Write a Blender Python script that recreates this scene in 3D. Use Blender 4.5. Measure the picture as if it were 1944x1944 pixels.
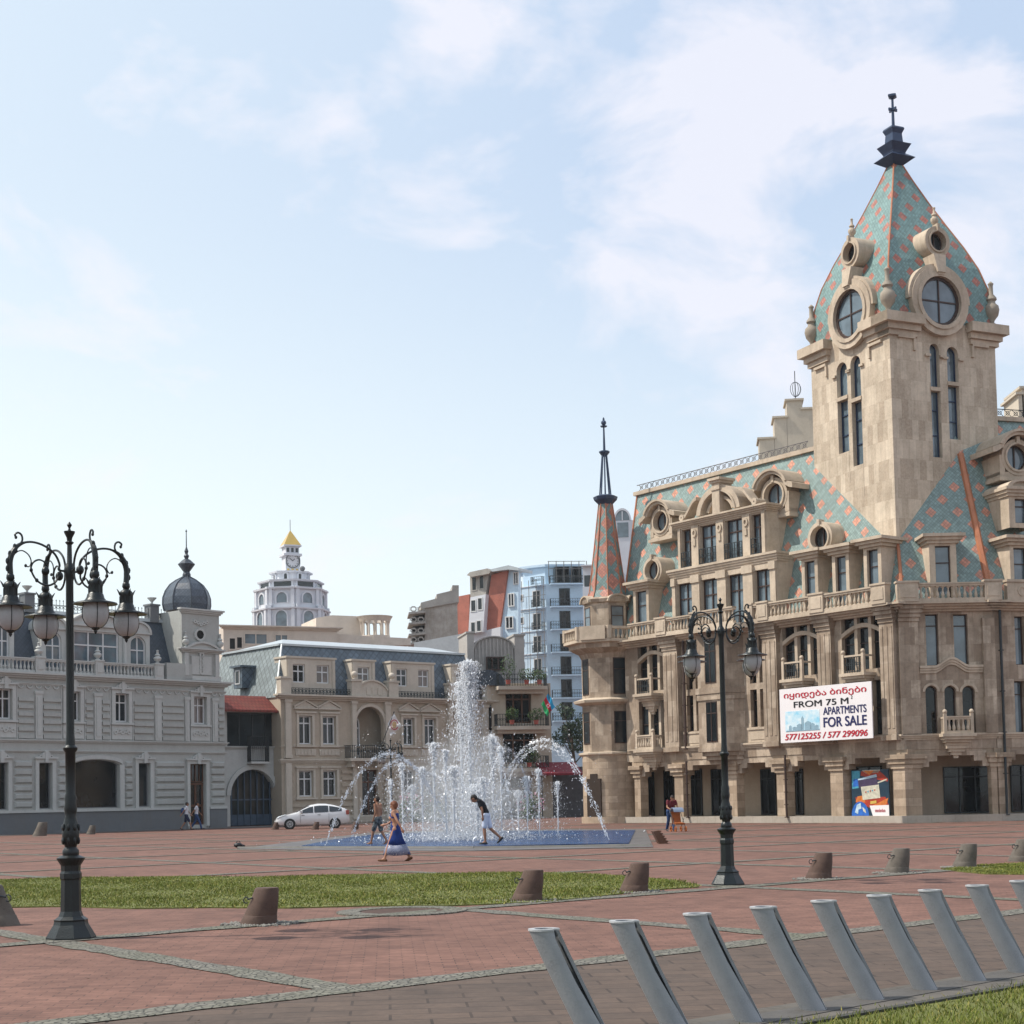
import bpy, bmesh, math, random
from mathutils import Vector, Matrix
random.seed(7)
WRND = random.Random(4)
R = math.radians
for o in list(bpy.data.objects): bpy.data.objects.remove(o)
scene = bpy.context.scene
COL = scene.collection
# ---------------------------------------------------------------- camera
FPX, CX, PY0, HC = 3000.0, 972.0, 1347.0, 1.6
PITCH, ROLL = math.atan(170/3000), 0.02
fw = Vector((0, math.cos(PITCH), math.sin(PITCH)))
up0 = Vector((0, -math.sin(PITCH), math.cos(PITCH)))
rt0 = Vector((1, 0, 0))
upv = up0*math.cos(ROLL) + rt0*math.sin(ROLL)
rtv = rt0*math.cos(ROLL) - up0*math.sin(ROLL)
cam = bpy.data.cameras.new('camera'); camo = bpy.data.objects.new('camera', cam); COL.objects.link(camo)
m = Matrix((rtv, upv, -fw)).transposed().to_4x4(); m.translation = Vector((0, 0, HC)); camo.matrix_world = m
cam.sensor_width = 36; cam.lens = FPX/1944*36; cam.shift_y = (PY0-972)/1944; cam.clip_end = 6000; cam.clip_start = .1
scene.camera = camo
# ---------------------------------------------------------------- sky, sun, exposure
SUN_EL, SUN_AZ = R(52), Vector((-1, -0.01)).normalized()
sd = Vector((SUN_AZ.x*math.cos(SUN_EL), SUN_AZ.y*math.cos(SUN_EL), math.sin(SUN_EL)))
w = bpy.data.worlds.new('World'); scene.world = w; w.use_nodes = True
nt = w.node_tree; N = nt.nodes; Lk = nt.links; N.clear()
out = N.new('ShaderNodeOutputWorld'); bg = N.new('ShaderNodeBackground'); bg.inputs[1].default_value = 0.15
sky = N.new('ShaderNodeTexSky'); sky.sky_type = 'NISHITA'; sky.sun_disc = False; sky.sun_elevation = SUN_EL
sky.sun_rotation = math.atan2(sd.x, sd.y); sky.air_density = 1.0; sky.dust_density = 2.6; sky.ozone_density = 1.2
tc = N.new('ShaderNodeTexCoord'); mp = N.new('ShaderNodeMapping'); mp.inputs['Scale'].default_value = (1.2, 1.2, 2.0)
mp.inputs['Location'].default_value = (3.1, 1.7, .35)
n1 = N.new('ShaderNodeTexNoise'); n1.inputs['Scale'].default_value = 6.5; n1.inputs['Detail'].default_value = 9; n1.inputs['Roughness'].default_value = .58
n1.inputs['Distortion'].default_value = .35
n2 = N.new('ShaderNodeTexNoise'); n2.inputs['Scale'].default_value = 1.3; n2.inputs['Detail'].default_value = 3
add = N.new('ShaderNodeMath'); add.operation = 'MULTIPLY_ADD'; add.inputs[1].default_value = .55
ramp = N.new('ShaderNodeValToRGB'); ramp.color_ramp.elements[0].position = .83; ramp.color_ramp.elements[1].position = 1.2
ramp.color_ramp.elements[0].color = (0, 0, 0, 1); ramp.color_ramp.elements[1].color = (.7, .7, .7, 1)
# haze near the horizon whitens the sky
sep = N.new('ShaderNodeSeparateXYZ'); hz = N.new('ShaderNodeMapRange'); hz.inputs[1].default_value = .03; hz.inputs[2].default_value = .40
hz.inputs[3].default_value = .97; hz.inputs[4].default_value = .0; hz.interpolation_type = 'SMOOTHSTEP'
lx = N.new('ShaderNodeMapRange'); lx.inputs[1].default_value = -.40; lx.inputs[2].default_value = .12; lx.inputs[3].default_value = .55; lx.inputs[4].default_value = 0
mixb = N.new('ShaderNodeMix'); mixb.data_type = 'RGBA'; mixb.inputs[0].default_value = .8; mixb.inputs[7].default_value = (4.3, 5.25, 6.65, 1)
mixh = N.new('ShaderNodeMix'); mixh.data_type = 'RGBA'; mixc = N.new('ShaderNodeMix'); mixc.data_type = 'RGBA'
mixh.inputs[7].default_value = (6.1, 6.85, 7.1, 1); mixc.inputs[7].default_value = (6.5, 6.4, 6.9, 1)
mh = N.new('ShaderNodeMath'); mh.operation = 'ADD'; mh.use_clamp = True
cx = N.new('ShaderNodeMath'); cx.operation = 'MULTIPLY_ADD'; cx.inputs[1].default_value = .22
Lk.new(tc.outputs['Generated'], mp.inputs[0]); Lk.new(mp.outputs[0], n1.inputs[0]); Lk.new(mp.outputs[0], n2.inputs[0])
Lk.new(n2.outputs[0], add.inputs[0]); Lk.new(n1.outputs[0], add.inputs[2])
Lk.new(tc.outputs['Generated'], sep.inputs[0]); Lk.new(sep.outputs[2], hz.inputs[0]); Lk.new(sep.outputs[0], lx.inputs[0])
Lk.new(sep.outputs[0], cx.inputs[0]); Lk.new(add.outputs[0], cx.inputs[2]); Lk.new(cx.outputs[0], ramp.inputs[0])
Lk.new(hz.outputs[0], mh.inputs[0]); Lk.new(lx.outputs[0], mh.inputs[1])
Lk.new(sky.outputs[0], mixb.inputs[6]); Lk.new(mixb.outputs[2], mixh.inputs[6]); Lk.new(mh.outputs[0], mixh.inputs[0])
Lk.new(ramp.outputs[0], mixc.inputs[0]); Lk.new(mixh.outputs[2], mixc.inputs[6])
Lk.new(mixc.outputs[2], bg.inputs[0]); Lk.new(bg.outputs[0], out.inputs[0])
sl = bpy.data.lights.new('sun', 'SUN'); sl.energy = 5.0; sl.angle = R(.55); sl.color = (1, .93, .83)
so = bpy.data.objects.new('sun', sl); COL.objects.link(so); so.rotation_euler = (-sd).to_track_quat('-Z', 'Y').to_euler(); so.location = (-40, -10, 60)
scene.view_settings.view_transform = 'Standard'; scene.view_settings.look = 'None'; scene.view_settings.exposure = 0; scene.view_settings.gamma = 1
# ---------------------------------------------------------------- pixel to place helpers (measured survey of the square)
def ray(px, py): return fw*FPX + rtv*(px-CX) + upv*(PY0-py)
def P(px, py, Y):
    d = ray(px, py); t = Y/d.y; return Vector((d.x*t, Y, HC+d.z*t))
def G(px, py, z=0.0):
    d = ray(px, py); t = (z-HC)/d.z; return Vector((d.x*t, d.y*t, z))
# ---------------------------------------------------------------- object helpers
def tag(o, label=None, cat=None, group=None, kind=None):
    if label: o['label'] = label
    if cat: o['category'] = cat
    if group: o['group'] = group
    if kind: o['kind'] = kind
    return o
def thing(name, loc, label, cat, group=None, rz=0):
    o = bpy.data.objects.new(name, None); COL.objects.link(o); o.location = loc; o.rotation_euler = (0, 0, rz)
    o.empty_display_size = .3
    return tag(o, label, cat, group)
def base(o):
    if o is None: return Vector((0, 0, 0))
    while o.parent: o = o.parent
    return Vector(o.location) if o.type == 'EMPTY' else Vector((0, 0, 0))
def copy_tree(o, parent=None):
    c = o.copy(); COL.objects.link(c); c.parent = parent
    for ch in list(o.children): copy_tree(ch, c)
    return c
class MB:
    def __init__(s, xf=None): s.xf = xf; s.v = []; s.f = []; s.uv = []
    def add(s, vs, fs, uvs=None):
        b = len(s.v); vs = [Vector(x) for x in vs]
        for k, f in enumerate(fs):
            s.f.append([b+i for i in f])
            if uvs: s.uv.append(uvs[k]); continue
            p = [vs[i] for i in f]; n = Vector((0, 0, 0))
            for i in range(len(p)):
                a, c = p[i], p[(i+1) % len(p)]; n += a.cross(c)
            ax = max(range(3), key=lambda i: abs(n[i])*(1.0 if i != 2 else .8))
            s.uv.append([((q.x, q.z) if ax == 1 else (q.y, q.z) if ax == 0 else (q.x, q.y)) for q in p])
        s.v += [s.xf(*x) if s.xf else x for x in vs]
        return s
    def box(s, a0, a1, b0, b1, c0, c1):
        v = [(a, b, c) for c in (c0, c1) for b in (b0, b1) for a in (a0, a1)]
        return s.add(v, [(0, 1, 3, 2), (4, 6, 7, 5), (0, 4, 5, 1), (2, 3, 7, 6), (0, 2, 6, 4), (1, 5, 7, 3)])
    def tbox(s, lo, hi):   # lo, hi = (a0,a1,b0,b1,c)
        v = [(a, b, lo[4]) for b in lo[2:4] for a in lo[0:2]] + [(a, b, hi[4]) for b in hi[2:4] for a in hi[0:2]]
        return s.add(v, [(0, 1, 3, 2), (4, 6, 7, 5), (0, 4, 5, 1), (2, 3, 7, 6), (0, 2, 6, 4), (1, 5, 7, 3)])
    def quad(s, *p): return s.add(p, [tuple(range(len(p)))])
    def prism(s, poly, b0, b1):       # poly in (a,c)
        n = len(poly); v = [(a, b0, c) for a, c in poly]+[(a, b1, c) for a, c in poly]
        return s.add(v, [tuple(range(n)), tuple(range(2*n-1, n-1, -1))]+[(i, (i+1) % n, n+(i+1) % n, n+i) for i in range(n)])
    def prismz(s, poly, c0, c1, sc=1.0):
        n = len(poly); ca = sum(p[0] for p in poly)/n; cb = sum(p[1] for p in poly)/n
        v = [(a, b, c0) for a, b in poly]+[(ca+(a-ca)*sc, cb+(b-cb)*sc, c1) for a, b in poly]
        return s.add(v, [tuple(range(n)), tuple(range(2*n-1, n-1, -1))]+[(i, (i+1) % n, n+(i+1) % n, n+i) for i in range(n)])
    def band(s, pts, off, b0, b1):    # strip between polyline pts (a,c) and pts+off(each (da,dc)), extruded b
        n = len(pts); q = [(p[0]+o[0], p[1]+o[1]) for p, o in zip(pts, off)]
        for i in range(n-1): s.prism([pts[i], pts[i+1], q[i+1], q[i]], b0, b1)
        return s
    def arc(s, ca, cc, r0, r1, t0, t1, b0, b1, n=14, sa=1.0, sc=1.0):
        v = []; 
        for k in range(n+1):
            t = t0+(t1-t0)*k/n; x, y = math.cos(t)*sa, math.sin(t)*sc
            v += [(ca+r0*x, b0, cc+r0*y), (ca+r1*x, b0, cc+r1*y), (ca+r1*x, b1, cc+r1*y), (ca+r0*x, b1, cc+r0*y)]
        fs = []
        for k in range(n):
            i = 4*k; j = i+4
            fs += [(i, i+1, j+1, j), (i+1, i+2, j+2, j+1), (i+2, i+3, j+3, j+2), (i+3, i, j, j+3)]
        if abs(t1-t0) < 6.2: fs += [(0, 1, 2, 3), (4*n, 4*n+1, 4*n+2, 4*n+3)]
        return s.add(v, fs)
    def disk(s, ca, cc, r, b, n=24, sa=1.0, sc=1.0):
        return s.add([(ca+r*sa*math.cos(2*math.pi*k/n), b, cc+r*sc*math.sin(2*math.pi*k/n)) for k in range(n)], [tuple(range(n))])
    def lathe(s, prof, n=16, a=0, b=0, ph=0.0, cap=True):   # prof (r,c)
        v = []; fs = []
        for r, c in prof:
            for k in range(n):
                t = ph+2*math.pi*k/n; v.append((a+r*math.cos(t), b+r*math.sin(t), c))
        for i in range(len(prof)-1):
            for k in range(n):
                fs.append((i*n+k, i*n+(k+1) % n, (i+1)*n+(k+1) % n, (i+1)*n+k))
        uv = []
        for i in range(len(prof)-1):
            r = max(prof[i][0], prof[i+1][0])*2*math.pi/n
            for k in range(n):
                uv.append([(k*r, prof[i][1]), ((k+1)*r, prof[i][1]), ((k+1)*r, prof[i+1][1]), (k*r, prof[i+1][1])])
        if cap:
            fs += [tuple(range(n-1, -1, -1)), tuple((len(prof)-1)*n+k for k in range(n))]
            for f in fs[-2:]: uv.append([(v[i][0], v[i][1]) for i in f])
        return s.add(v, fs, uv)
    def tube(s, pts, r, n=6, cap=True):
        pts = [Vector(p) for p in pts]; m = len(pts); rs = r if isinstance(r, (list, tuple)) else [r]*m
        v = []; fs = []; pn = None
        for i in range(m):
            d = (pts[min(i+1, m-1)]-pts[max(i-1, 0)])
            d = d.normalized() if d.length > 1e-9 else Vector((0, 0, 1))
            if pn is None: pn = d.orthogonal().normalized()
            pn = (pn-d*pn.dot(d)); pn = pn.normalized() if pn.length > 1e-6 else d.orthogonal().normalized()
            q = d.cross(pn)
            for k in range(n):
                t = 2*math.pi*k/n; v.append(pts[i]+(pn*math.cos(t)+q*math.sin(t))*rs[i])
        for i in range(m-1):
            for k in range(n): fs.append((i*n+k, i*n+(k+1) % n, (i+1)*n+(k+1) % n, (i+1)*n+k))
        if cap: fs += [tuple(range(n-1, -1, -1)), tuple((m-1)*n+k for k in range(n))]
        return s.add(v, fs)
    def ball(s, c, r, n=10, m=6, sz=1.0, sx=1.0, sy=1.0):
        c = Vector(c); v = []; fs = []
        for i in range(1, m):
            t = math.pi*i/m
            for k in range(n):
                p = 2*math.pi*k/n; v.append(c+Vector((r*sx*math.sin(t)*math.cos(p), r*sy*math.sin(t)*math.sin(p), r*sz*math.cos(t))))
        v += [c+Vector((0, 0, r*sz)), c-Vector((0, 0, r*sz))]; T = len(v)-2
        for i in range(m-2):
            for k in range(n): fs.append((i*n+k, i*n+(k+1) % n, (i+1)*n+(k+1) % n, (i+1)*n+k))
        for k in range(n): fs += [(T, (k+1) % n, k), (T+1, (m-2)*n+k, (m-2)*n+(k+1) % n)]
        return s.add(v, fs)
    def build(s, name, mat, parent=None, smooth=False, label=None, recalc=True):
        bs = base(parent)
        me = bpy.data.meshes.new(name); me.from_pydata([tuple(v-bs) for v in s.v], [], s.f)
        ul = me.uv_layers.new(name='UVMap'); i = 0; flat = []
        for u in s.uv:
            for a in u: flat += [a[0], a[1]]
        ul.data.foreach_set('uv', flat)
        if recalc:
            bm = bmesh.new(); bm.from_mesh(me); bmesh.ops.recalc_face_normals(bm, faces=bm.faces); bm.to_mesh(me); bm.free()
        for mm in (mat if isinstance(mat, (list, tuple)) else [mat]): me.materials.append(mm)
        if smooth:
            me.polygons.foreach_set('use_smooth', [True]*len(me.polygons))
            if smooth != 'all': me.set_sharp_from_angle(angle=R(38))
        o = bpy.data.objects.new(name, me); COL.objects.link(o); o.parent = parent
        if label: o['label'] = label
        return o
class Fr:                                   # a vertical facade plane: a = metres along, b = metres out, c = height
    def __init__(s, o, e, flip=1):
        s.o = Vector((o[0], o[1])); s.e = Vector((e[0], e[1])).normalized(); n = Vector((s.e.y, -s.e.x))
        s.n = n if n.dot(-s.o) > 0 else -n
    def xf(s, a, b, c): q = s.o+s.e*a+s.n*b; return Vector((q.x, q.y, c))
    def mb(s): return MB(s.xf)
    def hit(s, px, py, w=0):
        d = ray(px, py); den = d.x*s.n.x+d.y*s.n.y; o = s.o+s.n*w
        t = (o.x*s.n.x+o.y*s.n.y)/den; q = Vector((d.x*t, d.y*t))-s.o
        return q.dot(s.e), HC+d.z*t
    def r(s, x0, y0, x1, y1, w=0):
        xm, ym = (x0+x1)/2, (y0+y1)/2
        a, b = s.hit(x0, ym, w)[0], s.hit(x1, ym, w)[0]
        return min(a, b), max(a, b), s.hit(xm, y1, w)[1], s.hit(xm, y0, w)[1]
    def a(s, px, py=1400, w=0): return s.hit(px, py, w)[0]
def wall(mb, a0, a1, c0, c1, holes, w=0.0, depth=.35):
    A = sorted({a0, a1} | {x for h in holes for x in h[:2] if a0 < x < a1}); C = sorted({c0, c1} | {x for h in holes for x in h[2:4] if c0 < x < c1})
    for i in range(len(A)-1):
        for j in range(len(C)-1):
            am, cm = (A[i]+A[i+1])/2, (C[j]+C[j+1])/2
            if any(h[0] < am < h[1] and h[2] < cm < h[3] for h in holes): continue
            mb.quad((A[i], w, C[j]), (A[i+1], w, C[j]), (A[i+1], w, C[j+1]), (A[i], w, C[j+1]))
    for h in holes:
        x0, x1, z0, z1 = h[:4]; ar = h[4] if len(h) > 4 else 0
        zt = z1-ar; d = w-depth
        mb.quad((x0, w, z0), (x0, d, z0), (x0, d, zt), (x0, w, zt)); mb.quad((x1, w, z0), (x1, d, z0), (x1, d, zt), (x1, w, zt))
        mb.quad((x0, w, z0), (x1, w, z0), (x1, d, z0), (x0, d, z0))
        if not ar: mb.quad((x0, w, z1), (x1, w, z1), (x1, d, z1), (x0, d, z1))
        else:
            n = 12; xc = (x0+x1)/2; rr = (x1-x0)/2
            pts = [(xc-rr*math.cos(math.pi*k/n), zt+ar*math.sin(math.pi*k/n)) for k in range(n+1)]
            for k in range(n):
                p, q = pts[k], pts[k+1]
                mb.quad((p[0], w, p[1]), (q[0], w, q[1]), (q[0], w, z1), (p[0], w, z1))
                mb.quad((p[0], w, p[1]), (q[0], w, q[1]), (q[0], d, q[1]), (p[0], d, p[1]))
def archpoly(x0, x1, z0, z1, ar, n=12):
    if not ar: return [(x0, z0), (x1, z0), (x1, z1), (x0, z1)]
    xc = (x0+x1)/2; rr = (x1-x0)/2; zt = z1-ar
    return [(x0, z0), (x1, z0)]+[(xc+rr*math.cos(math.pi*k/n), zt+ar*math.sin(math.pi*k/n)) for k in range(n+1)]
def win(F, par, h, fm, gm, w=0.0, rec=.25, nv=1, hs=(), t=.06, name='window', border=True):
    """window = frame bars set in the opening (thing > window > pane)"""
    x0, x1, z0, z1 = h[:4]; ar = h[4] if len(h) > 4 else 0; f = F.mb(); b1 = w-rec+.05; b0 = w-rec-.04
    if border:
        f.box(x0, x0+t, b0, b1, z0, z1-ar); f.box(x1-t, x1, b0, b1, z0, z1-ar); f.box(x0+t, x1-t, b0, b1, z0, z0+t)
        if not ar: f.box(x0+t, x1-t, b0, b1, z1-t, z1)
        else: f.arc((x0+x1)/2, z1-ar, (x1-x0)/2-t, (x1-x0)/2, 0, math.pi, b0, b1, 12, 1, ar/((x1-x0)/2))
    for k in range(nv):
        x = x0+(x1-x0)*(k+1)/(nv+1); f.box(x-t/2, x+t/2, b0+.003, b1-.003, z0+t, z1-t)
    for q in hs:
        z = z0+(z1-z0)*q; f.box(x0+t, x1-t, b0+.006, b1-.006, z-t/2, z+t/2)
    o = f.build(name, fm, par)
    if gm is GLD and fm is not IRON and name == 'window': gm = WRND.choice([GLD, GLD, GLG, CURT] if fm is WHITEF else [GLD, GLD, GLG])
    g = F.mb(); pl = archpoly(x0, x1, z0, z1, ar); g.add([(a, w-rec-.02, c) for a, c in pl], [tuple(range(len(pl)))]); g.build('pane', gm, o, recalc=False)
    return o
# ---------------------------------------------------------------- materials
def mk(name):
    m = bpy.data.materials.new(name); m.use_nodes = True; nt = m.node_tree; b = nt.nodes['Principled BSDF']; return m, nt, b
def nd(nt, t, **kw):
    n = nt.nodes.new('ShaderNode'+t)
    for k, v in kw.items():
        if k.startswith('i_'): 
            kk = k[2:]; n.inputs[int(kk) if kk.isdigit() else kk].default_value = v
        else: setattr(n, k, v)
    return n
def mixrgb(nt, fac, a, b, mode='MIX'):
    n = nt.nodes.new('ShaderNodeMix'); n.data_type = 'RGBA'; n.blend_type = mode
    for i, x in ((0, fac), (6, a), (7, b)):
        if hasattr(x, 'links'): nt.links.new(x, n.inputs[i])
        else: n.inputs[i].default_value = x if i == 0 else (tuple(x)+(1,))[:4]
    return n.outputs[2]
def coords(nt, kind='UV', scale=(1, 1, 1), rot=0):
    t = nt.nodes.new('ShaderNodeTexCoord'); mp = nt.nodes.new('ShaderNodeMapping'); mp.inputs['Scale'].default_value = scale
    mp.inputs['Rotation'].default_value = (0, 0, rot)
    nt.links.new(t.outputs[kind], mp.inputs[0]); return mp.outputs[0]
def noise(nt, vec, scale, detail=5, rough=.55, lo=.35, hi=.65):
    n = nd(nt, 'TexNoise', i_Scale=scale, i_Detail=detail, i_Roughness=rough); nt.links.new(vec, n.inputs[0])
    r = nd(nt, 'MapRange', i_1=lo, i_2=hi); nt.links.new(n.outputs[0], r.inputs[0]); return r.outputs[0]
def bump(nt, b, h, s=.3, d=.02):
    n = nd(nt, 'Bump', i_Strength=s, i_Distance=d); nt.links.new(h, n.inputs['Height']); nt.links.new(n.outputs[0], b.inputs['Normal'])
def sc(c, k): return tuple(x*k for x in c)
def plain(name, col, rough=.7, var=.25, ns=3.0, metal=0, spec=.4, bs=.15, fine=0):
    m, nt, b = mk(name); v = coords(nt, 'Object'); f = noise(nt, v, ns, 6); f2 = noise(nt, v, ns*9, 4)
    c = mixrgb(nt, f, sc(col, 1-var), sc(col, 1+var*.6)); c = mixrgb(nt, f2, c, sc(col, 1+var*.2), 'MIX') if not fine else c
    nt.links.new(c, b.inputs['Base Color']); b.inputs['Roughness'].default_value = rough; b.inputs['Metallic'].default_value = metal
    b.inputs['Specular IOR Level'].default_value = spec
    if bs: bump(nt, b, f2, bs, .01)
    return m
def stone(name, c1, c2, bw=.9, bh=.45, stain=.35, joint=.5, mortar=.008, rough=.8, streak=True, dirt=(.16, .12, .08)):
    m, nt, b = mk(name); uv = coords(nt, 'UV'); ob = coords(nt, 'Object')
    br = nd(nt, 'TexBrick', i_Scale=1.0); br.inputs['Brick Width'].default_value = bw; br.inputs['Row Height'].default_value = bh
    br.inputs['Mortar Size'].default_value = mortar; br.inputs['Mortar Smooth'].default_value = .3; br.inputs['Bias'].default_value = -.15
    br.inputs['Color1'].default_value = c1+(1,); br.inputs['Color2'].default_value = c2+(1,); br.inputs['Mortar'].default_value = sc(c2, joint)+(1,)
    nt.links.new(uv, br.inputs[0])
    f = noise(nt, ob, .55, 7, .62, .42, .72); c = br.outputs[0]
    f3 = noise(nt, ob, 9, 5, .6)
    mu = nd(nt, 'Math', operation='MULTIPLY'); mu.inputs[1].default_value = stain; nt.links.new(f, mu.inputs[0])
    c = mixrgb(nt, mu.outputs[0], c, dirt)
    if streak:
        sv = coords(nt, 'UV', (3.2, .28, 1)); s = noise(nt, sv, 1.6, 5, .6, .5, .78)
        mu2 = nd(nt, 'Math', operation='MULTIPLY'); mu2.inputs[1].default_value = stain*.8; nt.links.new(s, mu2.inputs[0]); c = mixrgb(nt, mu2.outputs[0], c, dirt)
    mu3 = nd(nt, 'Math', operation='MULTIPLY'); mu3.inputs[1].default_value = .25; nt.links.new(f3, mu3.inputs[0])
    c = mixrgb(nt, mu3.outputs[0], c, sc(c1, 1.25))
    f4 = noise(nt, ob, 2.6, 7, .68, .45, .7); mu4 = nd(nt, 'Math', operation='MULTIPLY'); mu4.inputs[1].default_value = stain*.75; nt.links.new(f4, mu4.inputs[0])
    c = mixrgb(nt, mu4.outputs[0], c, sc(c1, .55))
    nt.links.new(c, b.inputs['Base Color']); b.inputs['Roughness'].default_value = rough; b.inputs['Specular IOR Level'].default_value = .3
    bump(nt, b, br.outputs[1], -.35 if mortar else 0, .01); return m
def tiles(name, base, alt, S=1.4, diamonds=True, k=7, rot45=True, line=.5, rough=.55, fr=3):
    m, nt, b = mk(name); uv = coords(nt, 'UV'); sp = nd(nt, 'SeparateXYZ'); nt.links.new(uv, sp.inputs[0])
    def mth(op, a, bb=None, cc=None):
        n = nd(nt, 'Math', operation=op)
        for i, x in enumerate((a, bb, cc)):
            if x is None: continue
            if hasattr(x, 'links'): nt.links.new(x, n.inputs[i])
            else: n.inputs[i].default_value = x
        return n.outputs[0]
    u, v = sp.outputs[0], sp.outputs[1]
    A = mth('DIVIDE', mth('ADD', u, v), S); B = mth('DIVIDE', mth('SUBTRACT', u, v), S)
    fa, fb = mth('FRACT', A), mth('FRACT', B)
    ak, bk = mth('MULTIPLY', A, k), mth('MULTIPLY', B, k)
    la = mth('LESS_THAN', mth('FRACT', ak), .13); lb = mth('LESS_THAN', mth('FRACT', bk), .13); ln = mth('MAXIMUM', la, lb)
    wn = nd(nt, 'TexWhiteNoise', noise_dimensions='2D'); cb = nd(nt, 'CombineXYZ'); nt.links.new(mth('FLOOR', ak), cb.inputs[0]); nt.links.new(mth('FLOOR', bk), cb.inputs[1]); nt.links.new(cb.outputs[0], wn.inputs[0])
    col = mixrgb(nt, wn.outputs[0], sc(base, .8), sc(base, 1.2))
    if diamonds:
        da = mth('LESS_THAN', fa, fr/k); db = mth('LESS_THAN', fb, fr/k); dm = mth('MULTIPLY', da, db)
        col = mixrgb(nt, dm, col, mixrgb(nt, wn.outputs[0], sc(alt, .8), sc(alt, 1.25)))
    ob = coords(nt, 'Object'); f = noise(nt, ob, .8, 6, .6, .4, .75); f = mth('MULTIPLY', f, .3); col = mixrgb(nt, f, col, sc(base, .45))
    col = mixrgb(nt, mth('MULTIPLY', ln, line), col, sc(base, .25))
    nt.links.new(col, b.inputs['Base Color']); b.inputs['Roughness'].default_value = rough
    saw = mth('ADD', mth('FRACT', ak), mth('FRACT', bk)); bump(nt, b, saw, .5, .03); return m
def glassm(name, col, rough=.06, spec=.9, coat=0):
    m, nt, b = mk(name); ob = coords(nt, 'Object'); f = noise(nt, ob, .9, 3, .5, .3, .7); c = mixrgb(nt, f, sc(col, .6), sc(col, 1.4)); nt.links.new(c, b.inputs['Base Color'])
    b.inputs['Roughness'].default_value = rough; b.inputs['Specular IOR Level'].default_value = spec
    bf = noise(nt, ob, .35, 2); bump(nt, b, bf, .05, .05); return m
TAN = stone('tan_travertine', (.30, .23, .17), (.64, .535, .42), .55, .9, .75, dirt=(.13, .095, .07))
TAN2 = stone('tan_blocks', (.33, .25, .18), (.58, .46, .345), 1.1, .42, .6, .45, .012)
TOWER = stone('tower_travertine', (.60, .51, .40), (.34, .265, .195), .42, 1.05, .5, .8, .004)
TRIM = stone('tan_trim', (.48, .395, .305), (.60, .50, .39), 2.5, 1.5, .5, .8, .004)
SAND = stone('sand_plaster', (.50, .44, .36), (.52, .46, .38), 30, 30, .18, 1, 0)
TEAL = tiles('glazed_teal_tiles', (.215, .295, .28), (.56, .25, .17))
TEAL2 = tiles('glazed_turret_tiles', (.17, .26, .25), (.44, .17, .12), 1.5, fr=5)
COPPER = plain('copper_trim', (.42, .16, .08), .5, .25, 2)
IRON = plain('dark_iron', (.025, .032, .036), .45, .4, 5, .3, .5)
LAMPG = plain('lamp_green_iron', (.008, .012, .013), .38, .5, 6, .35, .6)
BLUEMET = plain('blue_metal', (.03, .05, .10), .4, .3, 3, .3, .5)
GLD = glassm('dark_glass', (.008, .011, .013), .07, .4); GLB = glassm('sky_tint_glass', (.10, .14, .17), .05, 1.0)  # upper panes: sky reflection is put into the blue-grey base colour
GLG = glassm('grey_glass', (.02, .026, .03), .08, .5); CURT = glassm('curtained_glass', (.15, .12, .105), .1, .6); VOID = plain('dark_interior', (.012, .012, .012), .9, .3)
BROWNF = plain('brown_frame', (.05, .028, .022), .5, .3); WHITEF = plain('white_frame', (.62, .63, .63), .5, .1)
PALE = stone('pale_grey_render', (.38, .39, .37), (.41, .42, .40), 30, 30, .22, 1, 0, dirt=(.14, .12, .11))
PALET = stone('pale_trim', (.46, .47, .45), (.49, .50, .48), 30, 30, .2, 1, 0, dirt=(.17, .15, .14))
PLINTH = stone('grey_plinth', (.13, .14, .15), (.15, .16, .17), 1.6, .7, .2, .8, .006)
BEIGE = stone('beige_render', (.42, .355, .28), (.44, .375, .30), 30, 30, .2, 1, 0)
BEIGET = stone('beige_trim', (.52, .465, .39), (.54, .485, .41), 30, 30, .25, 1, 0)
SLATE = tiles('dark_slate', (.045, .062, .085), None, 1.2, False, 4, line=.6, rough=.45)
SLATEG = tiles('green_grey_slate', (.095, .13, .165), None, 2.2, False, 4, line=.7, rough=.45)
ZINC = plain('pale_zinc', (.42, .46, .48), .4, .2, 1, .2)
REDT = plain('red_tile', (.32, .075, .055), .6, .3, 3); DOMEM = tiles('dome_slate', (.075, .095, .125), None, 1.0, False, 4, line=.7, rough=.35)
CREAM = plain('cream_render', (.56, .49, .42), .8, .15, 1); WHITE = plain('white_render', (.60, .62, .66), .7, .08, 1); GOLD = plain('gold_roof', (.62, .42, .11), .3, .15, 2, .3)
LBLUE = plain('light_blue_render', (.50, .64, .76), .8, .12, .6); CONC = plain('raw_concrete', (.34, .32, .29), .9, .4, .5); BRED = plain('mansard_red', (.38, .13, .09), .7, .3, 1)
GREYB = plain('grey_beige_panel', (.36, .34, .32), .7, .15, 1); 
M_STONE2 = plain('bollard_brown', (.085, .052, .04), .85, .35, 6); M_STONE3 = plain('bollard_grey', (.105, .09, .075), .85, .35, 6)
DOCK = plain('dock_grey_paint', (.26, .27, .285), .5, .12, 8, 0, .4); DOCKT = plain('dock_cap_pale', (.36, .37, .38), .5, .1, 8)
GLOBE = plain('frosted_globe', (.33, .34, .35), .3, .15, 5); WOODB = plain('brown_wood', (.10, .045, .025), .7, .3, 4)
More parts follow.
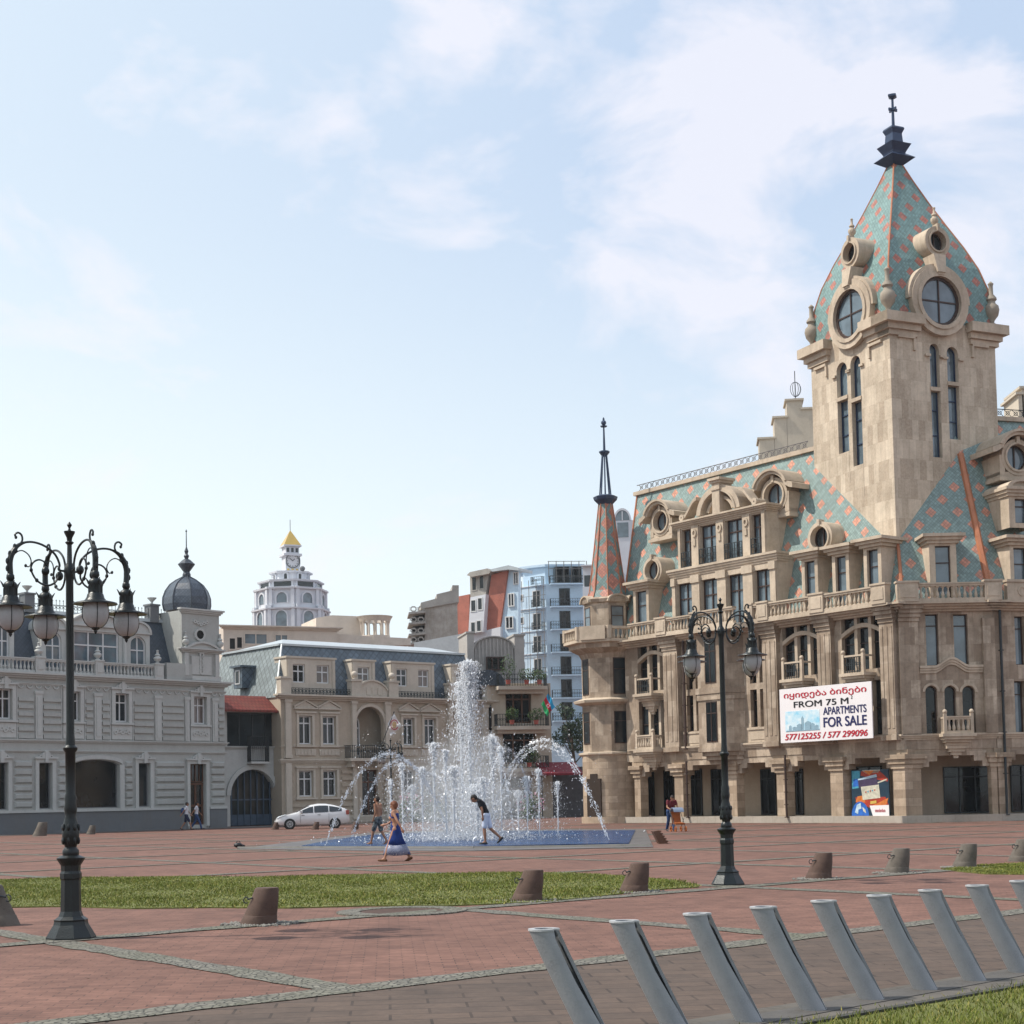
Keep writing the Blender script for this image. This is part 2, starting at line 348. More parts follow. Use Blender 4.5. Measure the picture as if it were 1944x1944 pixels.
# ---------------------------------------------------------------- helpers for facades
_bal = {}
def baluster_mesh(mat, h=.62, r=.085, seg=8):
    key = (mat.name, h)
    if key not in _bal:
        b = MB(); k = h/.62
        b.box(-r, r, -r, r, 0, .05*k); b.box(-r, r, -r, r, .57*k, .62*k)
        b.lathe([(r*.55, .05*k), (r*.95, .12*k), (r*1.02, .2*k), (r*.7, .31*k), (r*.42, .42*k), (r*.5, .5*k), (r*.75, .57*k)], seg, cap=False)
        o = b.build('baluster', mat, None, smooth=True); _bal[key] = o.data; bpy.data.objects.remove(o)
    return _bal[key]
def balusters(F, par, a0, a1, w, z, mat, h=.62, sp=.26):
    n = max(1, int(abs(a1-a0)/sp)); me = baluster_mesh(mat, h); bs = base(par)
    for k in range(n):
        a = a0+(a1-a0)*(k+.5)/n; o = bpy.data.objects.new('baluster', me); COL.objects.link(o); o.parent = par
        o.location = F.xf(a, w, z)-bs; o.rotation_euler.z = math.atan2(F.e.y, F.e.x)
def rail_section(F, par, a0, a1, w, z, mat, h=.62, sp=.26, d=.13, ind=True):
    b = F.mb(); b.box(a0, a1, w-d, w+d, z, z+.14); b.box(a0, a1, w-d, w+d, z+.14+h, z+.14+h+.16)
    b.box(a0, a1, w-d-.05, w+d+.05, z+.14+h+.10, z+.14+h+.16-.003+.02)
    if not ind:
        n = max(1, int(abs(a1-a0)/sp))
        for k in range(n):
            a = a0+(a1-a0)*(k+.5)/n
            q = MB().lathe([(.05, 0), (.085, .1*h), (.09, .3*h), (.055, .55*h), (.04, .75*h), (.07, h)], 6, cap=False)
            for i in range(len(q.v)): q.v[i] = F.xf(a+q.v[i].x, w+q.v[i].y, z+.14+q.v[i].z)
            off = len(b.v); b.v += q.v; b.f += [[off+i for i in f] for f in q.f]; b.uv += q.uv
    o = b.build('balustrade', mat, par)
    if ind: balusters(F, o, a0, a1, w, z+.14, mat, h, sp)
    return o
def pedestal(F, par, a0, a1, w, z, mat, h=1.0, d=.2):
    b = F.mb(); b.box(a0, a1, w-d, w+d, z, z+h); b.box(a0-.05, a1+.05, w-d-.05, w+d+.05, z+h, z+h+.1)
    b.box(a0+.12, a1-.12, w+d-.01, w+d+.03, z+.2, z+h-.15); return b.build('pedestal', mat, par)
def ledge(F, par, a0, a1, z, h, proj, mat, name='cornice', steps=3, w0=0):
    b = F.mb()
    for k in range(steps): b.box(a0-proj*(k+1)/steps, a1+proj*(k+1)/steps, w0-.1, w0+proj*(k+1)/steps, z+h*k/steps, z+h*(k+1)/steps-(.0 if k == steps-1 else .002))
    return b.build(name, mat, par)
def iron_rail(F, par, a0, a1, w, z, h=.9, sp=.14, mat=None, side=0, name='railing'):
    b = F.mb(); mat = mat or IRON; t = .018
    b.box(a0, a1, w-.02, w+.02, z+h-.04, z+h); b.box(a0, a1, w-t, w+t, z+.06, z+.1)
    n = max(2, int((a1-a0)/sp))
    for k in range(n+1):
        a = a0+(a1-a0)*k/n; b.box(a-t, a+t, w-t, w+t, z, z+h)
        if k < n: b.arc(a+(a1-a0)/n/2, z+h*.55, (a1-a0)/n*.3, (a1-a0)/n*.45, 0, 2*math.pi, w-.01, w+.01, 6)
    if side:
        for aa in (a0, a1): 
            b.box(aa-.02, aa+.02, w-side, w, z+h-.04, z+h)
            for q in range(1, 6): b.box(aa-t, aa+t, w-side*q/6-t, w-side*q/6+t, z, z+h)
    return b.build(name, mat, par)
def urn(par, pos, hgt, r, mat, name='urn', n=12):
    b = MB(lambda x, y, z: Vector((pos[0]+x, pos[1]+y, pos[2]+z)))
    pr = [(.62, 0), (.62, .05), (.3, .09), (.35, .14), (.85, .25), (1, .36), (.9, .45), (.55, .51), (.5, .56), (.72, .6), (.66, .64), (.3, .72), (.28, .9), (.38, .95), (.1, 1)]
    b.lathe([(a*r, c*hgt) for a, c in pr], n); return b.build(name, mat, par, smooth=True)
# ================================================================ the tan corner building with the tower
B0 = P(1710, 1400, 80).xy
FA = Fr(B0, (-.595, .804)); FB = Fr(B0, (1, 0.0))
C0 = B0+Vector((1, 0))*((P(1893, 1400, 80).x-B0.x)); FC = Fr(C0, (.96, .28))
RB = thing('corner_building', (B0.x, B0.y, 0), 'tan stone corner building with tall square tower and teal and orange diamond tiled roof', 'building')
ZF, ZC, ZR, ZQ = 11.1, 4.2, 20.9, 21.6
aL = FA.a(1196); LB = (C0-B0).length
def wz(z): return -.3-2.5*(z-ZF)/(ZR-ZF)
def corner(F1, F2, t1, t2):
    a, b = F1.n, F2.n; d1 = a.dot(F1.o)+t1; d2 = b.dot(F2.o)+t2; det = a.x*b.y-a.y*b.x
    return Vector(((d1*b.y-d2*a.y)/det, (a.x*d2-b.x*d1)/det))
# plinth and ground storey
D0 = FC.o+FC.e*12
def outline(t, ext=0):
    pA = FA.o+FA.e*(aL+1.2)+FA.n*t; pB = corner(FA, FB, t, t); pC = corner(FB, FC, t, t); pD = D0+FC.n*t
    return [pA, pB, pC, pD, pD+Vector((-3, 14)), pA+Vector((10, 8))]
body = MB(); body.prismz([tuple(p) for p in outline(-2.6)], .02, ZC, 1); body.build('ground_floor_wall', stone('arcade_render', (.36, .29, .22), (.40, .33, .26), 30, 30, .25, 1, 0), RB)
MB().prismz([tuple(p) for p in outline(-.45)], ZC+.05, ZF, 1).build('inner_wall', VOID, RB)
MB().prismz([tuple(p) for p in outline(.25)], 0, .36, 1).build('plinth', stone('plinth_stone', (.36, .32, .27), (.42, .38, .33), 1.2, .4, .3), RB)
MB().prismz([tuple(p) for p in outline(-.05)], 3.72, ZC-.02, 1).build('arcade_ceiling', TRIM, RB)
def piers(F, edges, gl, z0=.36):
    """edges: list of (p0,p1) pixel columns of piers; gl: recess details"""
    L = []
    for p0, p1 in edges:
        b = F.mb(); a0, a1 = sorted((F.a(p0, 1500), F.a(p1, 1500))); L.append((a0, a1)); b.box(a0, a1, -.62, 0, z0, 2.75)
        for k in range(3): b.box(a0-.06-.1*k, a1+.06+.1*k, -.62-.03*k, .08+.1*k, 2.75+.24*k, 2.99+.24*k-.001)
        b.box(a0-.2, a1+.2, -.6, -.01, 3.469, 3.71); b.build('arcade_pier', TAN2, RB)
    L.sort(); b = F.mb()
    for i in range(len(L)-1):
        x0, x1 = L[i][1], L[i+1][0]; s = min(.42, (x1-x0)*.14); z = [2.8, 3.05, 3.32]
        for k, (o, c) in enumerate(((0, 2.8), (s, 3.08), (2*s, 3.36))):
            nx = s*(k+1) if k < 2 else (x1-x0)/2
            b.box(x0+o, x0+nx, -.55, -.02, c, 3.7); b.box(x1-nx, x1-o, -.55, -.02, c, 3.7)
    b.build('stepped_lintel', TAN, RB)
    ledge(F, RB, min(l[0] for l in L), max(l[1] for l in L), 3.7, .5, .02, TAN, 'frieze', 1); return L
LA = piers(FA, [(1696, 1719), (1577, 1601), (1475, 1494), (1381, 1399), (1281, 1297), (1205, 1216)], None)
LBp = piers(FB, [(1719, 1750), (1883, 1894)], None)
piers(FC, [(1897, 1914), (1975, 1990)], None)
# shop openings in the recessed ground floor wall
for F, p0, p1, y0, y1 in ((FA, 1222, 1243, 1455, 1545), (FA, 1262, 1280, 1462, 1545), (FA, 1309, 1334, 1460, 1545), (FA, 1352, 1379, 1460, 1545), (FA, 1400, 1412, 1460, 1545), (FA, 1446, 1474, 1460, 1545),
                          (FA, 1503, 1526, 1460, 1545), (FA, 1606, 1676, 1455, 1546), (FB, 1791, 1882, 1455, 1547), (FC, 1918, 1960, 1452, 1548)):
    h = F.r(p0, y0, p1, y1, -2.6); h = (h[0], h[1], .4, min(h[3], 3.5)); win(F, RB, h, IRON, GLD, w=-2.45, rec=.1, nv=1 if h[1]-h[0] < 2.2 else 2, hs=(.78,), t=.06, name='shop_window')
# upper walls
def prect(F, x0, y0, x1, y1, ar=0, w=0):
    h = F.r(x0, y0, x1, y1, w); return h+((h[1]-h[0])/2*ar,) if ar else h
def triple(F, h, par, arch=True):
    """three-light opening, stone mullions, curved stone transom"""
    x0, x1, z0, z1 = h[:4]; b = F.mb(); t = .2
    for k in (1, 2): x = x0+(x1-x0)*k/3; b.box(x-t/2, x+t/2, -.3, -.04, z0, z1)
    if arch:
        zc = z0+(z1-z0)*.62; hh = (z1-z0)*.17; n = 10
        pts = [(x0+(x1-x0)*k/n, zc+hh*math.sin(math.pi*k/n)) for k in range(n+1)]
        b.band(pts, [(0, .22)]*(n+1), -.3, .03)
    o = b.build('mullion', TRIM, par)
    for k in range(3):
        a0 = x0+(x1-x0)*k/3; win(F, par, (a0+.02, a0+(x1-x0)/3-.02, z0, z1), BROWNF, GLD, rec=.3, nv=0, hs=(.5,), t=.05)
def small_balcony(F, x0, x1, z, par, iron=True, d=.85):
    b = F.mb(); b.box(x0-.1, x1+.1, 0, d+.1, z-.16, z)
    for k in range(3): b.box(x0+.1*k, x1-.1*k, 0, d-.18*k, z-.3-.14*k, z-.162-.14*k)
    for k in range(4): b.box(x0+(x1-x0)*(.5-.35+.09*k), x0+(x1-x0)*(.5+.35-.09*k), 0, d*.5-.1*k, z-.75-.16*k, z-.585-.16*k)
    for a in (x0, x1-.16, ): b.box(a, a+.16, d-.16, d, z, z+1.0)
    bo = b.build('balcony', TRIM, par)
    for a in (x0+.08, x1-.08):
        c = F.xf(a, d-.08, z+1.1); MB().ball(c, .12, 10, 6).build('ball_finial', TRIM, bo, smooth=True)
    if iron:
        q = F.mb(); q.box(x0+.16, x1-.16, d-.12, d-.04, z+.84, z+.93); q.build('rail', TRIM, bo); iron_rail(F, bo, x0+.17, x1-.17, d-.08, z, .84, .16)
        s = F.mb(); s.box(x0+.02, x0+.12, 0, d-.16, z+.84, z+.93); s.box(x1-.12, x1-.02, 0, d-.16, z+.84, z+.93); s.build('rail', TRIM, bo)
    else:
        rail_section(F, bo, x0+.16, x1-.16, d-.08, z, TRIM, .55, .2, .07, ind=False)
        for xx in (x0+.07, x1-.07):
            s = F.mb(); s.box(xx-.06, xx+.06, 0, d-.16, z+.75, z+.85); s.box(xx-.06, xx+.06, 0, d-.16, z, z+.1)
            for q in range(4): s.box(xx-.04, xx+.04, .05+q*.17, .12+q*.17, z+.1, z+.75)
            s.build('rail', TRIM, bo)
tripA = [prect(FA, 1211, 1228, 1269, 1311), prect(FA, 1486, 1191, 1560, 1278), prect(FA, 1598, 1174, 1678, 1267)]
zt = max(t[3] for t in tripA); tripA = [(t[0], t[1], 7.95, 10.75) for t in tripA]
tripL = [(t[0], t[1], 4.55, 7.35) for t in tripA]
dbl = []
for p0, p1 in ((1303, 1333), (1424, 1455)):
    a = FA.r(p0, 1300, p1, 1310)
    for z0, z1 in ((7.8, 8.55+2.0), (5.35, 7.45)):
        mid = (a[0]+a[1])/2; dbl += [(a[0], mid-.12, z0, z1), (mid+.12, a[1], z0, z1)]
holesA = [t for t in tripA+tripL]+dbl
b = FA.mb(); wall(b, 0, aL+.3, ZC, ZF, holesA); b.build('facade_wall', TAN, RB)
for t in tripA: triple(FA, t, RB, True)
for t in tripL: triple(FA, t, RB, False)
for h in dbl: win(FA, RB, h, BROWNF, GLD, rec=.3, nv=0, hs=(.72,), t=.05)
for p0, p1 in ((1303, 1333), (1424, 1455)):
    a = FA.r(p0, 1300, p1, 1310); q = FA.mb(); q.box(a[0]-.15, a[1]+.15, -.05, .06, 4.5, 5.2); q.box(a[0]-.22, a[1]+.22, -.05, .12, 5.2, 5.32); q.box(a[0], a[1], .0, .09, 4.65, 5.05)
    q.build('carved_panel', TRIM, RB)
for t in tripA: m_ = (t[0]+t[1])/2; small_balcony(FA, m_-.75, m_+.75, 7.75, RB, True)
small_balcony(FA, (tripA[0][0]+tripA[0][1])/2-.8, (tripA[0][0]+tripA[0][1])/2+.8, 4.4, RB, False)
for p0, p1 in ((1482, 1486), ): pass
# pilasters on the sunlit facade
for p0, p1 in ((1267, 1294), (1456, 1483), (1561, 1587), (1680, 1709)):
    a0, a1 = sorted((FA.a(p0, 1300), FA.a(p1, 1300))); a0 = max(a0, .0); q = FA.mb(); q.box(a0, a1, -.05, .32, 4.45, 10.2)
    q.box(a0-.06, a1+.06, -.05, .4, 4.2, 4.46)
    for k in range(4): q.box(a0-.05*k-.03, a1+.05*k+.03, -.05, .38+.1*k, 10.2+.2*k, 10.4+.2*k-(.002 if k < 3 else 0))
    for k in range(3): w3 = (a1-a0)/3; q.box(a0+w3*k+w3*.25, a0+w3*k+w3*.75, .3, .35, 4.8, 10.0)
    q.build('pilaster', TAN, RB)
# oriel bay behind the lamp
x0, x1 = sorted((FA.a(1335, 1300), FA.a(1414, 1300)))
q = MB(lambda a, b_, c: FA.xf(a, b_, c)); q.prismz([(x0, -.1), (x0+.6, 1.0), (x1-.6, 1.0), (x1, -.1)], ZC+.1, ZF-.1)
q.prismz([(x0-.1, -.1), (x0+.52, 1.12), (x1-.52, 1.12), (x1+.1, -.1)], 7.35, 7.7); q.prismz([(x0-.06, -.1), (x0+.55, 1.07), (x1-.55, 1.07), (x1+.06, -.1)], 7.0, 7.34)
for k in range(4): q.prismz([(x0+.1*k, -.1), (x0+.55+.1*k, 1.05-.22*k), (x1-.55-.1*k, 1.05-.22*k), (x1-.1*k, -.1)], ZC+.1-.24*(k+1), ZC+.098-.24*k)
q.build('oriel_bay', TAN, RB)
xm = (x0+x1)/2
for z0, z1 in ((4.6, 6.9), (7.95, 10.5)):
    q = FA.mb(); q.box(xm-.44, xm+.44, 1.0, 1.03, z0, z1); q.box(xm-.025, xm+.025, 1.02, 1.06, z0, z1); q.box(xm-.44, xm+.44, 1.02, 1.055, z0+(z1-z0)*.7, z0+(z1-z0)*.7+.05); o = q.build('window', BROWNF, RB); g = FA.mb(); g.quad((xm-.40, 1.04, z0+.06), (xm+.40, 1.04, z0+.06), (xm+.40, 1.04, z1-.06), (xm-.40, 1.04, z1-.06)); g.build('pane', GLD, o)
# chamfer bay in shade
up = [prect(FB, 1758, 1166, 1782, 1264), prect(FB, 1811, 1166, 1838, 1264)]; lo3 = [prect(FB, 1758, 1302, 1780, 1394, 1), prect(FB, 1794, 1302, 1816, 1394, 1), prect(FB, 1828, 1302, 1852, 1394, 1)]
b = FB.mb(); wall(b, 0, LB, ZC, ZF, up+lo3); b.build('facade_wall', TAN, RB)
for h in up: win(FB, RB, h, BROWNF, GLB, rec=.28, nv=0, hs=(.78,), t=.05)
for h in lo3: win(FB, RB, h, BROWNF, GLD, rec=.28, nv=0, hs=(), t=.05)
for h in lo3:
    q = FB.mb(); q.arc((h[0]+h[1])/2, h[3]-h[4], h[4]+.02, h[4]+.14, 0, math.pi, -.02, .06, 12); q.build('window_arch', TRIM, RB)
xm = (lo3[1][0]+lo3[1][1])/2+.15; small_balcony(FB, xm-.75, xm+.75, 4.45, RB, False)
n = 30; x0_, x1_ = 1.05, LB-.55; pts = []
for k in range(n+1):
    x = x0_+(x1_-x0_)*k/n; t = (k/n-.5)*2; z = 7.55+(.42*math.cos(math.pi*t/ .55*.5)**2 if abs(t) < .55 else 0); pts.append((x, z))
for j in range(3):
    q = FB.mb(); q.band([(a, c+.13*j) for a, c in pts], [(0, .12)]*(n+1), -.03, .08+.06*j); q.build('wavy_moulding', TRIM, RB)
q = FB.mb(); q.box(LB-.6, LB, -.05, .25, 4.45, 10.3); q.build('pilaster', TAN, RB)
q = FB.mb(); q.box(.03, 1.0, -.05, .22, 4.45, 10.2)
for k in range(4): q.box(-.0, 1.05+.06*k, -.05, .3+.12*k, 10.2+.2*k, 10.398+.2*k)
q.build('pilaster', TAN, RB)
# right wing
hc = [prect(FC, 1927, 1293, 1946, 1392), prect(FC, 1927, 1170, 1946, 1262)]; b = FC.mb(); wall(b, 0, 12, ZC, ZF, hc); b.build('facade_wall', TAN, RB)
for h in hc: win(FC, RB, h, BROWNF, GLB, rec=.28, nv=0, hs=(.75,), t=.05)
# cornices
for F, a0, a1 in ((FA, .0, aL-.2), (FB, .2, LB-.1), (FC, .1, 12)):
    ledge(F, RB, a0, a1, ZC-.02, .3, .22, TRIM, 'cornice', 3); ledge(F, RB, a0, a1, ZF-.42, .45, .85, TRIM, 'balcony_slab', 4)
b = MB(lambda a, b_, c: FA.xf(a, b_, c)); bx0, bx1 = sorted((FA.a(1318, 1180, 1.3), FA.a(1398, 1175, 1.3)))
b.prismz([(bx0-.9, .5), (bx0, 1.5), (bx1, 1.5), (bx1+.9, .5)], ZF-.25, ZF+.035); b.build('balcony_slab', TRIM, RB)
# balustrades, nearest first
WB = .7
rail_section(FB, RB, .95, LB-.6, WB, ZF+.03, TRIM)
pedestal(FB, RB, LB-.6, LB+.25, WB, ZF+.03, TRIM, .95); pedestal(FB, RB, -.15, .93, WB, ZF+.03, TRIM, .95)
q = FC.mb(); q.box(.35, 12, WB-.15, WB+.15, ZF+.03, ZF+.95); q.box(.3, 12, WB-.22, WB+.22, ZF+.95, ZF+1.08)
for k in range(6): q.arc(1.2+k*1.2, ZF+.5, .18, .26, 0, 6.283, WB+.14, WB+.19, 12)
q.build('parapet', TRIM, RB)
ped = [(1658, 1690), (1539, 1566), (1440, 1460)]
pa = [sorted((FA.a(p, 1130, WB), FA.a(q_, 1130, WB))) for p, q_ in ped]
pa[0][0] = -.05
for p in pa: pedestal(FA, RB, p[0], p[1], WB, ZF+.03, TRIM, .95)
rail_section(FA, RB, pa[0][1], pa[1][0], WB, ZF+.03, TRIM); rail_section(FA, RB, pa[1][1], pa[2][0], WB, ZF+.03, TRIM)
rail_section(FA, RB, pa[2][1], bx0-.8, WB, ZF+.03, TRIM, ind=False)
pedestal(FA, RB, bx0-.8, bx0-.45, WB, ZF+.03, TRIM, .95); pedestal(FA, RB, bx1+.45, bx1+.8, WB, ZF+.03, TRIM, .95)
q = FA.mb()
rail_section(FA, RB, bx0+.1, bx1-.1, 1.35, ZF+.03, TRIM, ind=False)
pl = sorted((FA.a(1248, 1200, WB), FA.a(1267, 1200, WB))); pedestal(FA, RB, pl[0], pl[1], WB, ZF+.03, TRIM, .95)
rail_section(FA, RB, bx1+.8, pl[0], WB, ZF+.03, TRIM, ind=False); rail_section(FA, RB, pl[1], aL-1.0, WB, ZF+.03, TRIM, ind=False)
# mansard roof
def roofq(F, pts, name, par, mat=TEAL):
    b = F.mb(); b.add([(a, w_, z) for a, w_, z in pts], [tuple(range(len(pts)))]); return b.build(name, mat, par, recalc=False)
def toF(F, p): d = Vector(p)-F.o; return d.dot(F.e), d.dot(F.n)
RT = MB(); RT.prismz([tuple(p) for p in outline(-3.8)], ZR-.3, ZR, 1); ro = RT.build('roof_deck', CONC, RB)
arL = FA.hit(1210, 925, -2.8)[0]; afL = FA.hit(1172, 1110, -.3)[0]
bl, bh = corner(FA, FB, -.3, -.02), corner(FA, FB, -2.8, -3.7); cl, ch = corner(FB, FC, -.02, -.02), corner(FB, FC, -3.7, -3.73)
roofq(FA, [(toF(FA, bl)[0], -.3, ZF), (afL, -.3, ZF), (arL, -2.8, ZR), (toF(FA, bh)[0], -2.8, ZR)], 'roof', RB)
roofq(FB, [(toF(FB, bl)[0], -.02, ZF), (toF(FB, cl)[0], -.02, ZF), (toF(FB, ch)[0], -3.7, ZQ), (toF(FB, bh)[0], -3.7, ZQ)], 'roof', RB)
roofq(FC, [(toF(FC, cl)[0], -.02, ZF), (12, -.02, ZF), (12, -3.73, ZQ), (toF(FC, ch)[0], -3.73, ZQ)], 'roof', RB)
FE = Fr(FA.xf(afL, -.3, 0).xy, (FA.e.y*1, -FA.e.x*1)); p1 = FA.xf(afL, -.3, 0); p2 = FA.xf(arL, -2.8, 0); p3 = FA.xf(afL, -9, 0); p4 = FA.xf(arL, -8, 0)
b = MB(); b.add([(p1.x, p1.y, ZF), (p2.x, p2.y, ZR), (p4.x, p4.y, ZR), (p3.x, p3.y, ZF)], [(0, 1, 2, 3)]); b.build('roof', TEAL, RB)
b = MB()
for lo_, hi_, r_ in ((bl, bh, .09), (cl, ch, .17)): b.tube([(lo_.x, lo_.y-.05, ZF), ((hi_.x, hi_.y-.05, ZR) if r_ < .1 else (lo_.x+(hi_.x-lo_.x)*.79, lo_.y-.05+(hi_.y-lo_.y)*.79, ZF+(ZQ-ZF)*.79))], r_, 6); b.build('hip_capping', COPPER, RB); b = MB()
b.tube([FA.xf(afL, -.28, ZF), FA.xf(arL, -2.78, ZR)], .06, 6); b.build('hip_capping', COPPER, RB)
b = FA.mb(); b.box(toF(FA, bh)[0], arL+.2, -2.95, -2.6, ZR-.12, ZR+.12); b.build('ridge_gutter', TRIM, RB); b = FC.mb(); b.box(toF(FC, ch)[0], 12, -3.9, -3.55, ZQ-.12, ZQ+.12); b.build('ridge_gutter', TRIM, RB)
for F, a0, a1 in ((FA, 8.2, arL), (FC, -.4, 9)):
    b = MB(F.xf if F is FA else (lambda x, y, z: FC.xf(x, y-.95, z+ZQ-ZR))); b.box(a0, a1, -2.79, -2.75, ZR+.52, ZR+.56); b.box(a0, a1, -2.79, -2.75, ZR+.12, ZR+.16); n = int((a1-a0)/.5)
    for k in range(n):
        x = a0+k*.5; b.tube([(x, -2.77, ZR+.14), (x+.5, -2.77, ZR+.54)], .016, 4); b.tube([(x+.5, -2.77, ZR+.14), (x, -2.77, ZR+.54)], .016, 4)
        b.arc(x+.25, ZR+.34, .1, .13, 0, 6.283, -2.78, -2.76, 6)
    b.build('ridge_railing', plain('rust_grey_iron', (.12, .11, .11), .6) if F is FA else IRON, RB)
# dormers
def dormer(F, h, wf, par, hood=.45, splay=.25, fr=.22, arch=False, gm=None, rich=False, hs=(.7,)):
    x0, x1, z0, z1 = h[:4]; b = F.mb(); zb = ZF if z0 < 13 else z0-.25
    X0, X1 = x0-fr, x1+fr; wall(b, X0, X1, zb, z1+.12, [h], wf, .25)
    rb = -4.0
    for s_, xx in ((-1, X0), (1, X1)):
        b.add([(xx, wf, zb), (xx+s_*splay*.0, rb, zb), (xx+s_*splay, rb, z1+.12), (xx, wf, z1+.12)], [(0, 1, 2, 3)])
    for k in range(3): e = hood*(k+1)/3; b.box(X0-e, X1+e, rb, wf+e, z1+.12+.16*k, z1+.279+.16*k)
    if arch:
        c = (X0+X1)/2; r_ = (X1-X0)/2+hood*.6; b.arc(c, z1+.58, r_*.72, r_, 0, math.pi, rb, wf+hood*.8, 14, 1, .45); b.arc(c, z1+.58, 0.01, r_*.72, 0, math.pi, rb, wf+.1, 14, 1, .45)
    o = b.build('dormer', TRIM, par); win(F, o, h, BROWNF, gm or GLB, wf, .22, 0, hs, .05); return o
for p in ((1528, 1065, 1547, 1132), (1586, 1056, 1606, 1122), (1646, 1043, 1667, 1113), (1207, 1122, 1227, 1181)):
    h = FA.r(*p, w=.05); dormer(FA, (h[0], h[1], ZF+.1, h[3]), .05, RB)
h = FB.r(1776, 1036, 1805, 1110, .05); dormer(FB, (h[0], h[1], ZF+.1, h[3]), .05, RB, .4, .3, .3)
h = FC.r(1925, 1040, 1950, 1110, .05); dormer(FC, (h[0], h[1], ZF+.1, h[3]), .05, RB); h = FC.r(1927, 947, 1950, 993, -.2); dormer(FC, h, -.2, RB, .3, .1, .35, True)
# big two storey dormer
ql = [FA.r(*p, w=.1) for p in ((1285, 1108, 1315, 1170), (1331, 1099, 1363, 1158), (1381, 1089, 1412, 1152), (1432, 1080, 1463, 1143))]
qu = [FA.r(*p, w=-.3) for p in ((1295, 1009, 1314, 1093), (1329, 995, 1361, 1088), (1377, 983, 1411, 1077), (1427, 974, 1447, 1071))]
ql.sort(); qu.sort(); zl = sum(h[3] for h in ql)/4; zu0 = sum(h[2] for h in qu)/4; zu1 = sum(h[3] for h in qu)/4
ql = [(h[0], h[1], ZF+.15, zl) for h in ql]; qu = [(h[0], h[1], zu0, zu1) for h in qu]
BD = FA.mb(); X0, X1 = min(h[0] for h in ql)-.5, max(h[1] for h in ql)+.35; U0, U1 = min(h[0] for h in qu)-.35, max(h[1] for h in qu)+.3
wall(BD, X0, X1, ZF, zl+.35, ql, .1, .3); wall(BD, U0, U1, zl+.8, zu1+.1, qu, -.3, .3)
BD.add([(X0, .1, ZF), (X0, -3.4, ZF), (X0-.35, -3.4, zl+.4), (X0-.0, .1, zl+.4)], [(0, 1, 2, 3)]); BD.add([(X1, .1, ZF), (X1, -3.4, ZF), (X1+.2, -3.4, zl+.4), (X1, .1, zl+.4)], [(0, 1, 2, 3)])
BD.add([(U0, -.3, zl+.4), (U0, -3.4, zl+.4), (U0-.3, -3.4, zu1+.1), (U0, -.3, zu1+.1)], [(0, 1, 2, 3)]); BD.add([(U1, -.3, zl+.4), (U1, -3.4, zl+.4), (U1+.2, -3.4, zu1+.1), (U1, -.3, zu1+.1)], [(0, 1, 2, 3)])
for k in range(4): BD.box(X0-.1-.05*k, X1+.1+.05*k, -3.3, .15+.07*k, zl+.35+.13*k, zl+.479+.13*k)
for k in range(4): BD.box(U0-.1-.1*k, U1+.1+.1*k, -3.3, -.22+.1*k, zu1+.08+.1*k, zu1+.179+.1*k)
for hs_ in (ql,):
    for i in range(4):
        xs = [X0+.02] if i == 0 else []; 
    for xa, xb in zip([X0]+[h[1] for h in hs_], [h[0] for h in hs_]+[X1]): BD.box(xa+.04, xb-.04, .1, .2, ZF, zl-.1); BD.box(xa, xb, .1, .28, zl-.1, zl+.34)
for xa, xb in zip([U0]+[h[1] for h in qu], [h[0] for h in qu]+[U1]):
    BD.box(xa+.05, xb-.05, -.3, -.2, zl+.9, zu1+.07)
    if xb-xa > .4: BD.arc((xa+xb)/2, zu1-.35, .1, .2, 0, 6.283, -.2, -.12, 12, 1, 1.3); BD.box((xa+xb)/2-.1, (xa+xb)/2+.1, -.2, -.13, zu1-1.1, zu1-.7)
bd = BD.build('big_dormer', TRIM, RB)
for h in ql: win(FA, bd, h, BROWNF, GLB, .1, .28, 1, (.68,), .07)
for h in qu:
    win(FA, bd, h, BROWNF, GLB, -.3, .28, 1, (.75,), .07); iron_rail(FA, bd, h[0]+.02, h[1]-.02, -.22, zl+.95, .95, .2)
# broken arched pediment over it
b = FA.mb(); zp = zu1+.48; ca, _ = FA.hit(1366, 940, -.3)
b.arc(ca, zp, 1.45, 1.8, R(4), R(176), -1.1, -.1, 22, 1, .92); b.arc(ca, zp, 1.38, 1.5, R(4), R(176), -.5, -.02, 22, 1, .92); b.arc(ca, zp, .95, 1.15, R(12), R(168), -.9, -.3, 18, 1, .9)
b.box(ca-.3, ca+.3, -1.0, .02, zp, zp+1.75); b.box(ca-.4, ca+.4, -1.05, .1, zp+1.75, zp+1.9); b.box(ca-.5, ca+.5, -1.1, .2, zp+1.9, zp+2.05); b.box(ca-.36, ca+.36, -1.0, .08, zp+1.35, zp+1.45)
n = 10
for s_ in (-1, 1):
    pts = [(ca+s_*(1.75+1.3*k/n), zp+.05+1.0*(.5+.5*math.cos(math.pi*k/n))) for k in range(n+1)]; b.band(pts, [(0, .2)]*(n+1), -.8, -.08); b.arc(ca+s_*3.0, zp+.2, .05, .2, 0, 6.283, -.8, -.02, 12)
b.build('arched_pediment', TRIM, bd); MB_ = FA.mb(); MB_.disk(ca, zp+.6, .5, -.85, 18, .6, 1.1); MB_.build('pediment_window', GLB, bd)
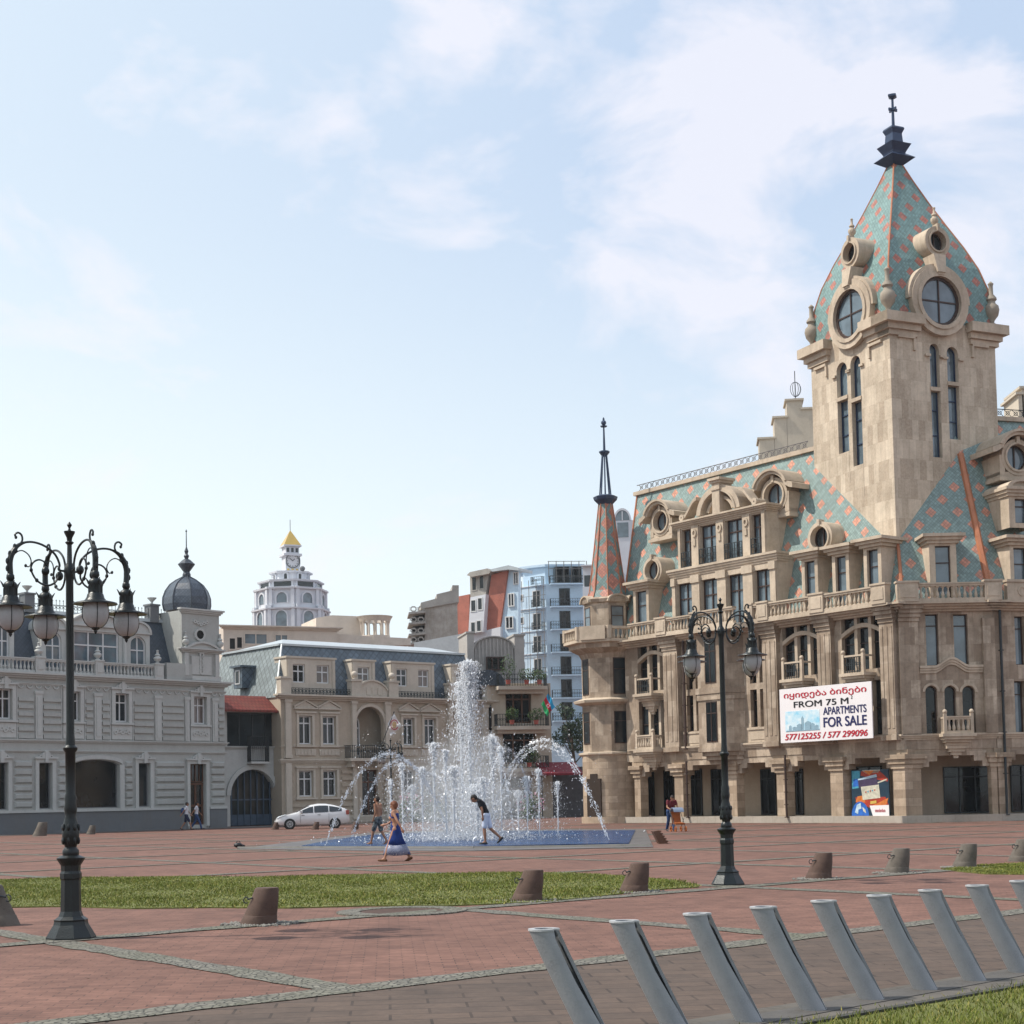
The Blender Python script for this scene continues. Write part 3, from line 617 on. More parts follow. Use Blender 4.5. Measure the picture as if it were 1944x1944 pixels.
# round roof windows
def oculus(F, px, py, r, w, par, hoodk=0, sq=False, glass=None, back=2.2, r2=None, rec=.37):
    a, z = F.hit(px, py, w); b = F.mb(); ro_ = r2 or r*1.42
    b.arc(a, z, r, ro_, 0, 2*math.pi, w-back, w, 24); b.arc(a, z, r*1.0, r*1.16, 0, 2*math.pi, w-.02, w+.08, 24); b.box(a-r*.14, a+r*.14, w-.3, w+.12, z+r*1.05, z+ro_+.12)
    if sq: b.box(a-ro_-.1, a-ro_*.8, w-back, w-.02, z-ro_, z+.1); b.box(a+ro_*.8, a+ro_+.1, w-back, w-.02, z-ro_, z+.1); b.box(a-ro_-.1, a+ro_+.1, w-back, w-.04, z-ro_-.12, z-ro_*.82); b.box(a-ro_-.2, a+ro_+.2, w-back, w+.08, z-ro_-.3, z-ro_-.12)
    if hoodk:
        rh = ro_*1.12; b.arc(a, z+.05, rh, rh+.18, R(20), R(160), w-back, w+.3, 14); b.arc(a, z+.05, rh+.17, rh+.3, R(24), R(156), w-back, w+.42, 14)
        for s_ in (-1, 1):
            t0 = R(20); pts = [(a+s_*(math.cos(t0)*(rh+.08)+.6*k/6), z+.05+math.sin(t0)*rh-.28*math.sin(k/6*math.pi/2)) for k in range(7)]; b.band(pts, [(0, .28)]*7, w-back, w+.36)
    o = b.build('round_dormer', TRIM, par, smooth=True)
    f = F.mb(); f.arc(a, z, r*.88, r, 0, 2*math.pi, w-rec-.03, w-rec+.07, 24); f.box(a-.035, a+.035, w-rec-.025, w-rec+.065, z-r*.9, z+r*.9); f.build('window_frame', BROWNF, o)
    g = F.mb(); g.disk(a, z, r*.98, w-rec, 24); g.build('pane', glass or GLB, o, recalc=False); return o
oculus(FA, 1254, 990, .62, -1.0, RB, 1, True); oculus(FA, 1469, 941, .72, -1.2, RB, 1, True); oculus(FA, 1238, 1083, .6, -.3, RB); oculus(FA, 1556, 1021, .62, -.4, RB, glass=GLG)
oculus(FC, 1932, 868, .68, -1.1, RB, 1, True, back=3.0)
# ---------------------------------------------------------------- tower
CT = P(1702, 1028, 81.2).xy; S = 7.0; TL = Fr(CT, (-.4115, .9114)); TR = Fr(CT, (.9114, .4115)); ZE = 26.4
TW = RB
hl = [prect(TL, 1590, 687, 1610, 860, 1), prect(TL, 1617, 674, 1636, 884, 1)]; hr = [prect(TR, 1768, 653, 1786, 868, 1), prect(TR, 1800, 659, 1821, 834, 1)]
for F, hs_, nm in ((TL, hl, 'l'), (TR, hr, 'r')):
    b = F.mb(); wall(b, 0, S, 10, ZE, hs_, 0, .35)
    for h in hs_:
        ext = F.mb()
    to = b.build('tower_wall', TOWER, RB)
    tt = F.mb(); top = max(h[3] for h in hs_)
    am = sum(h[0]+h[1] for h in hs_)/4
    for h in hs_:
        win(F, to, h, BLUEMET, GLB, 0, .3, 0, (.2, .42, .6), .06); c = (h[0]+h[1])/2
        zl_ = h[2]; s_ = -1 if F is TL else 1
        # slanted sill and the groove that runs on down the wall
        tt.add([(h[0], .012, zl_-1.7), (h[0]+.07, .012, zl_-1.7), (h[0]+.07, .012, zl_), (h[0], .012, zl_)], [(0, 1, 2, 3)])
        tt.box(h[0]-.32, h[0], -.02, .12, h[3]-.72, h[3]-.6); tt.box(h[1], h[1]+.32, -.02, .12, h[3]-.72, h[3]-.6)
        tt.box(h[0]-.02, h[1]+.02, -.3, .05, zl_+(h[3]-zl_)*.6-.1, zl_+(h[3]-zl_)*.6+.1)
    tt.box(am-3.0, am-1.9, 0, .14, top+.1, top+.24); tt.box(am+1.9, am+3.0, 0, .14, top+.1, top+.24); tt.box(am-2.0, am-1.86, 0, .12, top-.5, top+.1); tt.box(am+1.86, am+2.0, 0, .12, top-.5, top+.1)
    tt.box(am-2.5, am-1.5, 0, .1, top+.95, top+1.07); tt.box(am+1.5, am+2.5, 0, .1, top+.95, top+1.07)
    tt.build('tower_moulding', TRIM, to)
    for a0, a1 in ((-.5, 1.75), (S-1.75, S+.5)):
        q = F.mb()
        for k, (e, z0, z1) in enumerate(((.15, ZE-1.0, ZE-.72), (.3, ZE-.718, ZE-.4), (.55, ZE-.398, ZE+.12))):
            lo_ = (-e if a0 < 0 else a0-.1*k); hi_ = (a1+.1*k if a0 < 0 else S+e); q.box(lo_, hi_, -.8, e-(.004 if F is TR else 0), z0+(.003 if F is TR else 0), z1-(.004 if F is TR else 0))
        q.build('tower_cornice', TRIM, to)
# back walls of the tower
bk = MB(); c1 = TL.xf(S, 0, 0); c3 = TR.xf(S, 0, 0); c2 = c1+(c3-Vector((CT.x, CT.y, 0)))
bk.add([(c1.x, c1.y, 10), (c2.x, c2.y, 10), (c2.x, c2.y, ZE), (c1.x, c1.y, ZE), (c3.x, c3.y, 10), (c3.x, c3.y, ZE)], [(0, 1, 2, 3), (4, 5, 2, 1)]); bk.build('tower_wall', TOWER, RB)
# spire: four curved tiled faces
ctr = Vector((CT.x, CT.y))+TL.e*S/2+TR.e*S/2
prof = [(3.46, ZE-.1), (3.45, 27.3), (3.32, 28.6), (3.0, 29.8), (2.48, 31.1), (1.88, 32.4), (1.3, 33.7), (.68, 35.2), (.28, 36.25)]
for F, nm in ((TL, 0), (TR, 1)):
    b = F.mb()
    for (t0, z0), (t1, z1) in zip(prof, prof[1:]):
        b.add([(S/2-t0, t0-S/2, z0), (S/2+t0, t0-S/2, z0), (S/2+t1, t1-S/2, z1), (S/2-t1, t1-S/2, z1)], [(0, 1, 2, 3)])
        b.add([(S/2-t0, -t0-S/2, z0), (S/2+t0, -t0-S/2, z0), (S/2+t1, -t1-S/2, z1), (S/2-t1, -t1-S/2, z1)], [(0, 1, 2, 3)])
    b.build('spire', tiles('glazed_spire_tiles', (.17, .275, .265), (.40, .14, .10), 1.45) if nm == 0 else bpy.data.materials['glazed_spire_tiles'], RB, recalc=False)
b = MB(lambda x, y, z: Vector((ctr.x, ctr.y, 0))+Vector((TL.e.x*x+TR.e.x*y, TL.e.y*x+TR.e.y*y, z)))
for sx in (-1, 1):
    for sy in (-1, 1): b.tube([(sx*t, sy*t, z) for t, z in prof], .05, 5)
b.build('spire_hip', COPPER, RB)
b = MB(lambda x, y, z: Vector((ctr.x+TL.e.x*x+TR.e.x*y, ctr.y+TL.e.y*x+TR.e.y*y, z)))
b.lathe([(.3, 36.1), (1.15, 36.55), (.6, 36.85), (.65, 36.95), (.95, 37.35), (.5, 37.5), (.45, 38.0), (.6, 38.25), (.55, 38.35), (.3, 38.4)], 4, ph=math.pi/4)
b.lathe([(.09, 38.3), (.06, 40.3)], 6); b.box(-.28, .28, -.04, .04, 39.35, 39.5); b.box(-.04, .04, -.28, .28, 39.35, 39.5); b.lathe([(.05, 40.0), (.3, 40.15), (.3, 40.25), (.05, 40.35)], 4)
b.build('spire_finial', BLUEMET, RB)
for F in (TL, TR):
    px, py = ((1611, 596) if F is TL else (1786, 571)); a, z = F.hit(px, py, .3); a = S/2+(-.0); o = oculus(F, px, py, 1.32, .3, RB, 0, False, GLB, 2.6, 1.86, .2)
    a, z = F.hit(px, py, .3); q = F.mb(); q.arc(a, z, 1.86, 2.02, R(0), R(180), -.6, .22, 22); xb = F.mb(); xb.box(a-1.28, a+1.28, .11, .15, z-.04, z+.04); xb.build('window_bar', BROWNF, RB); q.add([(a-.25, .5, z+1.5), (a+.25, .5, z+1.5), (a+.4, .35, z+2.5), (a-.4, .35, z+2.5), (a-.25, -.5, z+1.5), (a+.25, -.5, z+1.5), (a+.4, -1.4, z+2.5), (a-.4, -1.4, z+2.5)], [(0, 1, 2, 3), (4, 5, 6, 7), (0, 1, 5, 4), (3, 2, 6, 7), (0, 3, 7, 4), (1, 2, 6, 5)])
    q.build('keystone', TRIM, RB)
    px, py = ((1613, 480) if F is TL else (1780, 458)); o2 = oculus(F, px, py, .52, .1, RB, 0, False, GLG, 2.6, .82); a, z = F.hit(px, py, .1); p_ = F.xf(a, -.1, z+.78); urn(RB, p_, 1.15, .22, TRIM, 'small_finial', 8)
for a_, f_ in ((.15, TL), (S-.1, TL), (S-.1, TR)):
    p_ = f_.xf(a_ if a_ > 1 else .1, -.05, ZE+.12); urn(RB, p_, 2.5, .42, stone('urn_stone', (.30, .26, .21), (.34, .29, .24), 9, 9, .3, 1, 0) if a_ < 1 else bpy.data.materials['urn_stone'], 'urn', 12)
# ---------------------------------------------------------------- octagonal turret at the far end
TCp = P(1160, 1400, 98.8); tx, ty = TCp.x, TCp.y
def T3(x, y, z): return Vector((tx+x, ty+y, z))
tm = lambda: MB(T3)
def az(phi): return math.radians(phi)-math.pi/2     # phi=0 looks at the camera, positive to the right
oc = R(20)-math.pi/2+math.pi/8
b = tm(); b.lathe([(1.95, 0), (1.95, .4), (1.82, .4), (1.82, ZC)], 28); tb = b.build('turret_base', TAN2, RB, smooth=True)
b = tm(); b.lathe([(1.75, ZC), (1.75, ZF-.9), (1.9, ZF-.6), (2.5, ZF-.3), (2.55, ZF)], 8, ph=oc); b.lathe([(1.5, ZF), (1.5, ZF+2.55), (1.65, ZF+2.6), (1.72, ZF+2.8), (1.3, ZF+2.95)], 8, ph=oc)
tw_ = b.build('turret_wall', TAN, RB)
b = tm(); b.lathe([(1.8, ZC-.1), (2.05, ZC+.05), (2.05, ZC+.15), (1.8, ZC+.2)], 8, ph=oc); b.lathe([(1.8, 7.3), (2.25, 7.45), (2.3, 7.6), (1.8, 7.75)], 8, ph=oc)
b.lathe([(2.5, ZF-.02), (2.85, ZF+.02), (2.85, ZF+.2), (2.3, ZF+.2)], 8, ph=oc); b.lathe([(2.75, ZF+.78), (2.85, ZF+.8), (2.85, ZF+.95), (2.6, ZF+.95), (2.6, ZF+.78)], 8, ph=oc, cap=False); b.build('turret_cornice', TRIM, RB)
ba = tm()
for k in range(8):
    t0 = oc+k*math.pi/4; t1 = t0+math.pi/4; pA, pB = Vector((2.7*math.cos(t0), 2.7*math.sin(t0))), Vector((2.7*math.cos(t1), 2.7*math.sin(t1)))
    ba.lathe([(.2, ZF+.2), (.2, ZF+1.0)], 6, pA.x, pA.y)
    for j in range(1, 7): q = pA.lerp(pB, j/7); ba.lathe([(.05, ZF+.2), (.09, ZF+.3), (.05, ZF+.5), (.05, ZF+.65), (.08, ZF+.8)], 6, q.x, q.y, cap=False)
pA = az(-25); t0 = pA-math.pi/8*.75; t1 = pA+math.pi/8*.75
ba.add([(2.62*math.cos(t)/math.cos(math.pi/8)*.93, 2.62*math.sin(t)/math.cos(math.pi/8)*.93, z) for z in (ZF+.15, ZF+1.0) for t in (t0, t1)]+[(2.8*math.cos(t)/math.cos(math.pi/8)*.95, 2.8*math.sin(t)/math.cos(math.pi/8)*.95, z) for z in (ZF+.15, ZF+1.0) for t in (t0, t1)], [(0, 1, 3, 2), (4, 5, 7, 6), (2, 3, 7, 6), (0, 2, 6, 4), (1, 3, 7, 5)])
ba.build('turret_balustrade', TRIM, RB)
for phi in (-70, 20, 65):
    t = az(phi); n_ = Vector((math.cos(t), math.sin(t))); e_ = Vector((-n_.y, n_.x))
    for rr, z0, z1, hw, g_ in ((1.75, 4.9, 6.9, .47, GLG), (1.75, 7.95, 10.2, .47, GLG), (1.5, ZF+.35, ZF+2.35, .42, GLB)):
        if phi == 65 and rr > 1.6: continue
        ap = rr*math.cos(math.pi/8); X = lambda a, b_, c, n_=n_, e_=e_, ap=ap: Vector((tx+n_.x*(ap+b_)+e_.x*a, ty+n_.y*(ap+b_)+e_.y*a, c))
        q = MB(X); q.box(-hw, -hw+.06, -.02, .03, z0, z1); q.box(hw-.06, hw, -.02, .03, z0, z1); q.box(-hw+.06, hw-.06, -.02, .03, z1-.06, z1); q.box(-hw+.06, hw-.06, -.02, .03, z0, z0+.06); q.box(-hw+.06, hw-.06, -.02, .025, z0+(z1-z0)*.68, z0+(z1-z0)*.68+.05)
        o = q.build('turret_window', BROWNF, tw_); g = MB(X); g.quad((-hw, .01, z0), (hw, .01, z0), (hw, .01, z1), (-hw, .01, z1)); g.build('pane', g_, o, recalc=False)
    ap = 1.55*math.cos(math.pi/8); X = lambda a, b_, c, n_=n_, e_=e_, ap=ap: Vector((tx+n_.x*(ap+b_)+e_.x*a, ty+n_.y*(ap+b_)+e_.y*a, c))
    q = MB(X); q.arc(0, ZF+2.62, .02, .62, 0, math.pi, -.5, .1, 12, 1, .65); q.arc(0, ZF+2.62, .58, .72, 0, math.pi, -.5, .22, 12, 1, .65); q.build('turret_gable', TRIM, tw_)
b = tm(); b.lathe([(1.34, ZF+2.8), (1.12, ZF+3.4), (.76, 17.3), (.42, 20.1)], 8, ph=oc); b.build('turret_roof', TEAL2, RB)
b = tm()
for k in range(8): t = oc+k*math.pi/4; b.tube([(r_*math.cos(t), r_*math.sin(t), z) for r_, z in ((1.36, ZF+2.8), (1.14, ZF+3.4), (.78, 17.3), (.43, 20.1))], .035, 5)
b.build('turret_hip', COPPER, RB)
b = tm(); b.lathe([(.42, 20.0), (.72, 20.3), (.78, 20.5), (.45, 20.62)], 8, ph=oc); b.lathe([(.15, 23.1), (.34, 23.35), (.34, 23.42), (.08, 23.5), (.05, 25.0), (.05, 25.1)], 8); b.ball((tx*0, 0, 25.25), .17, 8, 6); b.lathe([(.2, 24.98), (.22, 25.05)], 8); b.lathe([(.05, 25.3), (.07, 25.5), (.02, 25.6)], 6)
for k in range(8): t = oc+k*math.pi/4; b.tube([(.36*math.cos(t), .36*math.sin(t), 20.5), (.14*math.cos(t), .14*math.sin(t), 23.2)], .045, 5)
b.build('turret_lantern', BLUEMET, RB)
# door opening in turret base
t = az(-42); n_ = Vector((math.cos(t), math.sin(t))); e_ = Vector((-n_.y, n_.x)); X = lambda a, b_, c: Vector((tx+n_.x*(1.7+b_)+e_.x*a, ty+n_.y*(1.7+b_)+e_.y*a, c))
q = MB(X); q.box(-.55, .55, -.4, .135, .42, 2.75); q.box(-.28, .28, -.4, .13, 2.75, 3.05); q.build('doorway', plain('dark_brown_door', (.03, .018, .012), .8), tb)
# drain pipes
def pipe(F, px, z0, z1, w, par, r=.07):
    a = F.a(px, 1300, w); b = F.mb(); b.tube([(a, w, z1), (a, w, z0+.5), (a, w-.02, z0)], r, 8)
    for k in range(5): b.lathe([(r*1.4, 0), (r*1.4, .05)], 8) if 0 else b.box(a-r*1.4, a+r*1.4, w-r*1.4, w+r*1.4, z0+(z1-z0)*k/5, z0+(z1-z0)*k/5+.05)
    b.build('drainpipe', IRON if F is FC else BROWNF, par)
pipe(FC, 1903, .3, ZF-.4, .2, RB); pipe(FA, 1299, 4.3, ZF-.4, .2, RB, .08); pipe(FA, 1299, .3, 3.6, .35, RB, .06); pipe(FA, 1486, .3, 3.7, .35, RB, .06)
# flank of the stepped gable behind the ridge
SG = Fr(P(1440, 800, 104).xy, (1, -.12)); b = SG.mb()
for (x0, y0, x1) in ((1442, 830, 1471), (1471, 790, 1495), (1495, 757, 1525), (1525, 772, 1600)):
    h = SG.r(x0, y0, x1, 900); b.box(h[0], SG.r(x0, y0, x1, 900)[1], -2, 0, 12, h[3]-.12); b.box(h[0]-.12, h[1]+.1, -2.1, .12, h[3]-.12, h[3])
sg = thing('stepped_gable_building', SG.xf(0, 0, 0), 'pale stone gable rising in steps behind the teal roof left of the tower', 'building')
b.build('gable_wall', SAND, sg); a, z = SG.hit(1511, 757); b = SG.mb()
for k in range(6): t = math.pi*k/6; b.tube([(a+.38*math.cos(t)*math.sin(u*math.pi/8), -.5+.38*math.sin(t)*math.sin(u*math.pi/8), z+.75-.55*math.cos(u*math.pi/8)*.9) for u in range(9)] , .02, 4)
b.lathe([(.3, z), (.3, z+.1)], 8, a, -.5); b.tube([(a, -.5, z), (a, -.5, z+2.0)], .03, 5); b.build('wire_finial', IRON, sg)
SG2 = Fr(P(1930, 760, 100).xy, (1, 0)); b = SG2.mb(); 
for (x0, y0, x1) in ((1934, 745, 1944), (1941, 733, 2010)):
    h = SG2.r(x0, y0, x1, 800); b.box(h[0], h[1], -3, 0, 12, h[3]-.15); b.box(h[0]-.2, h[1], -3.1, .15, h[3]-.15, h[3])
tag(b.build('chimney_block', SAND, None), 'pale stone block rising above the roof ridge at right of the tower', 'building')
# ================================================================ pale grey mansion on the left
pL0, pL1 = P(0, 1500, 100).xy, P(428, 1500, 113).xy
FL = Fr(pL0, pL1-pL0); aE = (pL1-pL0).length; aS = FL.a(-130)
LM = thing('pale_mansion', FL.xf(aE, 0, 0), 'pale grey stucco mansion with dark mansard roof, corner dome and carved window surrounds', 'building')
zP, z1_, z2_, zB = 1.46, 5.3, 5.95, 10.3
def lr(x0, y0, x1, y1, ar=0): return prect(FL, x0, y0, x1, y1, ar)
gw = [lr(-12, 1450, 14, 1532), lr(73, 1450, 98, 1532), lr(262, 1450, 284, 1528)]
gw = [(h[0], h[1], zP+.12, 4.55) for h in gw]; shop = lr(139, 1446, 226, 1530); shop = (shop[0], shop[1], zP+.1, 4.75, .35); dr = lr(360, 1448, 390, 1563); dr = (dr[0], dr[1], .25, 4.5)
uw = [lr(-5, 1307, 22, 1370), lr(126, 1308, 151, 1372), lr(218, 1307, 243, 1374), lr(367, 1316, 391, 1377)]; uw = [(h[0], h[1], 7.35, 9.25) for h in uw]
b = FL.mb(); wall(b, aS, aE, 0, zB, gw+[shop, dr]+uw, 0, .4); b.build('facade_wall', PALE, LM)
b = FL.mb(); b.box(aS, aE-.02, -9, -.45, 0, zB-.02); b.build('inner_wall', VOID, LM)
b = FL.mb(); b.quad((aE, 0, 0), (aE, -9, 0), (aE, -9, zB), (aE, 0, zB)); b.build('side_wall', PALE, LM)
for x0, x1 in ((aS, dr[0]-.3), (dr[1]+.3, aE+.05)):
    b = FL.mb(); b.box(x0, x1, -.05, .12, 0, zP-.12); b.build('plinth', PLINTH, LM); b = FL.mb(); b.box(x0, x1, -.05, .2, zP-.12, zP+.04); b.build('plinth_ledge', PALET, LM)
for h in gw: win(FL, LM, h, PLINTH, GLD, rec=.3, nv=0, hs=(), t=.06)
win(FL, LM, shop, PLINTH, GLD, rec=.3, nv=0, hs=(), t=.06, name='shop_window')
o = win(FL, LM, (dr[0], dr[1], .25, 3.2), WOODB, GLD, rec=.3, nv=1, hs=(.45,), t=.16, name='door'); win(FL, LM, (dr[0], dr[1], 3.25, 4.5), WOODB, GLG, rec=.3, nv=3, hs=(), t=.06)
for h in uw: win(FL, LM, h, WHITEF, GLD, rec=.28, nv=1, hs=(.68,), t=.08)
# surrounds, rustication, carved cartouches
def surround(F, h, par, mat, t=.28, w=.12, sill=True, cart=True):
    b = F.mb(); b.box(h[0]-t, h[0]-.01, -.02, w, h[2]-.1, h[3]+t); b.box(h[1]+.01, h[1]+t, -.02, w, h[2]-.1, h[3]+t); b.box(h[0]-.01, h[1]+.01, -.02, w, h[3]+.01, h[3]+t-.003)
    b.box(h[0]-t-.1, h[1]+t+.1, -.02, w+.12, h[3]+t, h[3]+t+.12)
    if sill: b.box(h[0]-t-.08, h[1]+t+.08, -.02, w+.1, h[2]-.22, h[2]-.1)
    if cart:
        c = (h[0]+h[1])/2; b.arc(c, h[3]+t+.22, .1, .3, 0, 6.283, -.02, w+.1, 10, 1.1, .75); b.box(c-.12, c+.12, 0, w+.16, h[3]+.0, h[3]+t+.5)
        for s_ in (-1, 1): b.arc(c+s_*.38, h[3]+t+.12, .06, .14, 0, 6.283, 0, w+.06, 8)
    return b.build('window_surround', mat, par)
for h in uw:
    surround(FL, h, LM, PALET); b = FL.mb(); b.box(h[0]-.28, h[1]+.28, -.02, .09, 6.15, 7.1); c = (h[0]+h[1])/2
    for k in range(-2, 3): b.arc(c+k*.26, 6.62+.1*(k % 2), .07, .16, 0, 6.283, .08, .15, 8)
    b.box(h[0]-.42, h[0]-.36, -.02, .05, 6.0, 9.6); b.box(h[1]+.36, h[1]+.42, -.02, .05, 6.0, 9.6); b.build('carved_panel', PALET, LM)
for h in gw+[dr]: surround(FL, (h[0], h[1], h[2], h[3]), LM, PALET, .26, .13, False)
b = FL.mb(); b.box(shop[0]-.35, shop[0]-.01, -.02, .14, zP, shop[3]-.3); b.box(shop[1]+.01, shop[1]+.35, -.02, .14, zP, shop[3]-.3)
xc = (shop[0]+shop[1])/2; hw = (shop[1]-shop[0])/2; pts = [(xc-hw*1.12*math.cos(math.pi*k/14), shop[3]-.36+.42*math.sin(math.pi*k/14)) for k in range(15)]; b.band(pts, [(0, .25)]*15, -.02, .16); b.build('window_surround', PALET, LM)
def bands(F, par, x0, x1, z0, z1, dz, mat, cush, blocked):
    b = F.mb(); z = z0
    while z+dz <= z1+.01:
        segs = [(x0, x1)]
        for h in blocked:
            if h[2]-.1 < z+dz/2 < h[3]+.3:
                ns = []
                for s0, s1 in segs:
                    if h[1]+.45 <= s0 or h[0]-.45 >= s1: ns.append((s0, s1)); continue
                    if h[0]-.45 > s0: ns.append((s0, h[0]-.45))
                    if h[1]+.45 < s1: ns.append((h[1]+.45, s1))
                segs = ns
        for s0, s1 in segs:
            if s1-s0 < .25: continue
            if cush: b.add([(s0, 0, z+.03), (s1, 0, z+.03), (s1-.1, .15, z+.14), (s0+.1, .15, z+.14), (s0+.1, .15, z+dz-.14), (s1-.1, .15, z+dz-.14), (s1, 0, z+dz-.05), (s0, 0, z+dz-.05)], [(0, 1, 2, 3), (3, 2, 5, 4), (4, 5, 6, 7), (0, 3, 4, 7), (1, 6, 5, 2)])
            else: b.box(s0, s1, -.02, .12, z+.02, z+dz*.55)
        z += dz
    return b.build('rustication', mat, par)
pil = [sorted((FL.a(p, 1350), FL.a(q_, 1350))) for p, q_ in ((66, 79), (178, 191), (293, 305), (350, 358), (402, 412))]
bands(FL, LM, aS, aE-.1, zP+.15, 4.9, .52, PALE, True, gw+[shop, dr])
bands(FL, LM, aS, aE-.1, 6.1, 9.0, .48, PALE, False, [(h[0], h[1], 5, 10) for h in uw]+[(p[0]+.35, p[1]-.35, 5, 10) for p in pil])
for p in pil: b = FL.mb(); b.box(p[0], p[1], -.02, .13, 6.1, 9.0); b.box(p[0]+.12, p[1]-.12, .1, .17, 6.3, 8.8); b.box(p[0]-.06, p[1]+.06, -.02, .18, 9.0, 9.2); b.build('pilaster', PALET, LM)
for z, h_, pr in ((z1_-.1, .16, .15), (z2_-.1, .2, .22), (9.55, .14, .12), (zB-.3, .36, .5)): ledge(FL, LM, aS, aE, z, h_, pr, PALET, 'cornice', 3)
b = FL.mb(); n = int((aE-aS)/.62)
for k in range(n):
    x = aS+(k+.5)*(aE-aS)/n; b.arc(x, 9.55, .16, .22, math.pi, 2*math.pi, 0, .08, 6)
b.build('festoon', PALET, LM)
# balustrade with urns
zb = zB+.06; ue = [(-60, -48), (65, 82), (178, 193), (291, 307)]
ua = [sorted((FL.a(p, 1260, .2), FL.a(q_, 1260, .2))) for p, q_ in ue]
for i, p in enumerate(ua):
    pedestal(FL, LM, p[0], p[1], .2, zb, PALET, .95, .24); q = FL.xf((p[0]+p[1])/2, .2, zb+1.05); urn(LM, q, .95, .28, PALET)
    if i < len(ua)-1: rail_section(FL, LM, p[1], ua[i+1][0], .2, zb, PALET, .62, .27)
q = FL.mb(); q.box(ua[-1][1]+.35, aE-3.0, -.05, .3, zb, zb+1.15); q.build('parapet', PALE, LM)
# mansard roof
zt_ = 14.9; b = FL.mb(); b.add([(aS, -.7, zB), (aE-3.2, -.7, zB), (aE-3.2, -2.3, zt_-.2), (aS, -2.3, zt_-.2)], [(0, 1, 2, 3)]); b.build('roof', SLATE, LM, recalc=False)
b = FL.mb(); b.add([(aS, -2.2, zt_-.2), (aE-1.5, -2.2, zt_-.2), (aE-1.5, -9, zt_+.5), (aS, -9, zt_+.5)], [(0, 1, 2, 3)]); b.box(aS, aE-3.0, -2.45, -2.1, zt_-.32, zt_-.1); b.build('roof_top', ZINC, LM)
b = FL.mb()
for x in (aS, aE-.8): b.quad((x, -.7, zB), (x, -9, zB), (x, -9, zt_), (x, -2.3, zt_-.2))
b.build('roof_side', SLATE, LM, recalc=False)
b = FL.mb(); n = 70
for k in range(n+1):
    x = aS+(aE-3.2-aS)*k/n; b.tube([(x, -2.3, zt_-.1), (x, -2.3, zt_+.62)], .018, 4); b.lathe([(.0, zt_+.55), (.05, zt_+.62), (0, zt_+.72)], 4, x, -2.3, cap=False)
    if k < n: b.arc(x+(aE-3.2-aS)/n/2, zt_+.18, .09, .12, 0, 6.283, -2.31, -2.29, 6)
b.box(aS, aE-3.2, -2.32, -2.28, zt_+.3, zt_+.34); b.build('roof_cresting', IRON, LM)
for px in (53, 290):
    a = FL.a(px, 1160, -2.3); b = FL.mb(); b.box(a-.36, a+.36, -2.8, -2.05, zt_-.3, zt_+.85); b.box(a-.43, a+.43, -2.87, -1.98, zt_+.85, zt_+.97); q = b.build('chimney', PLINTH, LM)
    b = FL.mb(); b.lathe([(.08, zt_+.97), (.08, zt_+1.15), (.32, zt_+1.4), (.34, zt_+1.45)], 10, a, -2.4); b.build('chimney_bowl', PALET, q)
def arched_dormer(F, h, par, w, wmat, fm, back=-2.4, t=.32):
    b = F.mb(); ar = h[4] if len(h) > 4 else 0; X0, X1 = h[0]-t, h[1]+t; wall(b, X0, X1, zB, h[3]+.15, [h], w, .25); b.quad((X0, w, zB), (X0, back, zB), (X0, back, h[3]+.15), (X0, w, h[3]+.15)); b.quad((X1, w, zB), (X1, back, zB), (X1, back, h[3]+.15), (X1, w, h[3]+.15))
    b.box(X0-.1, X1+.1, back, w+.14, h[3]+.15, h[3]+.28)
    if ar: b.arc((X0+X1)/2, h[3]+.28, .02, (X1-X0)/2-.05, 0, math.pi, back, w+.05, 14, 1, .75); b.arc((X0+X1)/2, h[3]+.28, (X1-X0)/2-.1, (X1-X0)/2+.08, 0, math.pi, back, w+.16, 14, 1, .75)
    o = b.build('dormer', wmat, par); win(F, o, h, fm, GLB, w, .2, 1, (.62,), .08); return o
for p in ((-6, 1187, 18, 1250), (87, 1199, 117, 1252), (248, 1208, 277, 1258)):
    h = prect(FL, *p, 1, -.4); arched_dormer(FL, (h[0], h[1], zB+.45, h[3], h[4]), LM, -.4, PALET, WHITEF)
h = prect(FL, 141, 1199, 226, 1256, 0, -.3); h = (h[0], h[1], zB+.3, h[3]); b = FL.mb(); wall(b, h[0]-.4, h[1]+.4, zB, h[3]+.3, [h], -.3, .25)
for x in (h[0]-.4, h[1]+.4): b.quad((x, -.3, zB), (x, -2.4, zB), (x, -2.4, h[3]+.3), (x, -.3, h[3]+.3)); b.lathe([(.16, h[2]), (.13, h[3])], 8, x, -.18); b.lathe([(.2, h[3]), (.2, h[3]+.2), (.09, h[3]+.25), (.17, h[3]+.45), (.14, h[3]+.85), (.18, h[3]+.9), (.05, h[3]+1.0)], 8, x, -.2)
b.box(h[0]-.5, h[1]+.5, -2.4, -.12, h[3]+.3, h[3]+.45); n = 12; pts = [(h[0]-.4+(h[1]-h[0]+.8)*k/n, h[3]+.45+.75*math.sin(math.pi*k/n)**.8) for k in range(n+1)]
b.prism([(h[0]-.4, h[3]+.45)]+pts[1:-1]+[(h[1]+.4, h[3]+.45)], -2.4, -.25); b.band(pts, [(0, .14)]*(n+1), -2.4, -.08); o = b.build('dormer', PALET, LM)
win(FL, o, h, WHITEF, GLB, -.3, .2, 2, (.66,), .09)
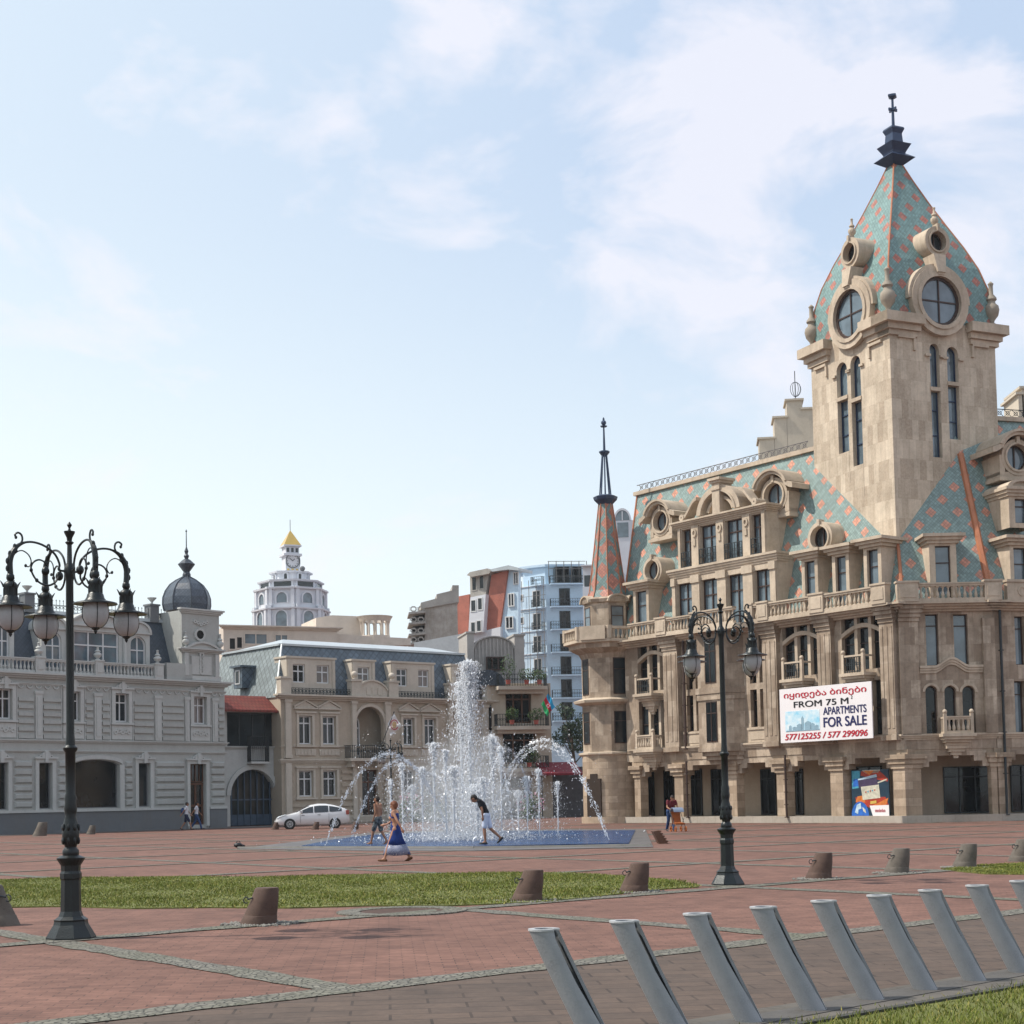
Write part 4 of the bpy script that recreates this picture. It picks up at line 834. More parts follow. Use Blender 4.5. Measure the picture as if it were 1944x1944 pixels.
# corner block with dome
t0_, t1_ = FL.a(345, 1200, .15), FL.a(416, 1200, .15); b = FL.mb(); b.box(t0_, t1_, -3.0, .15, zB, 15.3); tb_ = b.build('corner_block', PALE, LM)
ledge(FL, LM, t0_, t1_, 15.1, .35, .3, PALET, 'cornice', 3, .15); ledge(FL, LM, t0_, t1_, 12.35, .3, .35, PALET, 'cornice', 3, .15)
a, z = FL.hit(379, 1205, .2); b = FL.mb(); b.arc(a, z, .3, .42, 0, 6.283, .1, .26, 16); b.disk(a, z, .31, .17); b.build('round_window', VOID, LM); b = FL.mb(); b.arc(a, z, .31, .46, 0, 6.283, .1, .3, 16); b.build('window_ring', PALET, LM)
b = FL.mb(); c = (t0_+t1_)/2; b.box(t0_-.05, t1_+.05, .1, .3, zB+.1, zB+.4)
for x in (t0_+.15, t1_-.45, ): b.box(x, x+.3, .1, .32, zB+.4, 12.3)
b.box(t0_+.75, t1_-.75, .1, .24, zB+.5, 12.1)
for k in range(5): b.arc(c, zB+.7+k*.3, .08, .22, 0, 6.283, .2, .3, 8)
n = 10; pts = [(t0_+.3+(t1_-t0_-.6)*k/n, 12.62+.38*math.sin(math.pi*k/n)) for k in range(n+1)]; b.band(pts, [(0, .16)]*(n+1), -.1, .5); b.prism([(t0_+.3, 12.6)]+pts[1:-1]+[(t1_-.3, 12.6)], -.1, .35)
for k in range(5): b.arc(c-.5+k*.25, 14.55-.08*(2-abs(k-2)), .05, .14, 0, 6.283, .1, .24, 8)
b.build('carved_relief', PALET, LM)
for x in (t0_+.25, t1_-.0): urn(LM, FL.xf(x, .25, 12.65), 1.15, .26, PALET)
dc = FL.xf((t0_+t1_)/2, -1.45, 0); b = MB(lambda x, y, z: Vector((dc.x+x, dc.y+y, z)))
dprof = [(1.62, 15.45), (1.72, 15.9), (1.7, 16.4), (1.52, 16.9), (1.2, 17.35), (.8, 17.65), (.42, 17.85), (.25, 17.95)]
b.lathe(dprof, 8, ph=math.pi/8); dm = b.build('dome', DOMEM, LM)
b = MB(lambda x, y, z: Vector((dc.x+x, dc.y+y, z)))
for k in range(8): t = math.pi/8+k*math.pi/4; b.tube([(r_*math.cos(t), r_*math.sin(t), z) for r_, z in dprof], .05, 5)
b.lathe([(.28, 17.9), (.3, 18.1), (.22, 18.3), (.55, 18.75), (.62, 18.85), (.5, 18.95), (.3, 19.15), (.12, 19.25), (.2, 19.45), (.1, 19.6), (.15, 19.8), (.04, 20.1), (.03, 21.2), (.01, 21.4)], 12); b.ball((0, 0, 21.25), .07, 6, 4); b.build('dome_finial', plain('dome_lead', (.05, .06, .075), .45, .3, 3, .2), LM)
# ================================================================ beige mansard town house in the middle
FM = Fr(P(535, 1500, 118).xy, (.771, .637)); aM = FM.a(930, 1450)
MH = thing('beige_town_house', FM.xf(0, 0, 0), 'beige two storey town house with grey slate mansard roof behind the fountain', 'building')
zE, zF_, zT = 9.75, 4.9, 13.75
def mr(x0, y0, x1, y1, ar=0, w=0): return prect(FM, x0, y0, x1, y1, ar, w)
g1 = [mr(567, 1463, 594, 1512), mr(613, 1462, 639, 1511), mr(766, 1468, 787, 1510), mr(805, 1468, 826, 1510), mr(868, 1469, 884, 1510)]
g1 = [(h[0], h[1], 2.1, 4.05) for h in g1]; f1 = [mr(567, 1357, 592, 1411), mr(612, 1358, 637, 1411), mr(765, 1362, 786, 1414), mr(805, 1364, 827, 1414), mr(868, 1366, 885, 1414)]; f1 = [(h[0], h[1], 6.05, 8.2) for h in f1]
dor = mr(688, 1463, 718, 1556); dor = (dor[0], dor[1], .3, 4.1); nic = mr(676, 1335, 728, 1440); nic = (nic[0], nic[1], 5.0, 9.0, (nic[1]-nic[0])/2)
b = FM.mb(); wall(b, 0, aM, 0, zE, g1+f1+[dor, nic], 0, .35); b.build('facade_wall', BEIGE, MH)
b = FM.mb(); b.box(.03, aM, -12, -1.6, 0, zE); b.build('inner_wall', BEIGE, MH); b = FM.mb(); b.quad((0, 0, 0), (0, -12, 0), (0, -12, zE), (0, 0, zE)); b.build('side_wall', BEIGE, MH)
for h in g1: win(FM, MH, h, WHITEF, GLD, rec=.25, nv=1, hs=(.68,), t=.1)
for h in f1: win(FM, MH, h, WHITEF, GLD, rec=.25, nv=1, hs=(.74,), t=.1)
win(FM, MH, dor, WOODB, GLD, rec=.3, nv=1, hs=(.75,), t=.12, name='door')
win(FM, MH, (nic[0]+.05, nic[0]+(nic[1]-nic[0])*.48, 5.1, 8.4, .7), WHITEF, GLG, w=-1.2, rec=.2, nv=1, hs=(.7,), t=.1)
for h in g1+f1: surround(FM, h, MH, BEIGET, .2, .1, True, False)
for h in f1:   # small pediments
    b = FM.mb(); c = (h[0]+h[1])/2; w_ = (h[1]-h[0])/2+.45; pts = [(c-w_, h[3]+.62), (c, h[3]+1.12), (c+w_, h[3]+.62)]
    b.band(pts, [(0, .13)]*3, -.02, .18); b.box(c-w_, c+w_, -.02, .2, h[3]+.5, h[3]+.61); b.prism([(c-w_+.1, h[3]+.61), (c, h[3]+1.1), (c+w_-.1, h[3]+.61)], -.02, .08); b.build('pediment', BEIGET, MH)
    b = FM.mb(); b.box(h[0]-.3, h[1]+.3, -.02, .08, 5.2, 5.7); 
    for k in range(5): b.box(h[0]-.18+k*(h[1]-h[0]+.36)/5, h[0]-.18+(k+.6)*(h[1]-h[0]+.36)/5, .05, .12, 5.25, 5.65)
    b.build('apron_panel', BEIGET, MH)
b = FM.mb(); b.arc((nic[0]+nic[1])/2, 9.0-nic[4], nic[4]+.02, nic[4]+.25, 0, math.pi, -.02, .12, 18); b.build('arch_moulding', BEIGET, MH)
for px in ((540, 551), (667, 675), (730, 740), (850, 858), (915, 925)):
    p = sorted((FM.a(px[0]), FM.a(px[1])))
    b = FM.mb(); b.box(p[0], p[1], -.02, .22, 5.15, zE-.35); b.box(p[0]-.08, p[1]+.08, -.02, .28, zE-.55, zE-.35); b.box(p[0]-.06, p[1]+.06, -.02, .26, 5.0, 5.25); b.box(p[0], p[1], -.02, .2, .3, zF_-.3); b.build('pilaster', BEIGET, MH)
for z, hh, pr in ((zF_-.3, .32, .25), (zE-.35, .4, .6), (.1, .5, .12), (5.85-.05, .1, .12)): ledge(FM, MH, 0, aM, z, hh, pr, BEIGET, 'cornice', 3)
bands(FM, MH, .5, aM-.3, .8, 4.3, .5, BEIGE, False, g1+[dor])
# balcony over the door
x0, x1 = sorted((FM.a(664, 1430, .9), FM.a(732, 1430, .9))); b = FM.mb(); b.box(x0, x1, 0, 1.0, 4.75, 4.98); b.box(x0+.3, x0+.6, 0, .7, 4.3, 4.75); b.box(x1-.6, x1-.3, 0, .7, 4.3, 4.75); bo = b.build('balcony', BEIGET, MH); iron_rail(FM, bo, x0+.05, x1-.05, .92, 4.98, 1.0, .2, side=.85)
# attic parapet pieces
for px, ball_ in ((535, 0), (669, 1), (740, 1), (853, 0), (925, 0)):
    a = FM.a(px, 1290, .1)+.25; b = FM.mb(); b.box(a-.45, a+.45, -.35, .3, zE+.05, zE+1.2); b.box(a-.52, a+.52, -.42, .38, zE+1.2, zE+1.36); q = b.build('pedestal', BEIGET, MH)
    if ball_: b = MB(); p = FM.xf(a, 0, zE+1.75); b.ball(p, .26, 12, 8); b.lathe([(.15, zE+1.36), (.12, zE+1.6)], 8, p.x, p.y); b.build('ball_finial', BEIGET, q, smooth=True)
a0, a1 = sorted((FM.a(676), FM.a(735))); n = 12; pts = [(a0+(a1-a0)*k/n, zE+.5+.75*math.sin(math.pi*k/n)**.7) for k in range(n+1)]; b = FM.mb(); b.prism([(a0, zE+.05)]+pts+[(a1, zE+.05)], -.2, .15); b.band(pts, [(0, .14)]*(n+1), -.3, .25)
for k in range(3): b.box(a0+.9+k*.55, a0+1.25+k*.55, .1, .2, zE+.2, zE+.75)
b.build('attic_gable', BEIGET, MH)
for p in ((548, 664), (745, 848), (858, 880)): iron_rail(FM, MH, FM.a(p[0], 1290)+.2, FM.a(p[1], 1290), .1, zE+.06, .5, .3)
# mansard
b = FM.mb(); b.add([(-.1, -.5, zE), (aM-1, -.5, zE), (aM-1, -1.9, zT), (1.3, -1.9, zT)], [(0, 1, 2, 3)]); b.build('roof', SLATEG, MH, recalc=False)
b = FM.mb(); b.add([(-.1, -.5, zE-.15), (-.1, -12, zE-.15), (1.3, -11, zT), (1.3, -1.9, zT)], [(0, 1, 2, 3)]); b.build('roof', tiles('sunlit_flank_slate', (.20, .235, .24), None, 2.4, False, 4, line=.8, rough=.5), MH, recalc=False)  # flank slate lightened from the front slate; sunlight is put into its colour
b = FM.mb(); b.box(1.25, aM-1, -2.2, -1.75, zT-.08, zT+.08); b.box(1.1, 1.4, -11, -2.0, zT-.07, zT+.09); b.add([(1.3, -1.9, zT+.05), (aM-1, -1.9, zT+.05), (aM-1, -7, zT+1.0), (4.5, -7, zT+1.0)], [(0, 1, 2, 3)]); b.add([(1.3, -1.9, zT+.05), (1.3, -11, zT+.05), (4.5, -7, zT+1.0)], [(0, 1, 2)]); b.tube([(-.1, -.5, zE), (1.3, -1.9, zT)], .08, 5); b.build('roof_top', ZINC, MH)
for grp in (((556, 1252, 579, 1290), (601, 1254, 625, 1292)), ((679, 1259, 701, 1288),), ((753, 1264, 773, 1301), (794, 1266, 814, 1303)), ((866, 1269, 880, 1305),)):
    hs_ = [prect(FM, *p, 0, -.45) for p in grp]; hs_ = [(h[0], h[1], 10.75, 12.15) for h in hs_]; b = FM.mb(); X0, X1 = min(h[0] for h in hs_)-.55, max(h[1] for h in hs_)+.55
    wall(b, X0, X1, zE, 12.6, hs_, -.45, .22)
    for x in (X0, X1): b.quad((x, -.45, zE), (x, -2.2, zE), (x, -2.2, 12.6), (x, -.45, 12.6))
    b.box(X0-.08, X1+.08, -2.2, -.36, 12.6, 12.75)
    for xa in (X0+.06, X1-.3): b.box(xa, xa+.24, -.46, -.38, zE, 12.5)
    o = b.build('dormer', BEIGET, MH)
    for h in hs_: win(FM, o, h, WHITEF, GLD, -.45, .18, 1, (.62,), .09)
# flank skylight dormer
X = lambda a, b_, c: FM.xf(-.1-b_, -a, c); b = MB(X); b.box(5.1, 6.4, -1.2, .25, 10.6, 12.2); b.box(4.9, 6.6, -1.3, .5, 12.2, 12.35); o = b.build('flank_dormer', SLATEG, MH); b = MB(X); b.box(5.4, 6.1, .2, .3, 10.9, 12.0); o = b.build('window', WHITEF, o); b = MB(X); b.box(5.5, 6.0, .28, .32, 11.0, 11.9); b.build('pane', GLD, o)
# ================================================================ gate wing
FW = Fr(P(535, 1500, 119.3).xy, (.771, .637)); w0 = FW.a(420)
GW = thing('gate_wing', FW.xf(w0, 0, 0), 'low wing with arched blue gate, dark loggia and red tiled roof between two mansions', 'building')
gt = prect(FW, 437, 1461, 522, 1566, 1); gt = (gt[0], gt[1], 0, gt[3], gt[4]); lg = prect(FW, 431, 1353, 530, 1417); lg = (lg[0], lg[1], lg[2], lg[3])
b = FW.mb(); wall(b, w0-.3, .5, 0, 9.0, [gt, lg], 0, .5); b.build('facade_wall', PALET, GW); b = FW.mb(); b.box(w0-.3, .3, -6, -.9, 0, 9.0); b.build('inner_wall', VOID, GW)
b = FW.mb(); b.arc((gt[0]+gt[1])/2, gt[3]-gt[4], gt[4]+.02, gt[4]+.35, 0, math.pi, -.02, .15, 20); b.build('arch_moulding', PALET, GW)
b = FW.mb()
for k in range(7): x = gt[0]+(gt[1]-gt[0])*(k+.5)/7; zz = gt[3]-gt[4]+math.sqrt(max(0, gt[4]**2-(x-(gt[0]+gt[1])/2)**2)); b.box(x-.04, x+.04, -.35, -.28, .1, zz)
b.box(gt[0], gt[1], -.36, -.3, 1.9, 2.0); b.box(gt[0], gt[1], -.4, -.33, .05, .85); gg = b.build('gate', plain('gate_blue_iron', (.04, .07, .11), .5, .3), GW); b = FW.mb(); b.quad((gt[0], -.45, 0), (gt[1], -.45, 0), (gt[1], -.45, 4.5), (gt[0], -.45, 4.5)); b.build('gate_panel', GLG, gg)
win(FW, GW, lg, IRON, GLG, rec=.2, nv=3, hs=(), t=.1, name='loggia_window')
x0, x1 = sorted((FW.a(468, 1430), FW.a(502, 1430))); ledge(FW, GW, w0, .4, lg[2]-.2, .2, .2, PALET); b = FW.mb(); b.box(x0, x1, -.1, .7, 4.6, 4.75); o = b.build('balcony', PALET, GW); iron_rail(FW, o, x0, x1, .65, 4.75, 1.9, .16, side=.6)
b = FW.mb(); b.add([(w0-.2, .75, 8.55), (.9, .75, 8.55), (.9, -1.0, 9.75), (w0-.2, -1.0, 9.75)], [(0, 1, 2, 3)]); b.box(w0-.2, .9, .7, .8, 8.42, 8.58); b.build('roof', stone('red_clay_tiles', (.20, .045, .035), (.15, .035, .03), .3, .35, .3, .4, .03), GW)
# ================================================================ balcony house right of the fountain jet
FN = Fr(P(936, 1500, 130.5).xy, (.97, .24)); aN = FN.a(1047, 1400)
NH = thing('balcony_house', FN.xf(0, 0, 0), 'narrow sand coloured house with three planted balconies and a red awning below', 'building')
hN = [prect(FN, 960, 1312, 1009, 1373), prect(FN, 955, 1390, 1018, 1450), prect(FN, 952, 1475, 1010, 1560)]
b = FN.mb(); wall(b, 0, aN, 0, 11.2, hN, 0, .6); b.quad((aN, 0, 0), (aN, -10, 0), (aN, -10, 11.2), (aN, 0, 11.2)); b.build('facade_wall', BEIGE, NH); b = FN.mb(); b.box(.1, aN-.02, -8, -.7, 0, 11.1); b.build('inner_wall', VOID, NH)
for h in hN: win(FN, NH, h, WOODB, GLD, rec=.4, nv=2, hs=(.75,), t=.14)
for i, (p0, p1, py, d_) in enumerate(((946, 1040, 1302, 1.2), (943, 1044, 1378, 1.3), (935, 1044, 1458, 1.3))):
    x0, x1 = sorted((FN.a(p0, py, d_), FN.a(p1, py, d_))); z = FN.hit(990, py, d_)[1]; b = FN.mb(); b.box(x0, x1, -.05, d_, z-.3, z); b.box(x0+.2, x1-.2, -.05, d_*.6, z-.6, z-.302); o = b.build('balcony', BEIGET, NH); iron_rail(FN, o, x0+.08, x1-.08, d_-.08, z, 1.0, .22, side=d_-.1)
# curved dark roof and the upper storey
b = FN.mb(); b.arc(-.3, 11.0, .1, 1.45, 0, math.pi, -4, .3, 16, 1, .9); b.build('barrel_roof', SLATE, NH); 
FN2 = Fr(P(885, 1300, 134).xy, (.98, .2)); b = FN2.mb(); q0, q1, q2, q3 = [FN2.a(p, 1240) for p in (886, 899, 976, 994)]; z_t = FN2.hit(890, 1203)[1]
b.box(q0, q1, -4, .3, 5, z_t); b.box(q2, q3, -4, .3, 5, z_t-.2); b.box(q0-.1, q1+.1, -4, .4, z_t, z_t+.15); b.box(q2-.1, q3+.1, -4, .4, z_t-.2, z_t-.05); b.box(q1, q2, -4, 0, 5, z_t-1.3)
b.arc((q1+q2)/2, z_t-1.35, .05, (q2-q1)/2, 0, math.pi, -4, 0, 16, 1, .6); b.arc((q1+q2)/2, z_t-1.35, (q2-q1)/2-.05, (q2-q1)/2+.1, 0, math.pi, -4, .2, 16, 1, .62)
for k in range(11): x = q1+(q2-q1)*(k+.5)/11; t = abs((k+.5)/11-.5)*2; b.box(x-.06, x+.06, 0, .1, z_t-2.6, z_t-1.35+.95*math.sqrt(1-t*t))
UP = thing('arched_attic_house', FN2.xf(q0, 0, 0), 'grey ribbed attic storey with an arched top between two square piers above the balcony house', 'building'); b.build('attic_wall', GREYB, UP)
h = FN2.r(922, 1247, 957, 1273, .1); win(FN2, UP, (h[0], h[1], h[2], h[3]), BROWNF, GLD, w=.45, rec=.2, nv=2, t=.12)
# awning beside the balcony house
p0 = FN.a(1022, 1460, 1.5); p1 = FN.a(1100, 1460, 1.5); zA = FN.hit(1060, 1468, 1.5)[1]; b = FN.mb(); b.add([(p0, 2.6, zA), (p1, 2.6, zA), (p1, .2, zA+.95), (p0, .2, zA+.95), (p0, 2.6, zA-.18), (p1, 2.6, zA-.18)], [(0, 1, 2, 3), (0, 1, 5, 4)])
aw = thing('cafe_awning', FN.xf(p0, 1.0, 0), 'dark red canvas awning stretched from the balcony house to the round turret', 'awning'); b.build('canvas', plain('awning_red', (.16, .012, .022), .8, .2), aw); b = FN.mb()
for x in (p0, p1): b.tube([(x, 2.55, 0), (x, 2.55, zA)], .05, 6)
b.build('awning_post', IRON, aw)
b = FN.mb(); b.box(p0+.3, p1+1, -1.4, -.1, 0, 4.2); o = tag(b.build('shop_kiosk', plain('dim_shop_front', (.07, .07, .075), .7), None), 'dark low shop front under the red awning', 'shop')
# ================================================================ far buildings
def facade_block(name, label, F, pxs, ytop, depth, mat, z0=0):
    T = thing(name, F.xf(F.a(pxs[0], ytop), 0, 0), label, 'building'); a0, a1 = sorted((F.a(pxs[0], ytop), F.a(pxs[1], ytop))); z = F.hit((pxs[0]+pxs[1])/2, ytop)[1]
    b = F.mb(); b.box(a0, a1, -depth, 0, z0, z); b.build('wall', mat, T); return T, a0, a1, z
def simple_win(F, T, h, fm, gm, w=0.0, nv=1):
    b = F.mb(); t = .12; b.box(h[0]-t, h[0], -.1, w+.06, h[2]-t, h[3]+t); b.box(h[1], h[1]+t, -.1, w+.06, h[2]-t, h[3]+t); b.box(h[0], h[1], -.1, w+.06, h[3], h[3]+t-.002); b.box(h[0], h[1], -.1, w+.06, h[2]-t+.002, h[2])
    for k in range(nv): x = h[0]+(h[1]-h[0])*(k+1)/(nv+1); b.box(x-.05, x+.05, -.1, w+.05, h[2], h[3])
    o = b.build('window', fm, T); g = F.mb(); g.quad((h[0], w+.02, h[2]), (h[1], w+.02, h[2]), (h[1], w+.02, h[3]), (h[0], w+.02, h[3])); g.build('pane', gm, o, recalc=False)
# blue apartment block
cb = P(1040, 1300, 205).xy; FB1 = Fr(cb, (-.78, .62)); FB2 = Fr(cb, (.995, .1))
BA = thing('blue_apartment_block', (cb.x, cb.y, 0), 'pale blue apartment block with dark balconies and scaffolding on its left face', 'building')
zt2 = FB2.hit(1042, 1109)[1]; la = FB1.a(980, 1130); lb = FB2.a(1112, 1130); L1, L2 = sorted((0, la)); b = MB()
pA, pB, pC = FB1.xf(la, 0, 0), FB1.xf(0, 0, 0), FB2.xf(lb, 0, 0)
b.prismz([(pA.x, pA.y), (pB.x, pB.y), (pC.x, pC.y), (pC.x, pC.y+10), (pA.x, pA.y+8)], 0, zt2); b.build('wall', LBLUE, BA)
b = MB(); b.prismz([(pA.x+1, pA.y+1), (pB.x, pB.y+2.2), (pC.x, pC.y+2.2), (pC.x, pC.y+10), (pA.x+1, pA.y+8)], zt2, zt2+2.6); b.prismz([(pA.x+.5, pA.y+.8), (pB.x, pB.y+1.8), (pC.x, pC.y+1.8), (pC.x, pC.y+10), (pA.x+.5, pA.y+8)], zt2+2.6, zt2+2.9); b.build('penthouse', LBLUE, BA)
for k in range(8):
    zf = zt2-k*2.98
    if k: 
        for px0, px1 in ((1065, 1082),): h = FB2.r(px0, 1200, px1, 1230); simple_win(FB2, BA, (h[0], h[1], zf+.15, zf+2.3), IRON, GLD)
        h = FB1.r(1014, 1200, 1027, 1230); simple_win(FB1, BA, (h[0], h[1], zf+.15, zf+2.2), WHITEF, GLG)
        h = FB1.r(989, 1200, 994, 1230); simple_win(FB1, BA, (h[0], h[1], zf+1.2, zf+1.9), WHITEF, GLG, nv=0)
    for F_, p0_, p1_, d_ in ((FB2, 1047, 1112, 1.1), (FB1, 1009, 1030, .9)):
        x0, x1 = sorted((F_.a(p0_, 1200, d_), F_.a(p1_, 1200, d_))); x0 = max(x0, .1); b = F_.mb(); b.box(x0, x1, -.05, d_, zf-.18, zf); o = b.build('balcony', LBLUE, BA); iron_rail(F_, o, x0, x1, d_-.06, zf, 1.0, .3, side=d_-.1)
    b = FB1.mb(); b.box(0.05, la, -.02, .12, zf-.1, zf); b.build('floor_band', WHITE, BA)
SCF = plain('scaffold_steel', (.16, .15, .14), .6)
b = FB1.mb()
for k in range(5):
    x = la-.5-k*1.2
    for ww in (1.0,): b.tube([(x, ww, 6), (x, ww, zt2+.6)], .04, 4)
for z in range(10, int(zt2), 2): b.tube([(la, 1.0, z), (la-5.6, 1.0, z)], .035, 4)
b2 = FB2.mb()
for k in range(7):
    x = .4+k*1.0; b2.tube([(x, .3, zt2), (x, .3, zt2+3.0)], .06, 4)
for z in (1.0, 2.0, 2.95): b2.tube([(.3, .3, zt2+z), (lb, .3, zt2+z)], .05, 4)
sct = thing('scaffolding', FB1.xf(la, 1, 0), 'thin steel scaffolding along the left face of the blue apartment block', 'scaffolding'); b.build('scaffold_poles', SCF, sct); sct2 = thing('roof_scaffolding', FB2.xf(0, 0, zt2), 'dark pole scaffolding around the top floor of the blue apartment block', 'scaffolding'); b2.build('scaffold_poles', SCF, sct2)
for p in ((1052, 1072, 1075, 1105), (1085, 1075, 1098, 1105)):
    h = FB2.r(*p, w=-2.2); simple_win(FB2, BA, (h[0], h[1], zt2+.3, zt2+2.2), IRON, GLG, w=-2.18)
for p in ((978, 1087, 989, 1108), (967, 1130, 978, 1152), (961, 1172, 973, 1190)): pass
# red mansard building
FRd = Fr(P(965, 1200, 196).xy, (-.86, .51)); RM = thing('red_mansard_block', FRd.xf(0, 0, 0), 'light building with a very steep red mansard roof and tall white dormer', 'building')
def poly(F, pts, w, th, name, mat, par):
    q = [F.hit(x, y, w) for x, y in pts]; b = F.mb(); b.prism(q, w-th, w); return b.build(name, mat, par)
poly(FRd, [(917, 1201), (949, 1191), (964, 1082), (933, 1091)], 0, 1, 'roof', BRED, RM); poly(FRd, [(857, 1205), (889, 1203), (891, 1128), (871, 1132)], 0, 1, 'roof', BRED, RM)
poly(FRd, [(889, 1204), (917, 1200), (922, 1128), (893, 1134)], .8, 3, 'dormer', WHITE, RM); poly(FRd, [(893, 1134), (922, 1128), (928, 1086), (892, 1092)], .2, 2.4, 'dormer_top', CONC, RM); poly(FRd, [(886, 1092), (892, 1086), (925, 1079), (932, 1084), (928, 1089), (895, 1095)], 1.0, 3, 'dormer_cap', CONC, RM)
poly(FRd, [(928, 1086), (930, 1081), (965, 1073), (984, 1078), (984, 1083), (965, 1081)], .8, 3.5, 'eave', ZINC, RM)
poly(FRd, [(949, 1191), (964, 1082), (984, 1082), (984, 1215), (949, 1212)], -.3, .6, 'wall', LBLUE, RM); poly(FRd, [(880, 1203), (917, 1198), (950, 1190), (950, 1240), (880, 1250)], .3, 1.5, 'wall', WHITE, RM)
for p in ((895, 1140, 903, 1160), (908, 1136, 915, 1157), (895, 1182, 902, 1200), (906, 1179, 913, 1198), ):
    h = FRd.r(*p, w=.8); simple_win(FRd, RM, h, WHITEF, GLG, w=.8, nv=0)
for p in ((897, 1096, 904, 1120), (911, 1092, 918, 1117)): h = FRd.r(*p, w=.2); simple_win(FRd, RM, h, CONC, GLD, w=.2, nv=0)
for p in ((967, 1128, 976, 1150), (962, 1172, 974, 1192), (977, 1088, 984, 1108)): h = FRd.r(*p, w=-.3); simple_win(FRd, RM, h, WHITEF, GLG, w=-.3)
# unfinished concrete block
FCn = Fr(P(775, 1200, 185).xy, (.97, .1)); CB = thing('concrete_block_house', FCn.xf(0, 0, 0), 'stained grey concrete block with open balconies, left of the red mansard', 'building')
poly(FCn, [(807, 1225), (870, 1225), (868, 1140), (829, 1149), (807, 1156)], 0, 8, 'wall', stone('stained_concrete', (.42, .39, .35), (.36, .33, .30), 30, 30, .6, 1, 0), CB)
poly(FCn, [(799, 1156), (799, 1144), (829, 1136), (829, 1128), (858, 1121), (859, 1111), (871, 1111), (871, 1143)], .3, 8, 'parapet', CONC, CB)
for y in (1162, 1182, 1203, 1220):
    poly(FCn, [(776, y), (808, y-3), (808, y+1), (776, y+4)], .9, 5, 'balcony', CONC, CB); h = FCn.r(778, y-9, 806, y-2, .8); iron_rail(FCn, CB, h[0], h[1], .8, h[2], h[3]-h[2], .6, mat=CONC)
poly(FCn, [(784, 1225), (808, 1225), (808, 1158), (784, 1164)], -1.5, 4, 'rear_wall', VOID, CB)
# pale side wall next to it
FPw = Fr(P(786, 1220, 150).xy, (.99, -.1)); bW = FPw.mb(); q = [FPw.hit(x, y) for x, y in ((786, 1260), (888, 1260), (888, 1201), (786, 1220))]; bW.prism(q, -3, 0); tag(bW.build('party_wall', plain('pale_party_wall', (.50, .52, .53), .85, .15, .4), None), 'blank pale grey party wall sloping up behind the slate mansard', 'wall')
# low cream building with the ruined colonnade drum
FCr = Fr(P(420, 1200, 150).xy, (.93, .37)); LC, a0, a1, z = facade_block('low_cream_building', 'low cream building with open round colonnade, beneath the white clock tower', FCr, (424, 640), 1192, 10, CREAM)
for p, g in (((436, 1212, 446, 1232), VOID), ((450, 1210, 459, 1230), VOID), ((465, 1204, 506, 1222), GLB), ((523, 1206, 545, 1220), GLB)):
    h = FCr.r(*p); simple_win(FCr, LC, h, CREAM, g, nv=1 if g is GLB else 0)
ledge(FCr, LC, a0, a1, z-.2, .35, .5, CREAM)
poly(FCr, [(600, 1200), (600, 1173), (630, 1168), (686, 1170), (686, 1225), (600, 1225)], -3, 6, 'tower_block', CREAM, LC); poly(FCr, [(640, 1225), (780, 1225), (780, 1212), (690, 1207), (640, 1203)], -1, 8, 'parapet', CREAM, LC)
dp = P(712, 1200, 158); b = MB(lambda x, y, z: Vector((dp.x+x, dp.y+y, z))); zb0 = P(712, 1208, 158).z; zb1 = P(712, 1180, 158).z; zb2 = P(712, 1171, 158).z
b.lathe([(1.5, zb1-.05), (1.65, zb1+.25), (1.8, zb2), (1.35, zb2), (1.2, zb1)], 28, cap=False); b.lathe([(1.5, zb0-2), (1.5, zb0)], 24)
for k in range(12): t = 2*math.pi*k/12+.15; b.lathe([(.13, zb0), (.1, zb0+.2), (.1, zb1-.3), (.2, zb1)], 8, 1.35*math.cos(t), 1.35*math.sin(t))
b.build('colonnade_drum', CREAM, LC)
# white clock tower building, far away
DK = 260; kc = P(553, 1180, DK); KX, KY = kc.x, kc.y; zz = lambda y: P(553, y, DK-6).z
KT = thing('clock_tower_building', (KX, KY, 0), 'white tiered building with arched windows, clock turret and golden pyramid roof', 'building'); XK = lambda x, y, z: Vector((KX+x, KY+y, z)); kb = lambda: MB(XK)
o8 = -math.pi/2+math.pi/8+R(-8); px2m = DK/3000
b = kb(); tiers = [(70, 1215, 1152), (66, 1152, 1113), (58, 1113, 1097), (36, 1097, 1078)]
for r_, y0, y1 in tiers: b.lathe([(r_*px2m, zz(y0)), (r_*px2m, zz(y1)-.3), (r_*px2m+.5, zz(y1)-.25), (r_*px2m+.55, zz(y1))], 8, ph=o8)
b.lathe([(72*px2m, 0), (72*px2m, zz(1215)+.1)], 8, ph=o8); b.build('wall', WHITE, KT)
